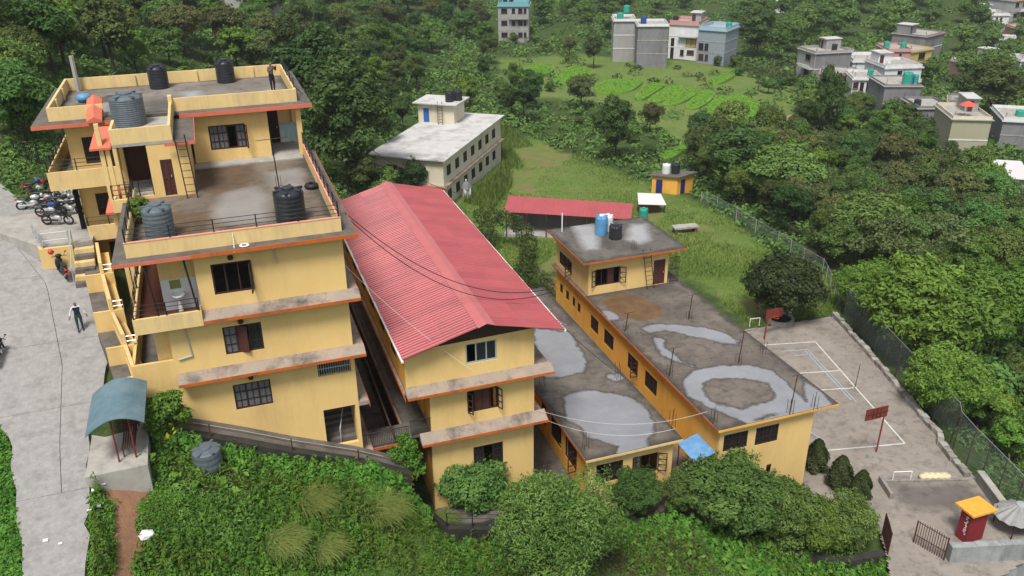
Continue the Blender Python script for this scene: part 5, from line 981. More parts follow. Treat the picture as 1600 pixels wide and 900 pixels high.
# -- climbing vine arch beside the red roof
def vine(px, z, r, name, label):
    Ps, Ns, Ss = [], [], []; R = np.random.default_rng(77)
    for x, y, zz, rr in px:
        c = atZ(x, y, zz); P, N, S = lobe_leaves((c.x, c.y, c.z), rr, 420, .20, R, 1.0, .5, .8); Ps.append(P); Ns.append(N); Ss.append(S)
    o = empty(name, (35, 70, -9), 0, label, 'hedge'); P = np.concatenate(Ps)-np.array([35, 70, -9]); V, Fq, a = leaves(P, np.concatenate(Ns), np.concatenate(Ss), R, .25); link('foliage', fastmesh('foliage', V, Fq, {'v': a}), LM['dark'], o)
    b = B()
    for x, y, zz, rr in px[::3]: c = atZ(x, y, zz); b.tube((c.x, c.y, T1(c.x, c.y)-.3), (c.x, c.y, zz), .05)
    b.build('support_post', 'bark', o)
vine([(752,338,-8.2,1.0),(770,338,-7.6,1.0),(788,342,-7.5,1.0),(806,348,-7.6,1.0),(820,362,-7.8,1.0),(826,380,-8.0,1.0),(826,398,-8.3,.9),(822,410,-8.8,.9),(760,360,-9,1.0),(768,372,-9.2,1.0),(815,430,-8.6,1.2),(838,440,-8.4,1.3),(850,450,-8.4,1.1),(825,425,-8,1.1)], 0, 1, 'vine_hedge', 'dark arching vine hedge beside the far end of the red roof')
# ================================================================== road side: platform, steps, low wall
pf = B().prism([(-9.6,47.5),(-8.15,47.55),(-7.25,47.8),(-7.25,49.95),(-7.75,50),(-7.75,58),(-16,58),(-14,53)], 8.3, 9.2).build('pavement', 'palecon'); tag(pf, kind='structure')
pw = empty('platform_wall', (-8.6, 47.4, 7.6), 0, 'yellow retaining wall with steel rails below the motorcycle parking', 'wall')
B().prism([(-9.75,47.3),(-8.2,47.3),(-8.2,47.48),(-9.62,47.48),(-10.2,49.2),(-10.35,49.2)], 6.8, 9.18).build('wall', 'wall', pw)
railing(pw, [(-9.6,47.42,9.2), (-8.3,47.42,9.2)], .8, 2, 1.3, r=.03, material='steel', post=.03); railing(pw, [(-9.65,47.5,9.2), (-10.2,49.1,9.2)], .8, 3, .9, r=.03, material='steel', post=.03)
st = empty('stairway', (-7.7, 46.8, 7.6), 0, 'short yellow concrete stairway climbing to the motorcycle parking', 'stairs')
for k in range(6): B().box(-8.15, -7.2, 47.55-.36*(k+1), 47.55-.36*k, 6.6, 9.2-.24*(k+1)).build('step', 'cream' if k % 2 == 0 else 'concrete', st)
B().tube((-8.18, 47.6, 10.0), (-8.18, 45.5, 8.6), .03).tube((-8.18, 47.6, 9.2), (-8.18, 47.6, 10.0), .03).tube((-8.18, 45.5, 7.8), (-8.18, 45.5, 8.6), .03).build('handrail', 'steel', st)
rw = empty('roadside_wall', (-6.4, 42, 6), 0, 'stepped yellow parapet wall descending between the road and the terraced block', 'wall')
segs = [(-7.15,47.7,-6.75,44.6,9.05),(-6.75,44.6,-6.2,41.2,8.45),(-6.2,41.2,-5.6,38.6,7.75),(-5.6,38.6,-5.2,36.5,7.2)]
for x0,y0,x1,y1,zt in segs:
    B().prism([(x0-.02,y0),(x1-.02,y1),(x1+.55,y1),(x0+.55,y0)], zt-2.6, zt-.62).build('wall', 'wall', rw)
    B().prism([(x0,y0),(x1,y1),(x1+.16,y1),(x0+.16,y0)], zt-2.6, zt).build('coping', 'cream', rw)
    B().prism([(x0-.75,y0-.05),(x1-.75,y1+.05),(x1-.03,y1+.05),(x0-.03,y0-.05)], zt-2.4, zt-.95).build('planter_ledge', 'concrete', rw)
    B().box(x1-.75, x1+.6, y1-.02, y1+.10, zt-2.6, zt-.6).build('end_block', 'wall', rw)
    B().tube((x1+.05,y1+.05,zt-.15),(x1+.6,y1+.05,zt-.15),.016).tube((x1+.05,y1+.05,zt-.4),(x1+.6,y1+.05,zt-.4),.016).tube((x1+.6,y1+.05,zt-.6),(x1+.6,y1+.05,zt-.1),.02).build('rail', 'steel', rw)
tag(B().prism([(-6.6,47.7),(-4.9,47.7),(-4.9,36.6),(-5.1,36.6)], 5.2, 6.0).build('pavement', 'concrete'), kind='structure')
# bus shelter
sh_ = empty('shelter', (-5.8, 34, 4.7), 0, 'small roadside shelter with a curved blue fibreglass roof', 'shelter')
B().prism([(-7.15,32.25),(-4.8,32.3),(-4.85,35.75),(-7.15,35.75)], 2.6, 4.7).build('plinth', 'palecon', sh_)
b = B(); N = 14
for j, y in enumerate((32.55, 35.95)):
    for off in (0, -.03):
        for i in range(N+1):
            t = i/N; x = -6.85+2.25*t; z = 6.25+.62*math.sin(math.pi*(t*.86+.06))+.18*t
            b.v.append((x, y, z+off))
m = N+1
for i in range(N): b.f += [(i, i+1, 2*m+i+1, 2*m+i), (m+i, 3*m+i, 3*m+i+1, m+i+1), (i, m+i, m+i+1, i+1), (2*m+i, 2*m+i+1, 3*m+i+1, 3*m+i)]
b.f += [(0, 2*m, 3*m, m), (N, m+N, 3*m+N, 2*m+N)]; b.build('roof', 'canopy', sh_)
for x, y in ((-5.9,32.9),(-5.25,33.0),(-5.9,35.5),(-5.25,35.5)): B().tube((x, y, 4.7), (x+.02, y, 6.85), .04).build('post', 'maroon', sh_)
for y in (32.75, 34.2, 35.6): B().path([(-6.8+2.2*t, y, 6.2+.62*math.sin(math.pi*(t*.86+.06))+.18*t) for t in (0, .2, .4, .6, .8, 1)], .025).build('roof_rib', 'rust', sh_)
bn = empty('bench', (-5.5, 34, 4.7), 0, 'rusty iron slatted bench inside the roadside shelter', 'bench')
for k in range(6): B().box(-5.75+k*.09, -5.69+k*.09, 33.1, 35.2, 5.12, 5.15).build('slat', 'rust', bn)
for y in (33.2, 35.1):
    for x in (-5.72, -5.3): B().box(x-.02, x+.02, y-.02, y+.02, 4.7, 5.12).build('leg', 'rust', bn)
B().box(-5.24, -5.2, 33.1, 35.2, 5.2, 5.6).build('backrest', 'rust', bn)
# retaining wall with rail before the terraced block
fwall = empty('retaining_wall', (0, 35.5, 0), 0, 'long dark mossy retaining wall sloping down before the terraced block', 'wall')
tp = [(-4.7,4.9),(-3.1,4.25),(-1.0,3.3),(1.05,2.3),(4.1,.95),(5.4,.25),(6.6,-.45)]
for (x0,z0),(x1,z1) in zip(tp, tp[1:]):
    b = B(); b.v = [(x0,35.2,-5),(x1,35.2,-5),(x1,35.2,z1-.4),(x0,35.2,z0-.4),(x0,35.6,-5),(x1,35.6,-5),(x1,35.6,z1-.35),(x0,35.6,z0-.35)]; b.f = [(0,1,2,3),(5,4,7,6),(3,2,6,7),(1,5,6,2),(4,0,3,7)]; b.build('wall', 'darkstone', fwall)
    b = B(); b.v = [(x0,35.6,z0-.36),(x1,35.6,z1-.36),(x1,36.4,z1-.22),(x0,36.4,z0-.22)]; b.f = [(0,1,2,3)]; b.build('drain_apron', 'concrete', fwall)
for x in (-4.2,-2.4,1.05,4.1): z = np.interp(x, [q[0] for q in tp], [q[1] for q in tp])-.4; B().tube((x, 35.3, z), (x, 35.3, z+.7), .03).build('post', 'rust', fwall)
B().path([(x, 35.3, z+.12) for x, z in tp], .014).build('rail', 'rust', fwall); B().path([(x, 36.0, z-.22) for x, z in tp[1:6]], .02).build('drain_pipe', 'palecon', fwall)
lwall = empty('retaining_wall', (20, 34, -8), 0, 'low dark stone retaining wall behind the row of rounded trees', 'wall')
LWP = [(6.6,35.4,-2.6),(8.3,34.9,-4.6),(11,34.6,-5.2),(15,34.8,-6.0),(18.4,35.0,-6.7),(21,34.2,-7.3),(24,32.9,-8.0),(27,31.3,-8.8),(30.5,29.9,-9.5),(33.2,29.7,-9.6)]
for p, q in zip(LWP, LWP[1:]):
    b = B(); b.v = [(p[0],p[1],p[2]-3),(q[0],q[1],q[2]-3),q,p,(p[0]+.1,p[1]+.45,p[2]-3),(q[0]+.1,q[1]+.45,q[2]-3),(q[0]+.1,q[1]+.45,q[2]),(p[0]+.1,p[1]+.45,p[2])]; b.f = [(0,1,2,3),(5,4,7,6),(3,2,6,7),(1,5,6,2),(4,0,3,7)]; b.build('wall', 'darkstone', lwall)
tag(B().prism([(7.2,37.3),(7.2,35.8),(8.3,35.4),(15,35.25),(18.4,35.4),(21.2,34.6),(24.1,33.4),(24.1,36.3),(16,36.3),(16,37.3)], -8.5, -7.15).build('pavement', 'concrete'), kind='structure')
tag(B().box(5.05, 6.85, 37.6, 60, -4.5, -3.2).build('pavement', 'concrete'), kind='structure'); tag(B().box(14.1, 16.9, 37.4, 60, -7.2, -6.15).build('pavement', 'concrete'), kind='structure'); tag(B().box(22.4, 25.0, 36.4, 60, -8.6, -7.1).build('pavement', 'concrete'), kind='structure')
yard = B(); yard.prism([(8.2,37.25),(8.4,35.4),(14.8,35.3),(15.9,37.0)], -7, -5.05); tag(yard.build('pavement', 'concrete'), kind='structure')
fr = empty('iron_fence', (12, 35.1, -5), 0, 'dark iron rail fence along the yard edge before the red-roofed block', 'fence')
for a, q in zip(LWP[1:5], LWP[2:6]): railing(fr, [(a[0], a[1]+.2, a[2]), (q[0], q[1]+.2, q[2])], .9, 3, 1.3, r=.014, name='panel')
# ================================================================== court furniture
def hoop(base, board_c, wd, ht, label, fwd):
    o = empty('basketball_hoop', base, 0, label, 'basketball hoop', 'basketball hoops'); x, y, z = base; bx, by, bz = board_c
    B().path([(x, y, z), (x+.05, y, bz-1.1), (bx, by+.12*fwd, bz-.1)], .055, 7).build('pole', 'maroon', o)
    bd = B().box(bx-wd/2, bx+wd/2, by-.025, by+.025, bz-ht/2, bz+ht/2).build('backboard', 'maroon', o)
    b = B()
    for dx in (-.3, 0, .3): b.box(bx+dx-.03, bx+dx+.03, by+.026*fwd, by+.06*fwd, bz-ht/2+.05, bz+ht/2-.05)
    b.box(bx-wd/2, bx+wd/2, by+.026*fwd, by+.05*fwd, bz-.04, bz+.04).build('frame', 'rust', bd)
    b = B(); R_ = .22; pts = [(bx+R_*math.cos(t), by-fwd*(.27+R_*math.sin(t)), bz-ht/2+.12) for t in np.linspace(0, 6.283, 13)]; b.path(pts, .015, 5).tube((bx, by, bz-ht/2+.12), (bx, by-fwd*.06, bz-ht/2+.12), .03).build('rim', 'orange', o)
q = atZ(1369, 706, CZ); hoop((q.x, q.y, CZ), (37.97, 37.13, -5.45), 1.75, .85, 'near maroon basketball hoop standing on the court baseline', -1)
q = atZ(1194, 530, CZ); hoop((q.x, q.y, CZ), (42.8, 55.0, -7.35), 1.7, .85, 'far maroon basketball hoop beside the round dark tree', 1)
def goal(p, q, h, label, back=None):
    o = empty('goal_frame', (p.x, p.y, CZ), 0, label, 'goal'); B().tube(p, p+Vector((0,0,h)), .035).build('post', 'white', o); B().tube(q, q+Vector((0,0,h)), .035).build('post', 'white', o); B().tube(p+Vector((0,0,h)), q+Vector((0,0,h)), .035).build('crossbar', 'white', o)
    if back:
        for s in (p, q): B().tube(s+Vector((0,0,h)), s+Vector(back), .025).build('brace', 'white', o)
goal(atZ(1394, 752, CZ), atZ(1422, 751, CZ), .75, 'small white goal frame near the low wall by the gate yard')
goal(atZ(1171, 511, CZ), atZ(1186, 509, CZ), .8, 'small white goal frame beside the far basketball hoop', (.7, .6, 0))
B().tube(atZ(1336, 605, CZ), atZ(1336, 605, CZ)+Vector((.1, 0, 2.0)), .03).build('p', 'rust')
o = bpy.data.objects['p']; o.name = 'net_post'; tag(o, 'thin rusty net post standing on the court sideline', 'post')
sk = empty('sack_heap', atZ(1462, 745, CZ), 0, 'heap of cream coloured sacks lying by the low court wall', 'sacks'); R = np.random.default_rng(5)
for k in range(9):
    c = atZ(1442+k*4.6, 747-2*(k % 2), CZ); b = B(); n = 10
    for j in range(5):
        ph = (j/4-.5)*math.pi
        for i in range(n): t = 2*math.pi*i/n; b.v.append((c.x+.32*math.cos(ph)*math.cos(t)*(1+.2*R.random()), c.y+.24*math.cos(ph)*math.sin(t)*(1+.2*R.random()), CZ+.15+.16*math.sin(ph)))
    b.f = [(j*n+i, j*n+(i+1) % n, (j+1)*n+(i+1) % n, (j+1)*n+i) for j in range(4) for i in range(n)]; b.build('sack', mat('cream_sacking', (.62, .56, .36), .9, vary=.2), sk, smooth=True)
# ring round the tree
rg = empty('tree_ring', atZ(1222, 507, CZ), 0, 'round concrete planter ring at the foot of the court tree', 'planter'); q = PLACED[0]
B().lathe([(1.25,0),(1.25,.38),(1.0,.38),(1.0,.25)], (q[0], q[1], CZ), 20, False).build('ring', 'palecon', rg); B().lathe([(1.0,.22),(.01,.24)], (q[0], q[1], CZ), 20, False).build('soil', 'dark', rg)
# rubble kerb: separate stones along the court edge
kb = empty('stone_kerb', atZ(1400, 606, CZ), 0, 'low rubble stone kerb along the fenced side of the court', 'kerb')
EDGE = [atZ(*q, CZ) for q in ((1303,493),(1350,546),(1400,604),(1440,652),(1468,682),(1470,697),(1490,722),(1512,746))]
for a, c in zip(EDGE, EDGE[1:]):
    n = max(1, int((c-a).length/.55))
    for k in range(n):
        p = a.lerp(c, (k+.5)/n); d = (c-a).normalized(); s = Vector((-d.y, d.x, 0)); L_ = (c-a).length/n/2*.93
        b = B(); b.obox(p+Vector((0, 0, .12+R.normal()*.03))+s*R.normal()*.03, d, s, Vector((0, 0, 1)), L_, .17+R.random()*.07, .20+R.random()*.07); b.v = [(v[0]+R.normal()*.025, v[1]+R.normal()*.025, v[2]+R.normal()*.02) for v in b.v]; b.build('stone', 'stone' if k % 3 else 'palecon', kb)
# fence of posts and wire mesh
def mesh_mat():
    m = bpy.data.materials.new('green_wire_mesh'); m.use_nodes = True; n = m.node_tree.nodes; L = m.node_tree.links; out = n['Material Output']; b = n['Principled BSDF']; b.inputs['Base Color'].default_value = (.13, .17, .15, 1); b.inputs['Roughness'].default_value = .6
    t = n.new('ShaderNodeBsdfTransparent'); x = n.new('ShaderNodeMixShader'); x.inputs[0].default_value = .38; L.new(t.outputs[0], x.inputs[1]); L.new(b.outputs[0], x.inputs[2]); L.new(x.outputs[0], out.inputs['Surface']); return m
M['mesh'] = mesh_mat()
def mesh_fence(pts, h, step, label, post='rust', lean=0.0, name='mesh_fence'):
    f = empty(name, pts[0], 0, label, 'fence'); allp = []
    for a, c in zip(pts, pts[1:]):
        n = max(1, round((c-a).length/step)); allp += [a.lerp(c, k/n) for k in range(n)]
    allp.append(pts[-1])
    for a, c in zip(allp, allp[1:]):
        b = B(); b.poly([a, c, c+Vector((0, 0, h)), a+Vector((0, 0, h))]); b.build('mesh_panel', 'mesh', f)
    for p in allp: B().tube(p-Vector((0, 0, .5)), p+Vector((lean, 0, h+.05)), .045, n=6).build('post', post, f)
    B().path([p+Vector((0, 0, h)) for p in allp], .015, 4).build('top_wire', 'alu', f)
off = Vector((.75, -.35, 0))
mesh_fence([e+off for e in EDGE]+[atZ(1560, 800, CZ)+off, atZ(1605, 850, CZ)+off], 2.9, 2.1, 'tall green wire mesh fence with rusty posts outside the court', lean=.15)
gp = [atG(*q) for q in ((1310,478),(1285,425),(1255,408),(1215,382),(1180,362),(1150,343),(1120,326),(1095,318))]
mesh_fence(gp, 1.5, 3.2, 'low sagging wire fence running up the meadow edge to the orange hut', 'palecon')
# walls and yard by the gate
kw = empty('low_wall', atZ(1375, 752, CZ), 0, 'low broken concrete wall at the upper end of the gate yard', 'wall')
for a, c in (((1374,752),(1392,780)), ((1376,753),(1512,750))): 
    p = atZ(*a, CZ); q = atZ(*c, CZ); d = (q-p).normalized(); s = Vector((-d.y, d.x, 0))*.1; hh = .45 if a[0] == 1374 else .12
    B().prism([tuple((v)[:2]) for v in (p-s, q-s, q+s, p+s)], CZ-.3, CZ+hh).build('wall', 'stone', kw)
gr = empty('gate_wall', (39, 28, -10), 0, 'whitewashed stone boundary wall beside the school gate', 'wall')
ga, gc = Vector((36.2, 28.15, 0)), Vector((44.5, 25.6, 0)); d = (gc-ga).normalized(); s = Vector((-d.y, d.x, 0))*.22
M['limewash'] = mat('limewashed_stone', (.34, .36, .36), .9, col2=(.22, .24, .24), scale=1.2, stain=(.09, .085, .08), stain_amt=.7, stain_scale=.9, bump=.5, bscale=6)
for k in range(6):
    p = ga.lerp(gc, k/6); q = ga.lerp(gc, (k+1)/6); B().prism([tuple(v[:2]) for v in (p-s, q-s, q+s, p+s)], -12, -8.5+.03*(k % 3)).build('wall', 'limewash', gr)
k2 = empty('side_wall_block', atZ(1545, 770, CZ), 0, 'pale concrete capped wall rising beside the mesh fence at the gate yard', 'wall'); e0, e1 = atZ(1524, 752, CZ), atZ(1572, 818, CZ); d = (e1-e0).normalized(); s = Vector((-d.y, d.x, 0))
B().prism([tuple(v[:2]) for v in (e0, e1, e1+s*.3, e0+s*.3)], CZ-.4, CZ+.75).build('wall', 'stone', k2); B().prism([tuple(v[:2]) for v in (e0-s*.06, e1-s*.06, e1+s*.38, e0+s*.38)], CZ+.75, CZ+.86).build('coping', 'palecon', k2)
def gate(p, q, h, label):
    o = empty('iron_gate', p, 0, label, 'gate', 'school gate leaves'); p = Vector(p); q = Vector(q); n = 13
    for k in range(n+1):
        c = p.lerp(q, k/n); hh = h+.28*math.sin(math.pi*k/n*.5+.2)-.25*(k/n); B().tube(c, c+Vector((0, 0, hh)), .022 if 0 < k < n else .045, n=5).build('bar', 'rust', o)
    for z in (.12, .75, h-.05): B().tube(p+Vector((0,0,z)), q+Vector((0,0,z)), .028, n=5).build('rail', 'rust', o)
gate((36.0, 28.2, -9.75), (35.45, 30.0, -9.75), 1.75, 'right leaf of the open rusty iron gate by the whitewashed wall'); gate((33.3, 29.7, -9.75), (34.2, 31.2, -9.75), 1.7, 'left leaf of the open rusty iron gate beside the bushes')
rp = empty('notice_pillar', (38.8, 29.2, CZ), 0, 'dark red notice pillar with an orange tiled cap and white lettering by the gate', 'pillar')
M['crimson'] = mat('crimson_paint', (.23, .022, .03), .6, vary=.15, scale=3); M['capor'] = mat('orange_cap_tile', (.78, .30, .03), .5, col2=(.72, .38, .06), scale=5)
B().box(38.2, 39.5, 28.85, 29.6, CZ-.1, CZ+2.2).build('shaft', 'crimson', rp); B().box(37.95, 39.75, 28.55, 29.95, CZ+2.2, CZ+2.32).build('cap', 'capor', rp)
b = B()                                                     # illegible white script running up the narrow face
for k in range(9):
    z0 = CZ+.55+k*.15; y = 29.0+.05*(k % 2); b.box(38.185, 38.198, y, y+.09+.05*((k*7) % 3), z0, z0+.05); b.box(38.185, 38.198, y+.04*((k*5) % 3), y+.03+.04*((k*5) % 3), z0+.05, z0+.12)
b.build('lettering', 'white', rp)
tn = empty('ribbed_canopy', (42, 28.6, CZ), 0, 'grey ribbed tin canopy spreading like a fan behind the gate wall', 'canopy')
cx, cy, cz = 42.1, 28.9, CZ+1.75; M['tin'] = mat('dull_tin', (.30, .30, .29), .6, col2=(.22, .22, .215), scale=4)
for k in range(14):
    a0 = 2*math.pi*k/14; a1 = 2*math.pi*(k+1)/14; b = B(); am = (a0+a1)/2
    e = lambda a, r, z: (cx+r*math.cos(a), cy+r*math.sin(a)*.85, cz+z)
    b.poly([e(a0,.3,0), e(a0,1.5,-.7), e(am,1.55,-.58), e(am,.3,.05)]); b.poly([e(am,.3,.05), e(am,1.55,-.58), e(a1,1.5,-.7), e(a1,.3,0)]); b.build('rib_panel', M['tin'], tn)
B().lathe([(.34,-.02),(.3,.1),(.02,.14)], (cx, cy, cz), 14).build('crown_cap', 'alu', tn)
for a in (.6, 2.2, 3.8, 5.4): B().tube((cx+1.3*math.cos(a), cy+1.1*math.sin(a), CZ-.2), (cx+1.3*math.cos(a), cy+1.1*math.sin(a), cz-.5), .04).build('post', 'rust', tn)
# ================================================================== tanks, poles and roof clutter
RT = 'black roof water tanks'
tank((-3.1, 38.5, 12.21), .62, 1.5, M['greypl'], 'faded dark grey water tank at the left end of the railed terrace'); tank((2.55, 38.6, 12.21), .68, 1.55, M['blackpl'], 'glossy black water tank near the right corner of the railed terrace', rz=.3)
tank((-3.0, 56.6, 15.23), .56, 1.35, M['blackpl'], 'black water tank on the top roof behind the grey one', group=RT); tank((.9, 56.9, 15.23), .55, 1.35, M['blackpl'], 'black water tank on the top roof nearest the person', group=RT)
tank((-4.3, 48.3, 15.06), .82, 1.6, M['greypl'], 'large faded grey ribbed water tank on the stair tower roof', ribs=13)
tank((27.9, 58.8, .61), .50, 1.6, M['bluetank'], 'blue water tank with a white lid on the upper room roof', ribs=2, lidmat=M['whitepl']); tank((28.75, 59.4, .61), .42, 1.35, M['whitepl'], 'white water tank just behind the blue one', ribs=3); tank((28.6, 57.6, .61), .52, 1.15, M['blackpl'], 'black ribbed water tank in front of the blue one')
B().tube((25.15, 60.4, .6), (25.15, 60.4, 2.2), .055, n=10).build('vent_pipe', 'white'); tag(bpy.data.objects['vent_pipe'], 'upright white vent pipe at the corner of the upper room roof', 'pipe')
q = atG(328, 738); tank((q.x, q.y, q.z+.35), .62, 1.0, M['greypl'], 'old grey water tank standing in the weeds below the terraced block', ribs=3)
q = atG(1005, 342); tank((q.x, q.y, q.z-.1), .55, 1.5, M['greentank'], 'green water tank on the meadow beside the red shed')
b = B().path([(-7.6, 57.5, 15.2), (-7.6, 57.5, 17.3)], .14, 6); b.build('stub_column', 'palecon'); tag(bpy.data.objects['stub_column'], 'bare concrete column stub at the back corner of the top roof', 'column')
b = B().lathe([(.05,0),(.32,.06),(.4,.25),(.3,.42),(.05,.47)], (-7.0, 54.2, 15.23), 14); b.build('plastic_drum', M['bluetank'], smooth=True); tag(bpy.data.objects['plastic_drum'], 'small blue plastic drum on the left of the top roof', 'drum')
o = B().box(-.1, 2.0, 36.9, 37.7, 12.24, 12.28).build('white_sheet', 'white'); tag(o, 'flat white panel lying on the terrace behind the front railing', 'panel')
o = B().lathe([(.11,0),(.20,.0),(.22,.03),(.19,.05),(.11,.04)], (.3, 36.1, 12.22), 16, False).build('white_ring', 'white'); tag(o, 'white ring lying on the roof ledge above the open window', 'ring')
q = atZ(487, 294, 12.21); o = B().lathe([(.01,0),(.3,.0),(.38,.12),(.3,.24),(.12,.26)], (q.x, q.y, 12.22), 12, False).build('black_bundle', 'black', smooth=True); tag(o, 'black bundle on the terrace beside the side parapet', 'bundle')
po = empty('antenna_pole', (2.2, 42, 12.2), 0, 'tall thin iron pole with a crossbar standing on the railed terrace', 'pole'); q = atZ(436, 292, 12.2)
B().tube((q.x, q.y, 12.2), (q.x-.1, q.y, 15.0), .03).build('pole', 'black', po); B().tube((q.x-.85, q.y, 14.7), (q.x+.7, q.y, 14.75), .02).build('crossbar', 'black', po)
for k in range(4): B().tube((q.x+.12*math.cos(k*1.57), q.y+.12*math.sin(k*1.57), 12.2), (q.x+.12*math.cos(k*1.57), q.y+.12*math.sin(k*1.57), 12.8), .012).build('rebar', 'rust', po)
bl = B(); n = 14
for i in range(n+1):
    for j in range(9): x = 3.35+.95*i/n; z = 13.85-1.1*j/8; bl.v.append((x, 50.6+.06*math.sin(i*1.7)*(j/8+.2)+(.1 if j == 0 else 0), z))
bl.f = [(i*9+j, i*9+j+1, (i+1)*9+j+1, (i+1)*9+j) for i in range(n) for j in range(8)]; o = bl.build('hanging_blanket', mat('blue_grey_blanket', (.20, .29, .31), .95, col2=(.28, .36, .37), scale=5), smooth=True); tag(o, 'pale blue grey blanket hung out to dry in the penthouse porch', 'blanket')
wb = empty('wash_basin', (-2.75, 37.1, 9.11), 0, 'white pedestal wash basin against the tiled balcony wall', 'basin'); B().lathe([(.13,0),(.10,.1),(.08,.6),(.12,.68)], (-2.75, 37.15, 9.115), 12).build('pedestal', 'white', wb, smooth=True); B().lathe([(.10,.68),(.25,.75),(.29,.86),(.25,.86),(.18,.76),(.02,.74)], (-2.75, 37.12, 9.115), 16, False).build('bowl', 'white', wb, smooth=True)
pp = empty('potted_plant', (-4.0, 40.6, 12.2), 0, 'leafy green potted plant in the corner of the railed terrace', 'plant'); B().lathe([(.16,0),(.24,.3),(.2,.3)], (-3.95, 40.7, 12.21), 12, False).build('pot', 'brick', pp)
R = np.random.default_rng(3); P, N_, S_ = lobe_leaves((.05, .1, .75), .5, 260, .12, R, 1.0, .5, .7); V, Fq, a = leaves(P, N_, S_, R, .5); link('foliage', fastmesh('foliage', V, Fq, {'v': a}), LM['lime'], pp)
def rebar(px, z, label, h=1.3, pole=None):
    q = atZ(*px, z); o = empty('rebar_cluster', (q.x, q.y, z), 0, label, 'rebar', 'rebar stubs on the flat roofs')
    for k in range(4): a = .13; B().tube((q.x+(a if k % 2 else -a), q.y+(a if k > 1 else -a), z), (q.x+(a if k % 2 else -a)+R.normal()*.03, q.y+(a if k > 1 else -a), z+h*(.8+.3*R.random())), .014, n=4).build('rod', 'rust', o)
    if pole: B().tube((q.x, q.y, z), (q.x+.15, q.y, z+pole), .035).build('pole', 'rust', o); B().tube((q.x-.2, q.y, z+pole), (q.x+.7, q.y, z+pole), .018).build('crossbar', 'rust', o)
for px, h, pl, lb in (((1046,587),.9,2.0,'rusty rebar and pole at the left edge of the ring-stained roof'), ((1154,567),.6,2.3,'rusty pole in the middle of the ring-stained roof'), ((1234,646),1.0,2.6,'tallest rusty pole near the front corner of the ring-stained roof'), ((1272,638),1.1,None,'rebar stub at the front right corner of the ring-stained roof'), ((1115,660),1.0,None,'rebar stub at the front left corner of the ring-stained roof'), ((1076,498),.7,1.9,'rusty pole beside the brown stain on the ring-stained roof'), ((977,517),.5,1.4,'short pole on the left edge behind the side windows'), ((1192,552),.9,None,'rebar stub on the right edge over the court')): rebar(px, -2.49, lb, h, pl)
for px, lb in (((915,700),'rebar stub at the front left corner of the low roof'), ((1050,668),'rebar stub at the right edge of the low roof'), ((847,602),'rebar stub on the low roof beside the red-roofed block'), ((965,592),'rebar stub on the low roof beside the amber side wall')): rebar(px, -2.99, lb, 1.2)
for px, lb in (((990,390),'rebar stub at the front edge of the upper room roof'), ((1072,385),'rebar stub at the right corner of the upper room roof')): rebar(px, .61, lb, .9)
# overhead cables 
def cable(a, c, sag, r, material, label, n=24):
    a = Vector(a); c = Vector(c); pts = [a.lerp(c, t)-Vector((0, 0, sag*4*t*(1-t))) for t in np.linspace(0, 1, n)]; o = B().path(pts, r, 4).build('overhead_cable', material); tag(o, label, 'cable', 'overhead cables')
cable((5.0, 38.5, 12.3), (15.9, 39.8, 6.0), 1.6, .022, 'black', 'upper black cable sagging across the red roof'); cable((5.0, 38.3, 12.2), (15.9, 39.6, 5.9), 1.9, .022, 'black', 'lower black cable sagging across the red roof')
cable((15.4, 38.0, 5.2), (22.6, 41.5, -2.6), .3, .016, 'black', 'black cable from the red roof corner down to the low roof'); cable((4.6, 37.2, 10.2), (10.5, 37.0, 3.5), .3, .009, 'white', 'white wire from the terraced block to the gable'); cable((14.2, 37.0, .2), (24.9, 37.0, -2.3), .9, .009, 'white', 'white wire sagging over the low roof'); cable((14.2, 36.9, -.2), (22.6, 36.6, -2.7), .8, .009, 'white', 'lower white wire sagging over the low roof')
cable((4.4, 51, 15.9), (18, 66, 3), 1.0, .02, 'black', 'black cable running from the top roof into the trees')
# ================================================================== motorcycles
def wheel(parent, x, r, w_=.1):
    t = B(); n = 20
    for i in range(n):
        for j in range(6): a = 2*math.pi*i/n; p = 2*math.pi*j/6; rr = r-.05+.05*math.cos(p); t.v.append((x+rr*math.cos(a), w_/2*math.sin(p), r+rr*math.sin(a)))
    t.f = [(i*6+j, ((i+1) % n)*6+j, ((i+1) % n)*6+(j+1) % 6, i*6+(j+1) % 6) for i in range(n) for j in range(6)]; ty = t.build('wheel', 'black', parent, local=True)
    b = B()
    for k in range(6): a = k*math.pi/3; b.tube((x, 0, r), (x+(r-.07)*math.cos(a), 0, r+(r-.07)*math.sin(a)), .012, n=4)
    b.tube((x, -.06, r), (x, .06, r), .05, n=8).build('rim', 'alu', ty, local=True)
def ellip(b, c, rx, ry, rz, n=10, m=7):
    i0 = len(b.v)
    for j in range(m):
        ph = (j/(m-1)-.5)*math.pi
        for i in range(n): t = 2*math.pi*i/n; b.v.append((c[0]+rx*math.cos(ph)*math.cos(t), c[1]+ry*math.cos(ph)*math.sin(t), c[2]+rz*math.sin(ph)))
    b.f += [(i0+j*n+i, i0+j*n+(i+1) % n, i0+(j+1)*n+(i+1) % n, i0+(j+1)*n+i) for j in range(m-1) for i in range(n)]; return b
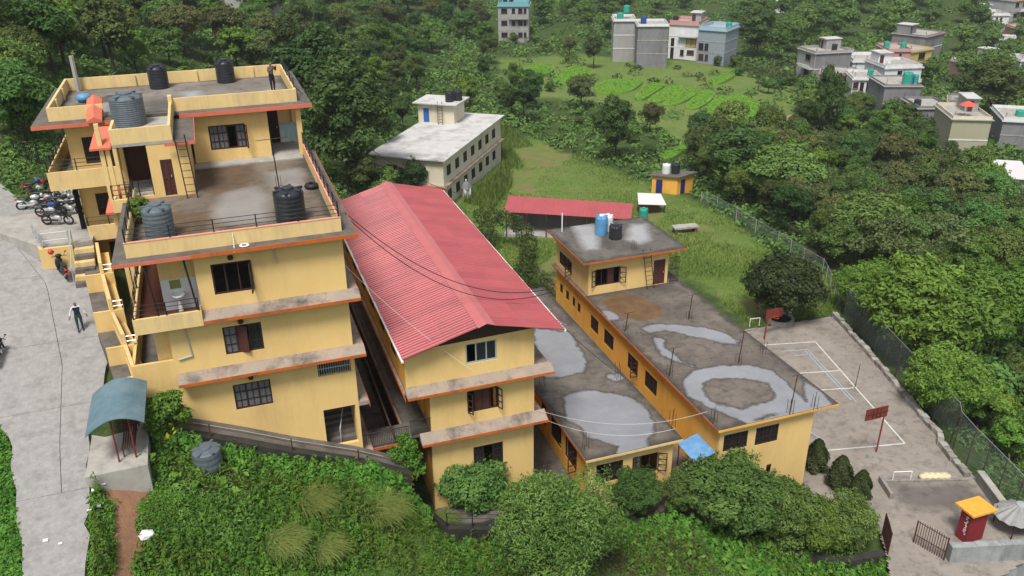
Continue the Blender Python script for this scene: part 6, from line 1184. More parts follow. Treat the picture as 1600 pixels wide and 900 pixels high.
def motorbike(p, rz, col, label, accent='alu', helmet=None, scooter=False):
    o = empty('scooter' if scooter else 'motorcycle', p, rz, label, 'scooter' if scooter else 'motorcycle', None if scooter else 'motorcycles parked on the platform'); o.rotation_euler = (rad(7), 0, rz)
    r = .24 if scooter else .30; wheel(o, -.62, r); wheel(o, .62, r)
    if not scooter:
        ellip(B(), (.18, 0, .78), .27, .13, .14).build('fuel_tank', col, o, local=True, smooth=True); ellip(B(), (-.38, 0, .76), .42, .12, .07).build('seat', 'blackpl', o, local=True, smooth=True)
        ellip(B(), (.05, 0, .42), .24, .14, .20).build('engine', 'alu', o, local=True); B().tube((.1,-.14,.35),(-.75,-.17,.38),.05,.06,8).build('exhaust', accent, o, local=True)
        B().tube((.45,0,.85),(.62,0,.3),.035).tube((.40,0,.9),(-.3,0,.65),.03).tube((-.1,0,.35),(-.62,0,.3),.03).tube((-.3,0,.65),(-.62,0,.3),.025).build('frame', 'black', o, local=True)
        ellip(B(), (.55, 0, .84), .11, .12, .13).build('headlight', accent, o, local=True, smooth=True); ellip(B(), (-.62, 0, .58), .30, .07, .06).build('mudguard', col, o, local=True, smooth=True); ellip(B(), (.62, 0, .58), .26, .06, .05).build('mudguard', accent, o, local=True, smooth=True)
        ellip(B(), (-.84, 0, .72), .06, .08, .05).build('tail_light', mat('red_lens', (.4, .02, .02), .3), o, local=True)
    else:
        ellip(B(), (-.42, 0, .52), .42, .17, .22).build('body_shell', col, o, local=True, smooth=True); ellip(B(), (.45, 0, .6), .10, .2, .36).build('leg_shield', col, o, local=True, smooth=True); B().box(-.1, .42, -.15, .15, .26, .31).build('footboard', 'blackpl', o, local=True); ellip(B(), (-.35, 0, .77), .40, .14, .07).build('seat', 'blackpl', o, local=True, smooth=True)
        ellip(B(), (.42, 0, 1.0), .12, .17, .10).build('headlight', accent, o, local=True, smooth=True); ellip(B(), (-.86, 0, .58), .06, .12, .06).build('tail_light', mat('red_lens', (.4, .02, .02), .3), o, local=True); B().box(-.93, -.91, -.1, .1, .36, .46).build('number_plate', mat('red_plate', (.55, .06, .05), .5), o, local=True); ellip(B(), (.62, 0, .50), .25, .07, .06).build('mudguard', col, o, local=True, smooth=True); B().tube((.45,0,.9),(.62,0,.24),.035).build('fork', 'black', o, local=True)
    B().path([(.30,-.36,1.0),(.44,-.15,.98),(.44,.15,.98),(.30,.36,1.0)], .018).build('handlebar', 'black', o, local=True)
    for s in (-1, 1): b = B().tube((.38,s*.26,1.0),(.40,s*.32,1.18),.01); ellip(b, (.40, s*.34, 1.2), .02, .06, .04); b.build('mirror', 'black', o, local=True)
    return o
M['silverp'] = mat('silver_paint', (.55, .56, .58), .3, metal=.3); M['redp'] = mat('red_bike_paint', (.35, .03, .04), .3); M['bluep'] = mat('blue_bike_paint', (.03, .07, .25), .3)
q = atZ(47, 330, 9.2); motorbike((q.x+.2, q.y+.3, 9.2), rad(2), M['silverp'], 'silver tanked motorcycle nearest the road on the parking platform'); q = atZ(62, 305, 9.2); motorbike((q.x, q.y+.3, 9.2), rad(8), M['redp'], 'red motorcycle behind the silver tanked one', 'black')
q = atZ(92, 352, 9.2); motorbike((q.x, q.y+.1, 9.2), rad(-20), M['blackpl'], 'black motorcycle closest to the steel rails', 'black'); q = atZ(98, 328, 9.2); motorbike((q.x, q.y+.2, 9.2), rad(-12), M['blackpl'], 'black motorcycle in the middle of the parked row', 'alu'); q = atZ(105, 312, 9.2); motorbike((q.x, q.y+.3, 9.2), rad(-8), M['redp'], 'dark red motorcycle beneath the balcony', 'alu')
q = Vector((-8.85, 46.55, 0)); motorbike((q.x, q.y, float(roadz(q.y))), rad(112), M['blackpl'], 'black and red scooter parked below the yellow platform wall', 'black', scooter=True)
q = atZ(-2, 572, 6.0); motorbike((q.x, q.y, float(roadz(q.y))), rad(80), M['bluep'], 'dark motorcycle cut off by the left edge of the photo', 'black')
for (x_, y_), a_, c_, lb_ in (((112,335), -28, M['blackpl'], 'black motorcycle wedged against the wing wall'), ((82,338), -16, M['bluep'], 'dark blue motorcycle in the front of the parked cluster'), ((76,318), -4, M['blackpl'], 'black motorcycle behind the dark blue one')):
    q = atZ(x_, y_, 9.2); motorbike((q.x, q.y, 9.2), rad(a_), c_, lb_, 'black')
def helmet(p, col, label):
    o = empty('helmet', p, 0, label, 'helmet'); b = B(); ellip(b, (0, 0, .13), .15, .13, .15, 12, 8); b.build('shell', col, o, local=True, smooth=True); ellip(B(), (.09, 0, .12), .08, .10, .06).build('visor', 'glass', o, local=True, smooth=True)
helmet((-9.2, 46.95, 8.98), mat('red_helmet', (.55, .05, .04), .3), 'red helmet resting on the mirror of the scooter'); q = atZ(57, 280, 10.2); helmet((q.x, q.y, 10.0), M['bluep'], 'blue helmet resting on a parked motorcycle'); q = atZ(104, 295, 10.2); helmet((q.x, q.y, 10.0), M['white'], 'white helmet resting on a parked motorcycle beneath the balcony')
# ================================================================== people
def person(loc, rz, joints, radii, edges, zones, label):
    """one skinned body; zones: list of (material, test(point)) painted on its faces"""
    me = bpy.data.meshes.new('person'); me.from_pydata(joints, edges, []); o = bpy.data.objects.new('person', me); COL.objects.link(o)
    md = o.modifiers.new('skin', 'SKIN')
    for sv, r in zip(me.skin_vertices[0].data, radii): sv.radius = (r if isinstance(r, tuple) else (r, r))
    me.skin_vertices[0].data[0].use_root = True; o.modifiers.new('sub', 'SUBSURF').levels = 1
    dg = bpy.context.evaluated_depsgraph_get(); ev = bpy.data.meshes.new_from_object(o.evaluated_get(dg)); o.modifiers.clear(); o.data = ev
    ev.materials.clear()
    for m_, _ in zones: ev.materials.append(m_)
    for p in ev.polygons:
        for k, (_, test) in enumerate(zones):
            if test(p.center): p.material_index = k; break
    ev.shade_smooth(); o.location = loc; o.rotation_euler = (0, 0, rz); tag(o, label, 'person'); return o
SKIN = mat('brown_skin', (.22, .11, .07), .6); HAIR = mat('black_hair', (.012, .010, .010), .7); VEST = mat('navy_vest', (.012, .016, .035), .85); TROU = mat('dark_teal_trousers', (.02, .045, .05), .9); SHOE = mat('black_shoe', (.01, .01, .01), .5); SHIRT = mat('white_shirt', (.60, .63, .70), .85); TEE = mat('olive_tee', (.12, .11, .08), .9); JEAN = mat('dark_jeans', (.015, .017, .03), .9)
def skeleton(pose):
    J = []; Rr = []; E = []
    def add(p, r, par=None): J.append(tuple(p)); Rr.append(r); (E.append((par, len(J)-1)) if par is not None else None); return len(J)-1
    pel = add((0,0,.95), (.15,.11)); wa = add((0,0,1.12), (.14,.10), pel); chs = add((0,0,1.32), (.17,.115), wa); nb = add((0,0,1.46), (.07,.065), chs); nk = add((0,.01,1.52), .055, nb); hd = add((0,.03,1.60), (.085,.095), nk); ht = add((0,.02,1.70), (.075,.085), hd)
    for s in (-1, 1):
        hp = add((s*.10,0,.90), .10, pel); kn = add((s*.11+pose['kx'][0 if s < 0 else 1]*0, .02+pose['ky'][0 if s < 0 else 1], .50), .07, hp); an = add((s*.11, pose['fy'][0 if s < 0 else 1], .09), .045, kn); add((s*.13, pose['fy'][0 if s < 0 else 1]+.16, .04), .04, an)
        sho = add((s*.18,0,1.41), .075, chs); el, wr = pose['arm'][0 if s < 0 else 1]; e = add(el, .048, sho); w_ = add(wr, .034, e)
        dv = (Vector(wr)-Vector(el)).normalized(); sd2 = dv.cross(Vector((0, 1, .3))).normalized(); pm = add(Vector(wr)+dv*.06, (.036,.022), w_)
        for k, L_ in ((-1.5,.08), (-.5,.095), (.5,.09), (1.5,.07)):
            a = add(Vector(wr)+dv*.11+sd2*k*.018, .0095, pm); add(Vector(wr)+dv*(.11+L_*.6)+sd2*k*.02+Vector((0,.015,0)), .008, a)
        t = add(Vector(wr)+dv*.04+sd2*.045, .0105, pm); add(Vector(wr)+dv*.08+sd2*.065, .009, t)
    return J, Rr, E
man = skeleton(dict(kx=(0,0), ky=(.02,.04), fy=(-.03,.10), arm=(((-.33,-.02,1.16),(-.42,.06,.93)), ((.32,-.02,1.15),(.38,.08,.93)))))
q = atZ(127, 516, float(roadz(42.2))); person((q.x, q.y, float(roadz(q.y))), rad(185), *man, [(HAIR, lambda c: c.z > 1.665 or (c.z > 1.57 and c.y < .0)), (SKIN, lambda c: c.z > 1.485 or (abs(c.x) > .22 and c.z < 1.0)), (SHIRT, lambda c: abs(c.x) > .175 and c.z > .9 or c.z > 1.445), (VEST, lambda c: c.z > 1.0), (SHOE, lambda c: c.z < .09), (TROU, lambda c: True)], 'man in white shirt, navy vest and dark trousers walking down the road').scale = (.9, .9, .9)
ph_ = skeleton(dict(kx=(0,0), ky=(.02,.02), fy=(0,.05), arm=(((-.30,.10,1.20),(-.10,.30,1.42)), ((.30,.10,1.20),(.10,.30,1.42)))))
q = atZ(427, 143, 15.23); person((q.x, q.y, 15.23), rad(215), *ph_, [(HAIR, lambda c: c.z > 1.665 or (c.z > 1.57 and c.y < .0)), (SKIN, lambda c: c.z > 1.485 or c.y > .18), (TEE, lambda c: c.z > 1.0), (SHOE, lambda c: c.z < .09), (JEAN, lambda c: True)], 'person in olive top and dark jeans holding up a device on the top roof')
dv = empty('drone_controller', (q.x, q.y, 16.6), 0, 'dark hand-held controller held up by the person on the roof', 'controller'); cc = Vector((q.x, q.y, 16.66))+Vector((math.sin(rad(35))*.36, -math.cos(rad(35))*.36, 0)); B().box(cc.x-.11, cc.x+.11, cc.y-.03, cc.y+.03, cc.z-.06, cc.z+.06).build('body', 'black', dv); B().tube(cc+Vector((-.08,0,.06)), cc+Vector((-.1,0,.2)), .012).tube(cc+Vector((.08,0,.06)), cc+Vector((.1,0,.2)), .012).build('aerial', 'black', dv)
lane = skeleton(dict(kx=(0,0), ky=(.02,.02), fy=(0,.05), arm=(((-.26,0,1.14),(-.26,.1,.9)), ((.26,0,1.14),(.25,.1,.9)))))
person((23.0, 35.7, -7.15), rad(170), *lane, [(HAIR, lambda c: c.z > 1.665 or (c.z > 1.57 and c.y < .0)), (SKIN, lambda c: c.z > 1.485 or (abs(c.x) > .2 and c.z < .95)), (SHIRT, lambda c: c.z > 1.0), (SHOE, lambda c: c.z < .09), (JEAN, lambda c: True)], 'person in a pale shirt standing in the lane under the blue awning')

# iron gate at the back of the parking platform
g0, g1 = atZ(30, 262, 9.2), atZ(66, 268, 9.2); og = empty('iron_gate', (g0.x, g0.y, 9.2), 0, 'black iron gate closing the back of the motorcycle parking', 'gate')
for k in range(13): p = Vector((g0.x, g0.y, 9.2)).lerp(Vector((g1.x, g1.y, 9.2)), k/12); B().tube(p, p+Vector((0, 0, 1.9)), .02 if k % 6 else .05, n=5).build('bar', 'black', og)
for z in (.2, 1.1, 1.85): B().tube((g0.x, g0.y, 9.2+z), (g1.x, g1.y, 9.2+z), .025, n=5).build('rail', 'black', og)

# litter on the verge
q = atG(232, 846); lt = B(); ellip(lt, (q.x, q.y, q.z+.35), .32, .22, .16, 9, 6); R = np.random.default_rng(9); lt.v = [(v[0]+R.normal()*.04, v[1]+R.normal()*.04, v[2]+R.normal()*.03) for v in lt.v]; tag(lt.build('plastic_sack', 'white'), 'crumpled white sack dumped in the weeds beside the dirt path', 'sack')
lb_ = B()
for x_, y_ in ((165,766),(172,760),(148,775),(142,806),(157,801),(97,858),(74,853),(212,712)):
    q = atG(x_, y_); z_ = max(q.z, float(roadz(q.y)) if q.x < -6.9 else q.z)+.3*(q.x > -6.9); lb_.obox((q.x, q.y, z_+.03), (1,0,0), (0,1,0), (0,0,1), .06+.05*R.random(), .04+.04*R.random(), .015)
tag(lb_.build('litter', 'white'), 'scraps of pale litter along the road verge', 'litter', kind='stuff')
# ================================================================== buildings beyond the school
def cell(name, W, D, H, wall, loc, rz, label, cat='house', openings=(), side_open=(), roof='palecon', par=.5, trim=None, z_below=4, over=.3, parmat=None, group=None, frame='brown', sidewall=None):
    """flat-roofed house in its own frame: front along x at y=0; openings are (x0,x1,z0,z1[,material])"""
    o = empty('house', loc, rz, label, cat, group)
    b = B(); b.panel((0, 0), UX, UY, W, -z_below, H, [q[:4] for q in openings]); b.build('front_wall', wall, o, local=True)
    b = B(); b.panel((0, .2), (0, 1), (1, 0), D-.2, -z_below, H, []).panel((W, .2), (0, 1), (-1, 0), D-.2, -z_below, H, [q[:4] for q in side_open]).panel((.2, D), UX, (0, -1), W-.4, -z_below, H); b.build('side_wall', sidewall or wall, o, local=True)
    for q in openings:
        w_ = B().box(q[0], q[1], .1, .14, q[2], q[3]).build('window', q[4] if len(q) > 4 else 'glass', o, local=True); b = B(); xm = (q[0]+q[1])/2
        for x in (q[0]+.05, xm, q[1]-.05): b.box(x-.05, x+.05, .04, .1, q[2], q[3])
        b.box(q[0], q[1], .03, .1, q[3]-.1, q[3]).box(q[0]-.08, q[1]+.08, -.1, .1, q[2]-.1, q[2]-.003).build('frame', frame, w_, local=True)
    for q in side_open:
        w_ = B().box(W-.14, W-.1, q[0]+.2, q[1]+.2, q[2], q[3]).build('window', 'glass', o, local=True); b = B()
        for y in (q[0]+.25, (q[0]+q[1])/2+.2, q[1]+.15): b.box(W-.1, W-.04, y-.05, y+.05, q[2], q[3])
        b.box(W-.1, W-.03, q[0]+.2, q[1]+.2, q[3]-.1, q[3]).build('frame', frame, w_, local=True)
    r = B().box(-over, W+over, -over, D+over, H, H+.15).build('roof_slab', roof, o, local=True)
    if trim: B().box(-over, W+over, -over-.03, -over, H-.08, H+.2).box(W+over, W+over+.03, -over, D+over, H-.08, H+.2).build('fascia', trim, r, local=True)
    if par:
        pm = parmat or wall; b = B().box(0, W, 0, .12, H+.15, H+.15+par).box(0, W, D-.12, D, H+.15, H+.15+par).box(0, .12, .12, D-.12, H+.15, H+.15+par).box(W-.12, W, .12, D-.12, H+.15, H+.15+par); b.build('parapet', pm, o, local=True)
    return o
M['fgrey'] = mat('raw_cement_render', (.24, .235, .24), .92, col2=(.17, .17, .175), scale=.5, stain=(.10, .10, .105), stain_amt=.7, stain_scale=.3); M['fpale'] = mat('pale_cement_render', (.36, .35, .34), .9, col2=(.28, .275, .27), scale=.4, stain=(.18, .17, .165), stain_amt=.5, stain_scale=.3)
M['fwhite'] = mat('white_house_paint', (.70, .70, .70), .8, col2=(.60, .61, .62), scale=.5, stain=(.33, .32, .31), stain_amt=.4, stain_scale=.4); M['fblue'] = mat('slate_blue_tile', (.17, .20, .25), .6, col2=(.30, .34, .38), scale=3); M['teal'] = mat('teal_band_paint', (.16, .38, .42), .7, vary=.1); M['fpink'] = mat('pink_house_paint', (.50, .28, .25), .8, vary=.15, scale=.7); M['fyel'] = mat('yellow_house_paint', (.55, .42, .16), .8, vary=.15, scale=.7); M['beige'] = mat('beige_house_paint', (.36, .34, .24), .85, col2=(.33, .31, .22), scale=.3); M['lite'] = mat('light_blue_paint', (.30, .45, .55), .7, vary=.1); M['creamb'] = mat('cream_house_paint', (.66, .61, .47), .85, col2=(.58, .53, .40), scale=.5, stain=(.33, .28, .20), stain_amt=.5, stain_scale=.5); M['paleroof'] = mat('bleached_roof_concrete', (.55, .54, .52), .9, col2=(.45, .44, .42), scale=.4, stain=(.17, .165, .16), stain_amt=.8, stain_scale=.35); M['whitesheet'] = mat('white_sheet_metal', (.62, .58, .58), .5, vary=.1); M['clay'] = mat('old_clay_tile', (.30, .16, .12), .9, col2=(.38, .26, .21), scale=2)
def topz(px, ytop, p):
    d = ray(px, ytop); t = math.hypot(p.x, p.y)/math.hypot(d.x, d.y); return CAMZ+d.z*t
HOUSES = []
def house(pl, pr, ytop, depth, wall, label, opens=(), z=None, **k):
    """front base line from two pixels; openings in fractions (fx0,fx1,storey from top,height,material)"""
    a = atG(*pl) if z is None else atZ(*pl, z); c = atZ(*pr, a.z); W = (c-a).length; H = topz(pl[0], ytop, a)-a.z; rz = math.atan2(c.y-a.y, c.x-a.x)
    ns = max(1, round(H/3.0)); sh = H/ns; op = []
    for q in opens:
        z1 = H-q[2]*sh-.55; op.append((q[0]*W, q[1]*W, z1-q[3], z1)+tuple(q[4:]))
    o = cell('house', W, depth, H, wall, (a.x, a.y, a.z), rz, label, openings=op, **k); HOUSES.append((o, W, depth, H)); i_ = len(HOUSES)
    for s_ in range(1, ns):                                      # floor bands
        zz = H-s_*sh; B().box(-.06, W+.06, -.06, -.004, zz-.1, zz+.1).box(W+.004, W+.06, -.06, depth, zz-.1, zz+.1).build('floor_band', 'palecon' if i_ % 2 else 'fwhite', o, local=True)
    for x_, y_ in ((.2, .2), (W-.2, .2), (W-.2, depth-.2), (.2, depth-.2)):
        b = B()
        for q_ in range(4): b.tube((x_+.1*(q_ % 2), y_+.1*(q_ > 1), H+.1), (x_+.1*(q_ % 2)+.03*q_, y_+.1*(q_ > 1), H+1.2+.15*((i_+q_) % 3)), .02, n=4)
        b.build('rebar', 'rust', o, local=True)
    if i_ % 2 == 0 and W > 6:
        sx = W*(.1 if i_ % 4 else .55); g = B(); g.box(sx, sx+W*.35, depth*.55, depth*.95, H+.1, H+2.4); r_ = g.build('roof_room', wall if i_ % 4 else M['fpale'], o, local=True); B().box(sx-.2, sx+W*.35+.2, depth*.5, depth*.98, H+2.4, H+2.55).build('roof', 'paleroof', r_, local=True); B().box(sx+.3, sx+1.2, depth*.55-.03, depth*.55-.004, H+.2, H+2.0).build('door', 'shutter', r_, local=True)
    if opens and W > 7:                                          # balcony before the openings
        zz = H-sh; bl_ = B().box(W*.35, W*.98, -1.1, -.004, zz-.12, zz+.02).build('balcony', 'palecon', o, local=True); B().box(W*.35, W*.98, -1.1, -1.0, zz+.02, zz+.75).build('balcony_wall', wall if i_ % 3 else M['fwhite'], bl_, local=True)
    return o, W, depth, H
def roof_tank(h, fx, fy, r, hh, m_, label, dz=.16):
    o, W, D, H = h; p = Matrix.Rotation(o.rotation_euler.z, 4, 'Z') @ Vector((W*fx, D*fy, H+dz)); tank((o.location.x+p.x, o.location.y+p.y, o.location.z+p.z), r, hh, m_, label, ribs=4)
def win(cols, rows, h=1.3): return [(a, c, r, h) for r in rows for a, c in cols]
h = house((779,66),(826,66), 10, 9, M['fpale'], 'lone four storey grey tower house at the top of the photo', win([(.1,.3),(.45,.56),(.66,.8),(.84,.93)], (0,1,2)), parmat=M['teal'], trim=M['teal'], par=1.0); roof_tank(h, .4, .5, .6, 1.4, M['blackpl'], 'black tank on the lone tower house'); roof_tank(h, .2, .5, .6, 1.4, M['blackpl'], 'second black tank on the lone tower house, nearer its left edge')
b = B(); 
h = house((957,96),(991,96), 34, 9, M['fpale'], 'narrow blank cement house at the left end of the far terrace', parmat=M['fwhite'], trim=None); roof_tank(h, .3, .3, .8, 1.6, M['greentank'], 'green tank at the front of the narrow blank house'); roof_tank(h, .6, .5, .8, 1.7, M['greentank'], 'higher green tank at the back of the narrow blank house', 1.6)
h = house((994,105),(1041,105), 42, 9, M['fgrey'], 'wide blank grey cement house in the far terrace', side_open=[], parmat=M['fwhite']); roof_tank(h, .2, .3, .7, 1.9, M['bluep'], 'dark blue tank on the wide blank grey house')
h = house((1043,90),(1088,93), 38, 9, M['fwhite'], 'white tiled far house with stacked balconies and pink roof slab', [(.08,.2,1,5.5,'dark'),(.42,.55,2,1.5),(.65,.9,2,1.2,'shutter'),(.38,.5,3,2.0,'dark'),(.55,.95,3,2.2,'dark'),(.6,.95,1,1.9,'fyel')], trim=M['fpink'], parmat=M['fpink'], par=.9); roof_tank(h, .1, .3, .7, 1.6, M['blackpl'], 'black tank on the white tiled far house')
h = house((1088,97),(1130,101), 46, 9, M['fblue'], 'blue trimmed far house with slate tiled end wall', [(.04,.22,1,1.7,'glass'),(.26,.40,1,1.7),(.06,.25,2,1.5,'shutter'),(.3,.42,2,1.5,'shutter'),(.02,.42,3,2.2,'dark')], trim=M['lite'], parmat=M['lite'], par=.8); roof_tank(h, .9, .4, .7, 1.6, M['greentank'], 'green tank on the blue trimmed far house')
h = house((1242,122),(1268,132), 76, 9, M['fpale'], 'slim pale house at the left of the valley cluster', win([(.45,.75)], (0,1,2)), sidewall=M['fgrey']); roof_tank(h, .8, .6, .6, 1.6, M['blackpl'], 'black tank on the slim pale house')
h = house((1276,150),(1327,154), 115, 8, M['fgrey'], 'unfinished grey house with coral roof edge in the valley cluster', [(.08,.3,0,1.5),(.42,.54,0,1.9,'dark'),(.68,.85,0,1.4),(.6,.85,1,1.6,'dark')], trim=M['coral'], par=.3)
h = house((1327,165),(1374,166), 124, 8, M['fwhite'], 'white two storey house with dark windows in the valley cluster', [(.02,.2,0,1.3,'shutter'),(.25,.38,0,1.8,'dark'),(.46,.58,0,1.8,'dark'),(.68,.9,0,1.3,'shutter'),(.62,.82,1,1.6,'shutter')], trim=M['fwhite'], par=.4); roof_tank(h, .7, .5, .6, 1.2, M['greentank'], 'green tank on the white two storey house')
h = house((1374,188),(1430,188), 135, 9, M['fgrey'], 'big blank dark grey house wall in the valley cluster', par=.3); roof_tank(h, .68, .2, .9, 2.2, M['greentank'], 'taller green tank on the big blank grey house'); roof_tank(h, .92, .3, .8, 1.6, M['greentank'], 'shorter green tank on the big blank grey house'); roof_tank(h, .82, .2, .4, 1.6, M['bluep'], 'blue drum between the green tanks')
house((1376,150),(1433,148), 107, 9, M['fwhite'], 'plain white house behind the blank grey one', [(.35,.48,0,1.3,'dark')], trim=M['fwhite'], par=.6)
house((1328,128),(1380,128), 97, 9, M['fwhite'], 'low white house with laundry on its roof', [(.5,.7,0,1.0)], par=.7, trim=M['fwhite'])
h = house((1383,112),(1418,112), 80, 9, M['fpink'], 'pink house rising above the white houses', [(.5,.6,0,1.6,'dark')], trim=M['fpink'], par=.5); roof_tank(h, .1, .4, .7, 1.7, M['greentank'], 'green tank at the left of the pink house'); roof_tank(h, .8, .3, .7, 1.6, M['greentank'], 'green tank at the right of the pink house')
house((1418,110),(1452,104), 82, 9, M['fyel'], 'yellow house beside the pink house', [(.4,.7,0,1.6)], trim=M['fyel'], par=.3)
h = house((1440,96),(1468,88), 58, 9, M['fgrey'], 'dark grey house behind the yellow house', trim=M['fpink'], par=.3)
h = house((1428,210),(1478,210), 170, 8, M['fgrey'], 'grey cement house below the blank grey one', trim=None, par=.4); roof_tank(h, .1, .3, .6, 1.1, M['blackpl'], 'black tank at the left of the grey cement house')
h = house((1476,248),(1536,250), 186, 10, M['beige'], 'tall plain beige house with a red parasol on its roof', [], par=.5, parmat=M['creamb'])
o, W, D, H = h; p = Matrix.Rotation(o.rotation_euler.z, 4, 'Z') @ Vector((W*.42, 2.0, H+.15)); pu = empty('parasol', (o.location.x+p.x, o.location.y+p.y, o.location.z+p.z), 0, 'red parasol on the roof of the tall beige house', 'parasol'); B().tube((0,0,0),(0,0,2.2),.04).build('pole', 'white', pu, local=True); B().lathe([(.02,2.6),(.7,2.3),(1.3,1.9)], n=10, cap=False).build('canopy', mat('red_canvas', (.60, .10, .06), .8), pu, local=True)
h = house((1558,232),(1625,236), 188, 10, M['fgrey'], 'grey and white roofed house at the right edge of the photo', [], trim=M['fwhite'], par=.5, parmat=M['fwhite']); roof_tank(h, .5, .4, .8, 1.0, M['greentank'], 'green tank on the grey and white house')
house((1537,54),(1571,54), 24, 9, M['fwhite'], 'bright white stepped house high at the right', win([(.1,.2),(.4,.5),(.6,.7)], (0,)), par=.5, trim=M['fwhite'])
house((1503,127),(1540,127), 104, 8, M['fpink'], 'pale pink low house among the trees at the right', [(.3,.45,0,1.2)], par=.6, parmat=M['fwhite'])
h = house((1538,122),(1578,118), 100, 8, M['fpale'], 'grey house with a light blue roof room at the right', [(.6,.75,0,1.3)], par=.5); roof_tank(h, .1, .3, .6, 1.4, M['greentank'], 'green tank on the house with the blue roof room')
house((1575,36),(1604,32), 2, 9, M['fpale'], 'pale house at the top right corner of the photo', win([(.2,.4),(.6,.8)], (0,1)), trim=M['fyel']); house((1588,125),(1612,125), 96, 8, M['fwhite'], 'white house cut off by the right edge', win([(.2,.5)], (0,)), par=.4); house((1210,20),(1232,20), 2, 8, M['fwhite'], 'small white house peeking from the far woods', par=.3); house((352,8),(420,8), -18, 8, M['fpale'], 'pale house glimpsed above the hillside woods', par=.3)
house((1296,108),(1322,110), 84, 8, M['fpale'], 'pale house half hidden behind the unfinished grey house', win([(.2,.4),(.6,.8)], (0,)), par=.4); house((1478,178),(1502,180), 160, 7, M['fgrey'], 'small grey house left of the wide dark tree', par=.4); house((1585,70),(1606,70), 46, 8, M['fpink'], 'pinkish house near the top right corner', win([(.3,.6)], (0,)), par=.4); house((1552,80),(1580,82), 62, 8, M['fwhite'], 'white house below the bright white stepped one', win([(.2,.4),(.6,.8)], (0,)), par=.4, trim=M['lite'])
# shed with white sheet roof and gable hut
p = atG(1545, 292); ws = empty('shed', (p.x, p.y, p.z), rad(-35), 'small shed with a pinkish white sheet roof below the beige house', 'shed'); B().box(-4, 4, -3, 3, -2, 2.5).build('wall', M['fpale'], ws, local=True)
b = B(); b.v = [(-4.6,-3.6,2.5),(4.6,-3.6,2.5),(4.6,3.6,3.3),(-4.6,3.6,3.3),(-4.6,-3.6,2.6),(4.6,-3.6,2.6),(4.6,3.6,3.4),(-4.6,3.6,3.4)]; b.f = [(3,2,1,0),(4,5,6,7),(0,1,5,4),(1,2,6,5),(2,3,7,6),(3,0,4,7)]; b.build('roof', M['whitesheet'], ws, local=True)
p = atG(1240, 216); gh = empty('cottage', (p.x, p.y, p.z), rad(-20), 'small cottage with a worn clay tile roof among the valley trees', 'cottage'); B().box(-2.6, 2.6, -2.2, 2.2, -2, 2.2).build('wall', M['brick'], gh, local=True)
for s in (-1, 1): b = B(); b.v = [(0,-2.8,3.6),(0,2.8,3.6),(s*3.2,2.8,2.0),(s*3.2,-2.8,2.0),(0,-2.8,3.5),(0,2.8,3.5),(s*3.2,2.8,1.9),(s*3.2,-2.8,1.9)]; b.f = [(0,1,2,3),(7,6,5,4),(0,3,7,4),(1,5,6,2),(2,6,7,3)]; b.build('roof', M['clay'], gh, local=True)
# ---- cream two storey building with stair room
CR_ = empty('cream_building', (18.27, 108.86, -12), math.atan2(-5.94, 8.06), 'cream two storey building with a bleached flat roof behind the red roof', 'building')
W, D, H = 10.0, 23.9, 6.7
so_ = [(1+k*3.1, 2.5+k*3.1, z0, z0+1.45) for z0 in (4.2, .9) for k in range(7)]
b = B(); b.panel((0, 0), UX, UY, W, -3, H, [(2, 3.6, 4.2, 5.6), (6, 7.6, 4.2, 5.6)]); b.build('front_wall', M['creamb'], CR_, local=True); b = B(); b.panel((W, .2), (0, 1), (-1, 0), D-.2, -3, H, so_).panel((0, .2), (0, 1), (1, 0), D-.2, -3, H).panel((.2, D), UX, (0, -1), W-.4, -3, H); b.build('side_wall', M['creamb'], CR_, local=True)
for q in so_:
    w_ = B().box(W-.16, W-.12, q[0]+.2, q[1]+.2, q[2], q[3]).build('window', 'glass', CR_, local=True); b = B()
    for y in (q[0]+.26, (q[0]+q[1])/2+.2, q[1]+.14): b.box(W-.12, W-.04, y-.06, y+.06, q[2], q[3])
    b.box(W-.12, W-.03, q[0]+.2, q[1]+.2, q[3]-.12, q[3]).build('frame', 'brown', w_, local=True)
for q in ((2, 3.6, 4.2, 5.6), (6, 7.6, 4.2, 5.6)): B().box(q[0], q[1], .12, .16, q[2], q[3]).build('window', 'shutter', CR_, local=True)
B().box(-.4, W+.5, -.6, D+.5, H, H+.18).build('roof_slab', M['paleroof'], CR_, local=True); B().box(W, W+.6, 0, D, 3.25, 3.4).box(3, W+.6, -.6, 0, 3.2, 3.35).build('ledge', 'ledge', CR_, local=True); B().box(3, W+.62, -.63, -.6, 3.18, 3.36).build('fascia', 'coral', CR_, local=True)
b = B(); b.panel((-.5, 17.2), UX, UY, 5.6, H+.18, H+3, [(.8, 1.7, H+.2, H+2.3)]).panel((5.1, 17.4), (0, 1), (-1, 0), 4.2, H+.18, H+3).panel((-.5, 17.4), (0, 1), (1, 0), 4.2, H+.18, H+3); b.build('stair_room_wall', M['creamb'], CR_, local=True); B().box(.3, 1.2, 17.28, 17.34, H+.2, H+2.3).build('door', 'bluedoor', CR_, local=True); B().box(-1.1, 5.8, 16.5, 22.2, H+3, H+3.15).build('stair_room_roof', M['paleroof'], CR_, local=True)
b = B().tube((2.9,16.4,H+.18),(2.7,16.9,H+3.4),.05).tube((3.6,16.4,H+.18),(3.4,16.9,H+3.4),.05)
for k in range(7): b.tube((2.87-.03*k,16.45+.07*k,H+.5+.42*k),(3.57-.03*k,16.45+.07*k,H+.5+.42*k),.03)
b.build('ladder', 'rust', CR_, local=True)
rm = Matrix.Rotation(CR_.rotation_euler.z, 4, 'Z')
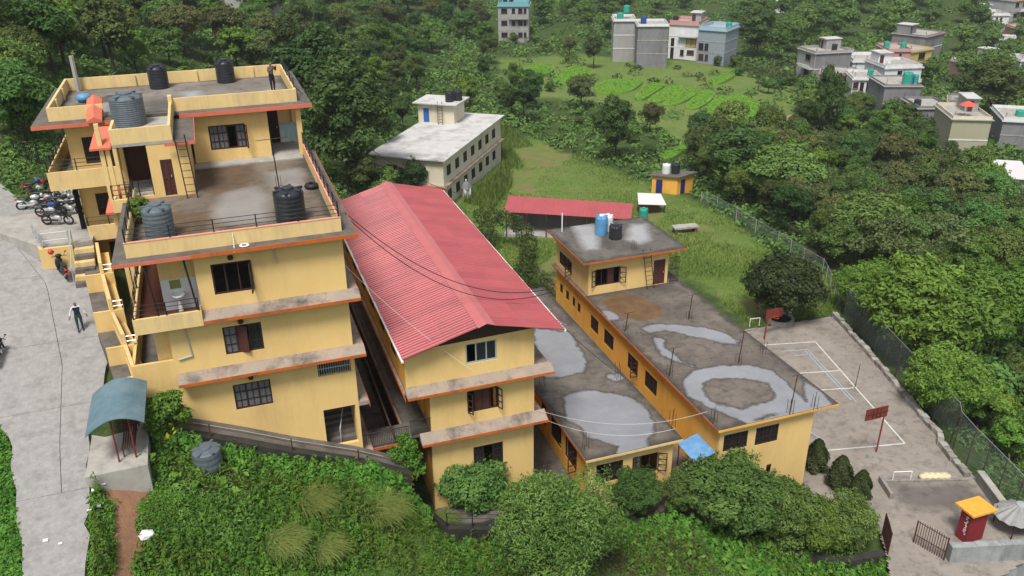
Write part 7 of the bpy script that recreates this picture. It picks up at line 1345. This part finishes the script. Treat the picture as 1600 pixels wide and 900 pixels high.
for k, (x, y, lb) in enumerate(((4.0, 18.5, 'front black tank on the cream building stair room'), (4.9, 19.6, 'rear black tank on the cream building stair room'))): p = rm @ Vector((x, y, H+3.16)); tank((18.27+p.x, 108.86+p.y, -12+p.z), .62, 1.5, M['blackpl'], lb, ribs=5)
# ---- long red shed on the meadow
sd3 = empty('open_shed', (36, 87, -11), 0, 'long open shed with a red sheet roof on the meadow', 'shed')
a, c, e, f_ = [atZ(*q, z) for q, z in (((787,331),-8.2), ((986,343),-8.2), ((795,306),-7.4), ((989,318),-7.4))]
corrugated('roof_sheet', a, c, e, f_, .3, .03, 'redroof', sd3)
for t in np.linspace(.02, .98, 7): p = a.lerp(c, t); B().tube((p.x, p.y, -11.6), (p.x, p.y, -8.25), .07).build('post', 'rust', sd3); p = e.lerp(f_, t); B().tube((p.x, p.y, -11.6), (p.x, p.y, -7.45), .07).build('post', 'rust', sd3)
p, q = e.lerp(f_, .02), e.lerp(f_, .98); n_ = (q-p).normalized(); s = Vector((-n_.y, n_.x, 0))*.1; B().prism([tuple(v[:2]) for v in (p-s, q-s, q+s, p+s)], -12, -8.6).build('back_wall', M['fgrey'], sd3); g_ = a.lerp(e, .5); 
B().prism([tuple(v[:2]) for v in (a, c, f_, e)], -12, T1(36, 87)+.12).build('floor', 'palecon', sd3)
# ---- small orange toilet hut
p = atZ(1057, 306, -11.6); th = empty('toilet_block', (p.x, p.y, -11.6), 0, 'small orange toilet hut with blue doors at the meadow corner', 'hut'); ang = [Vector((math.cos(rad(20)), math.sin(rad(20)), 0)), Vector((-math.cos(rad(38)), math.sin(rad(38)), 0))]
P0 = Vector((0, 0, 0)); P1 = ang[0]*3.2; P3 = ang[1]*3.4; P2 = P1+P3
B().prism([tuple(v[:2]) for v in (P0, P1, P2, P3)], -1, 2.5).build('wall', 'wall_side', th, local=True); cen = (P0+P2)/2; B().prism([tuple((cen+(v-cen)*1.22)[:2]) for v in (P0, P1, P2, P3)], 2.5, 2.66).build('roof', 'concrete', th, local=True)
for base, dr, t in ((P0, ang[0], .35), (P0, ang[1], .75)):
    c = base+dr*3.2*t; nn = Vector((dr.y, -dr.x, 0)); nn = nn if nn.y < 0 else -nn; B().obox(c+nn*.02+Vector((0,0,1.05)), dr, nn, Vector((0,0,1)), .42, .04, 1.0).build('door', 'navy', th, local=True)
zt = -11.6+2.67; tank((p.x+cen.x-.9, p.y+cen.y+.3, zt), .55, 1.3, M['whitepl'], 'white tank on the orange toilet hut', ribs=2); tank((p.x+cen.x+.35, p.y+cen.y, zt), .55, 1.35, M['blackpl'], 'black tank on the orange toilet hut', ribs=5)
# ---- bits on the meadow
p = atG(1070, 362); bs = empty('stone_platform', (p.x, p.y, p.z), rad(-8), 'raised concrete slab platform on the meadow', 'platform'); B().box(-1.5, 1.5, -.6, .6, .55, .75).build('slab', 'palecon', bs, local=True)
for x in (-1.2, 1.2): B().box(x-.15, x+.15, -.5, .5, -.3, .55).build('support', 'brick', bs, local=True)
p = atG(1015, 332); ls = empty('lean_to', (p.x, p.y, p.z), rad(-12), 'tumbledown lean-to with pale sheet roof on the meadow', 'shelter'); b = B(); b.v = [(-1.8,-1,1.5),(1.8,-1,1.2),(1.6,1,2.0),(-1.4,1,2.3),(-1.8,-1,1.55),(1.8,-1,1.25),(1.6,1,2.05),(-1.4,1,2.35)]; b.f = [(3,2,1,0),(4,5,6,7),(0,1,5,4),(1,2,6,5),(2,3,7,6),(3,0,4,7)]; b.build('roof', M['whitesheet'], ls, local=True)
for x, y, z in ((-1.6,-.9,1.5),(1.6,-.9,1.2),(1.4,.9,2.0),(-1.3,.9,2.2)): B().tube((x,y,-.3),(x,y,z),.06).build('post', 'rust', ls, local=True)
B().box(-1.2, 1.2, .2, .9, -.2, .9).build('stacked_timber', 'brick', ls, local=True)
p = atG(729, 308); sb_ = empty('shrine_box', (p.x, p.y, p.z), 0, 'tiny grey and white hut in the grass beside the cream building', 'hut'); B().box(-.5, .5, -.5, .5, -.3, 1.3).build('wall', 'white', sb_, local=True); b = B(); b.lathe([(.85,1.3),(.5,1.9),(.1,2.3)], n=4); b.build('roof', M['fgrey'], sb_, local=True); ellip(B(), (0, 0, 2.4), .12, .12, .14).build('finial', 'white', sb_, local=True)
# ---- young trees close to the school front
def sapling(px, z, H, spread, kind, label, n=26, yellow=0):
    c = atZ(*px, z); o = empty('young_tree', (c.x, c.y, z), 0, label, 'tree'); R = np.random.default_rng(int(px[0])); b = B(); b.tube((0,0,-.3),(0,0,H*.75),.06,.03); Ps, Ns, Ss = [], [], []
    for k in range(n):
        a = R.random()*6.28; zz = H*(.25+.7*R.random()); r = spread*(1.1-.6*zz/H)*(.5+.6*R.random()); e = Vector((r*math.cos(a), r*math.sin(a), zz+.15)); b.tube((0, 0, zz*.8), e, .02, .008, 4); P, N, S = lobe_leaves((e.x, e.y, e.z), .36, 150, .095, R, .6, .4, .6); Ps.append(P); Ns.append(N); Ss.append(S)
    V, Fq, a = leaves(np.concatenate(Ps), np.concatenate(Ns), np.concatenate(Ss), R, .42); link('crown', fastmesh('crown', V, Fq, {'v': a}), LM[kind], o); b.build('trunk', 'bark', o, local=True)
    if yellow:
        P, N, S = lobe_leaves((.1, -.3, H*.35), spread*.6, yellow, .15, R, .8, .5, .6); V, Fq, a = leaves(P, N, S, R, .5); link('yellow_leaves', fastmesh('yellow_leaves', V, Fq, {'v': a}), LM['yellow'], o)
sapling((268,700), 3.6, 2.5, 1.0, 'lime', 'light green young tree beside the curved-roof shelter', 30, 14); sapling((632,768), -2.7, 3.2, .95, 'weed', 'slim young tree with yellow leaves before the footbridge', 34, 60); sapling((250,835), 1.2, 1.3, .7, 'weed', 'broad-leaved plant with yellow leaves beside the dirt path', 7, 26)

# ---- thin air haze over the valley
hz = B().box(-700, 900, -60, 900, -60, 150).build('haze', bpy.data.materials.new('valley_haze')); hm = hz.data.materials[0]; hm.use_nodes = True; hn = hm.node_tree.nodes; hn.clear(); ho = hn.new('ShaderNodeOutputMaterial'); hv = hn.new('ShaderNodeVolumePrincipled'); hv.inputs['Color'].default_value = (.86, .90, .94, 1); hv.inputs['Density'].default_value = .00022; hv.inputs['Anisotropy'].default_value = .2; hm.node_tree.links.new(hv.outputs[0], ho.inputs['Volume']); tag(hz, 'thin pale haze hanging over the valley', 'haze', kind='stuff')

# ---- tell apart things that ended up with one label: by their distance from the viewer
byl = {}
for o_ in COL.objects:
    if o_.parent is None and 'label' in o_ and o_.get('kind') != 'stuff': byl.setdefault(o_['label'], []).append(o_)
for l_, os_ in byl.items():
    n_ = len(os_)
    if n_ < 2 or n_ > 5: continue
    os_.sort(key=lambda o: o.location.x**2+o.location.y**2)
    nm = {2: ('nearer of two', 'farther of two'), 3: ('nearest of three', 'middle of three', 'farthest of three'), 4: ('nearest of four', 'second nearest of four', 'third nearest of four', 'farthest of four'), 5: ('nearest of five', 'second nearest of five', 'middle of five', 'fourth nearest of five', 'farthest of five')}[n_]
    for o_, t_ in zip(os_, nm): o_['label'] = l_+', '+t_
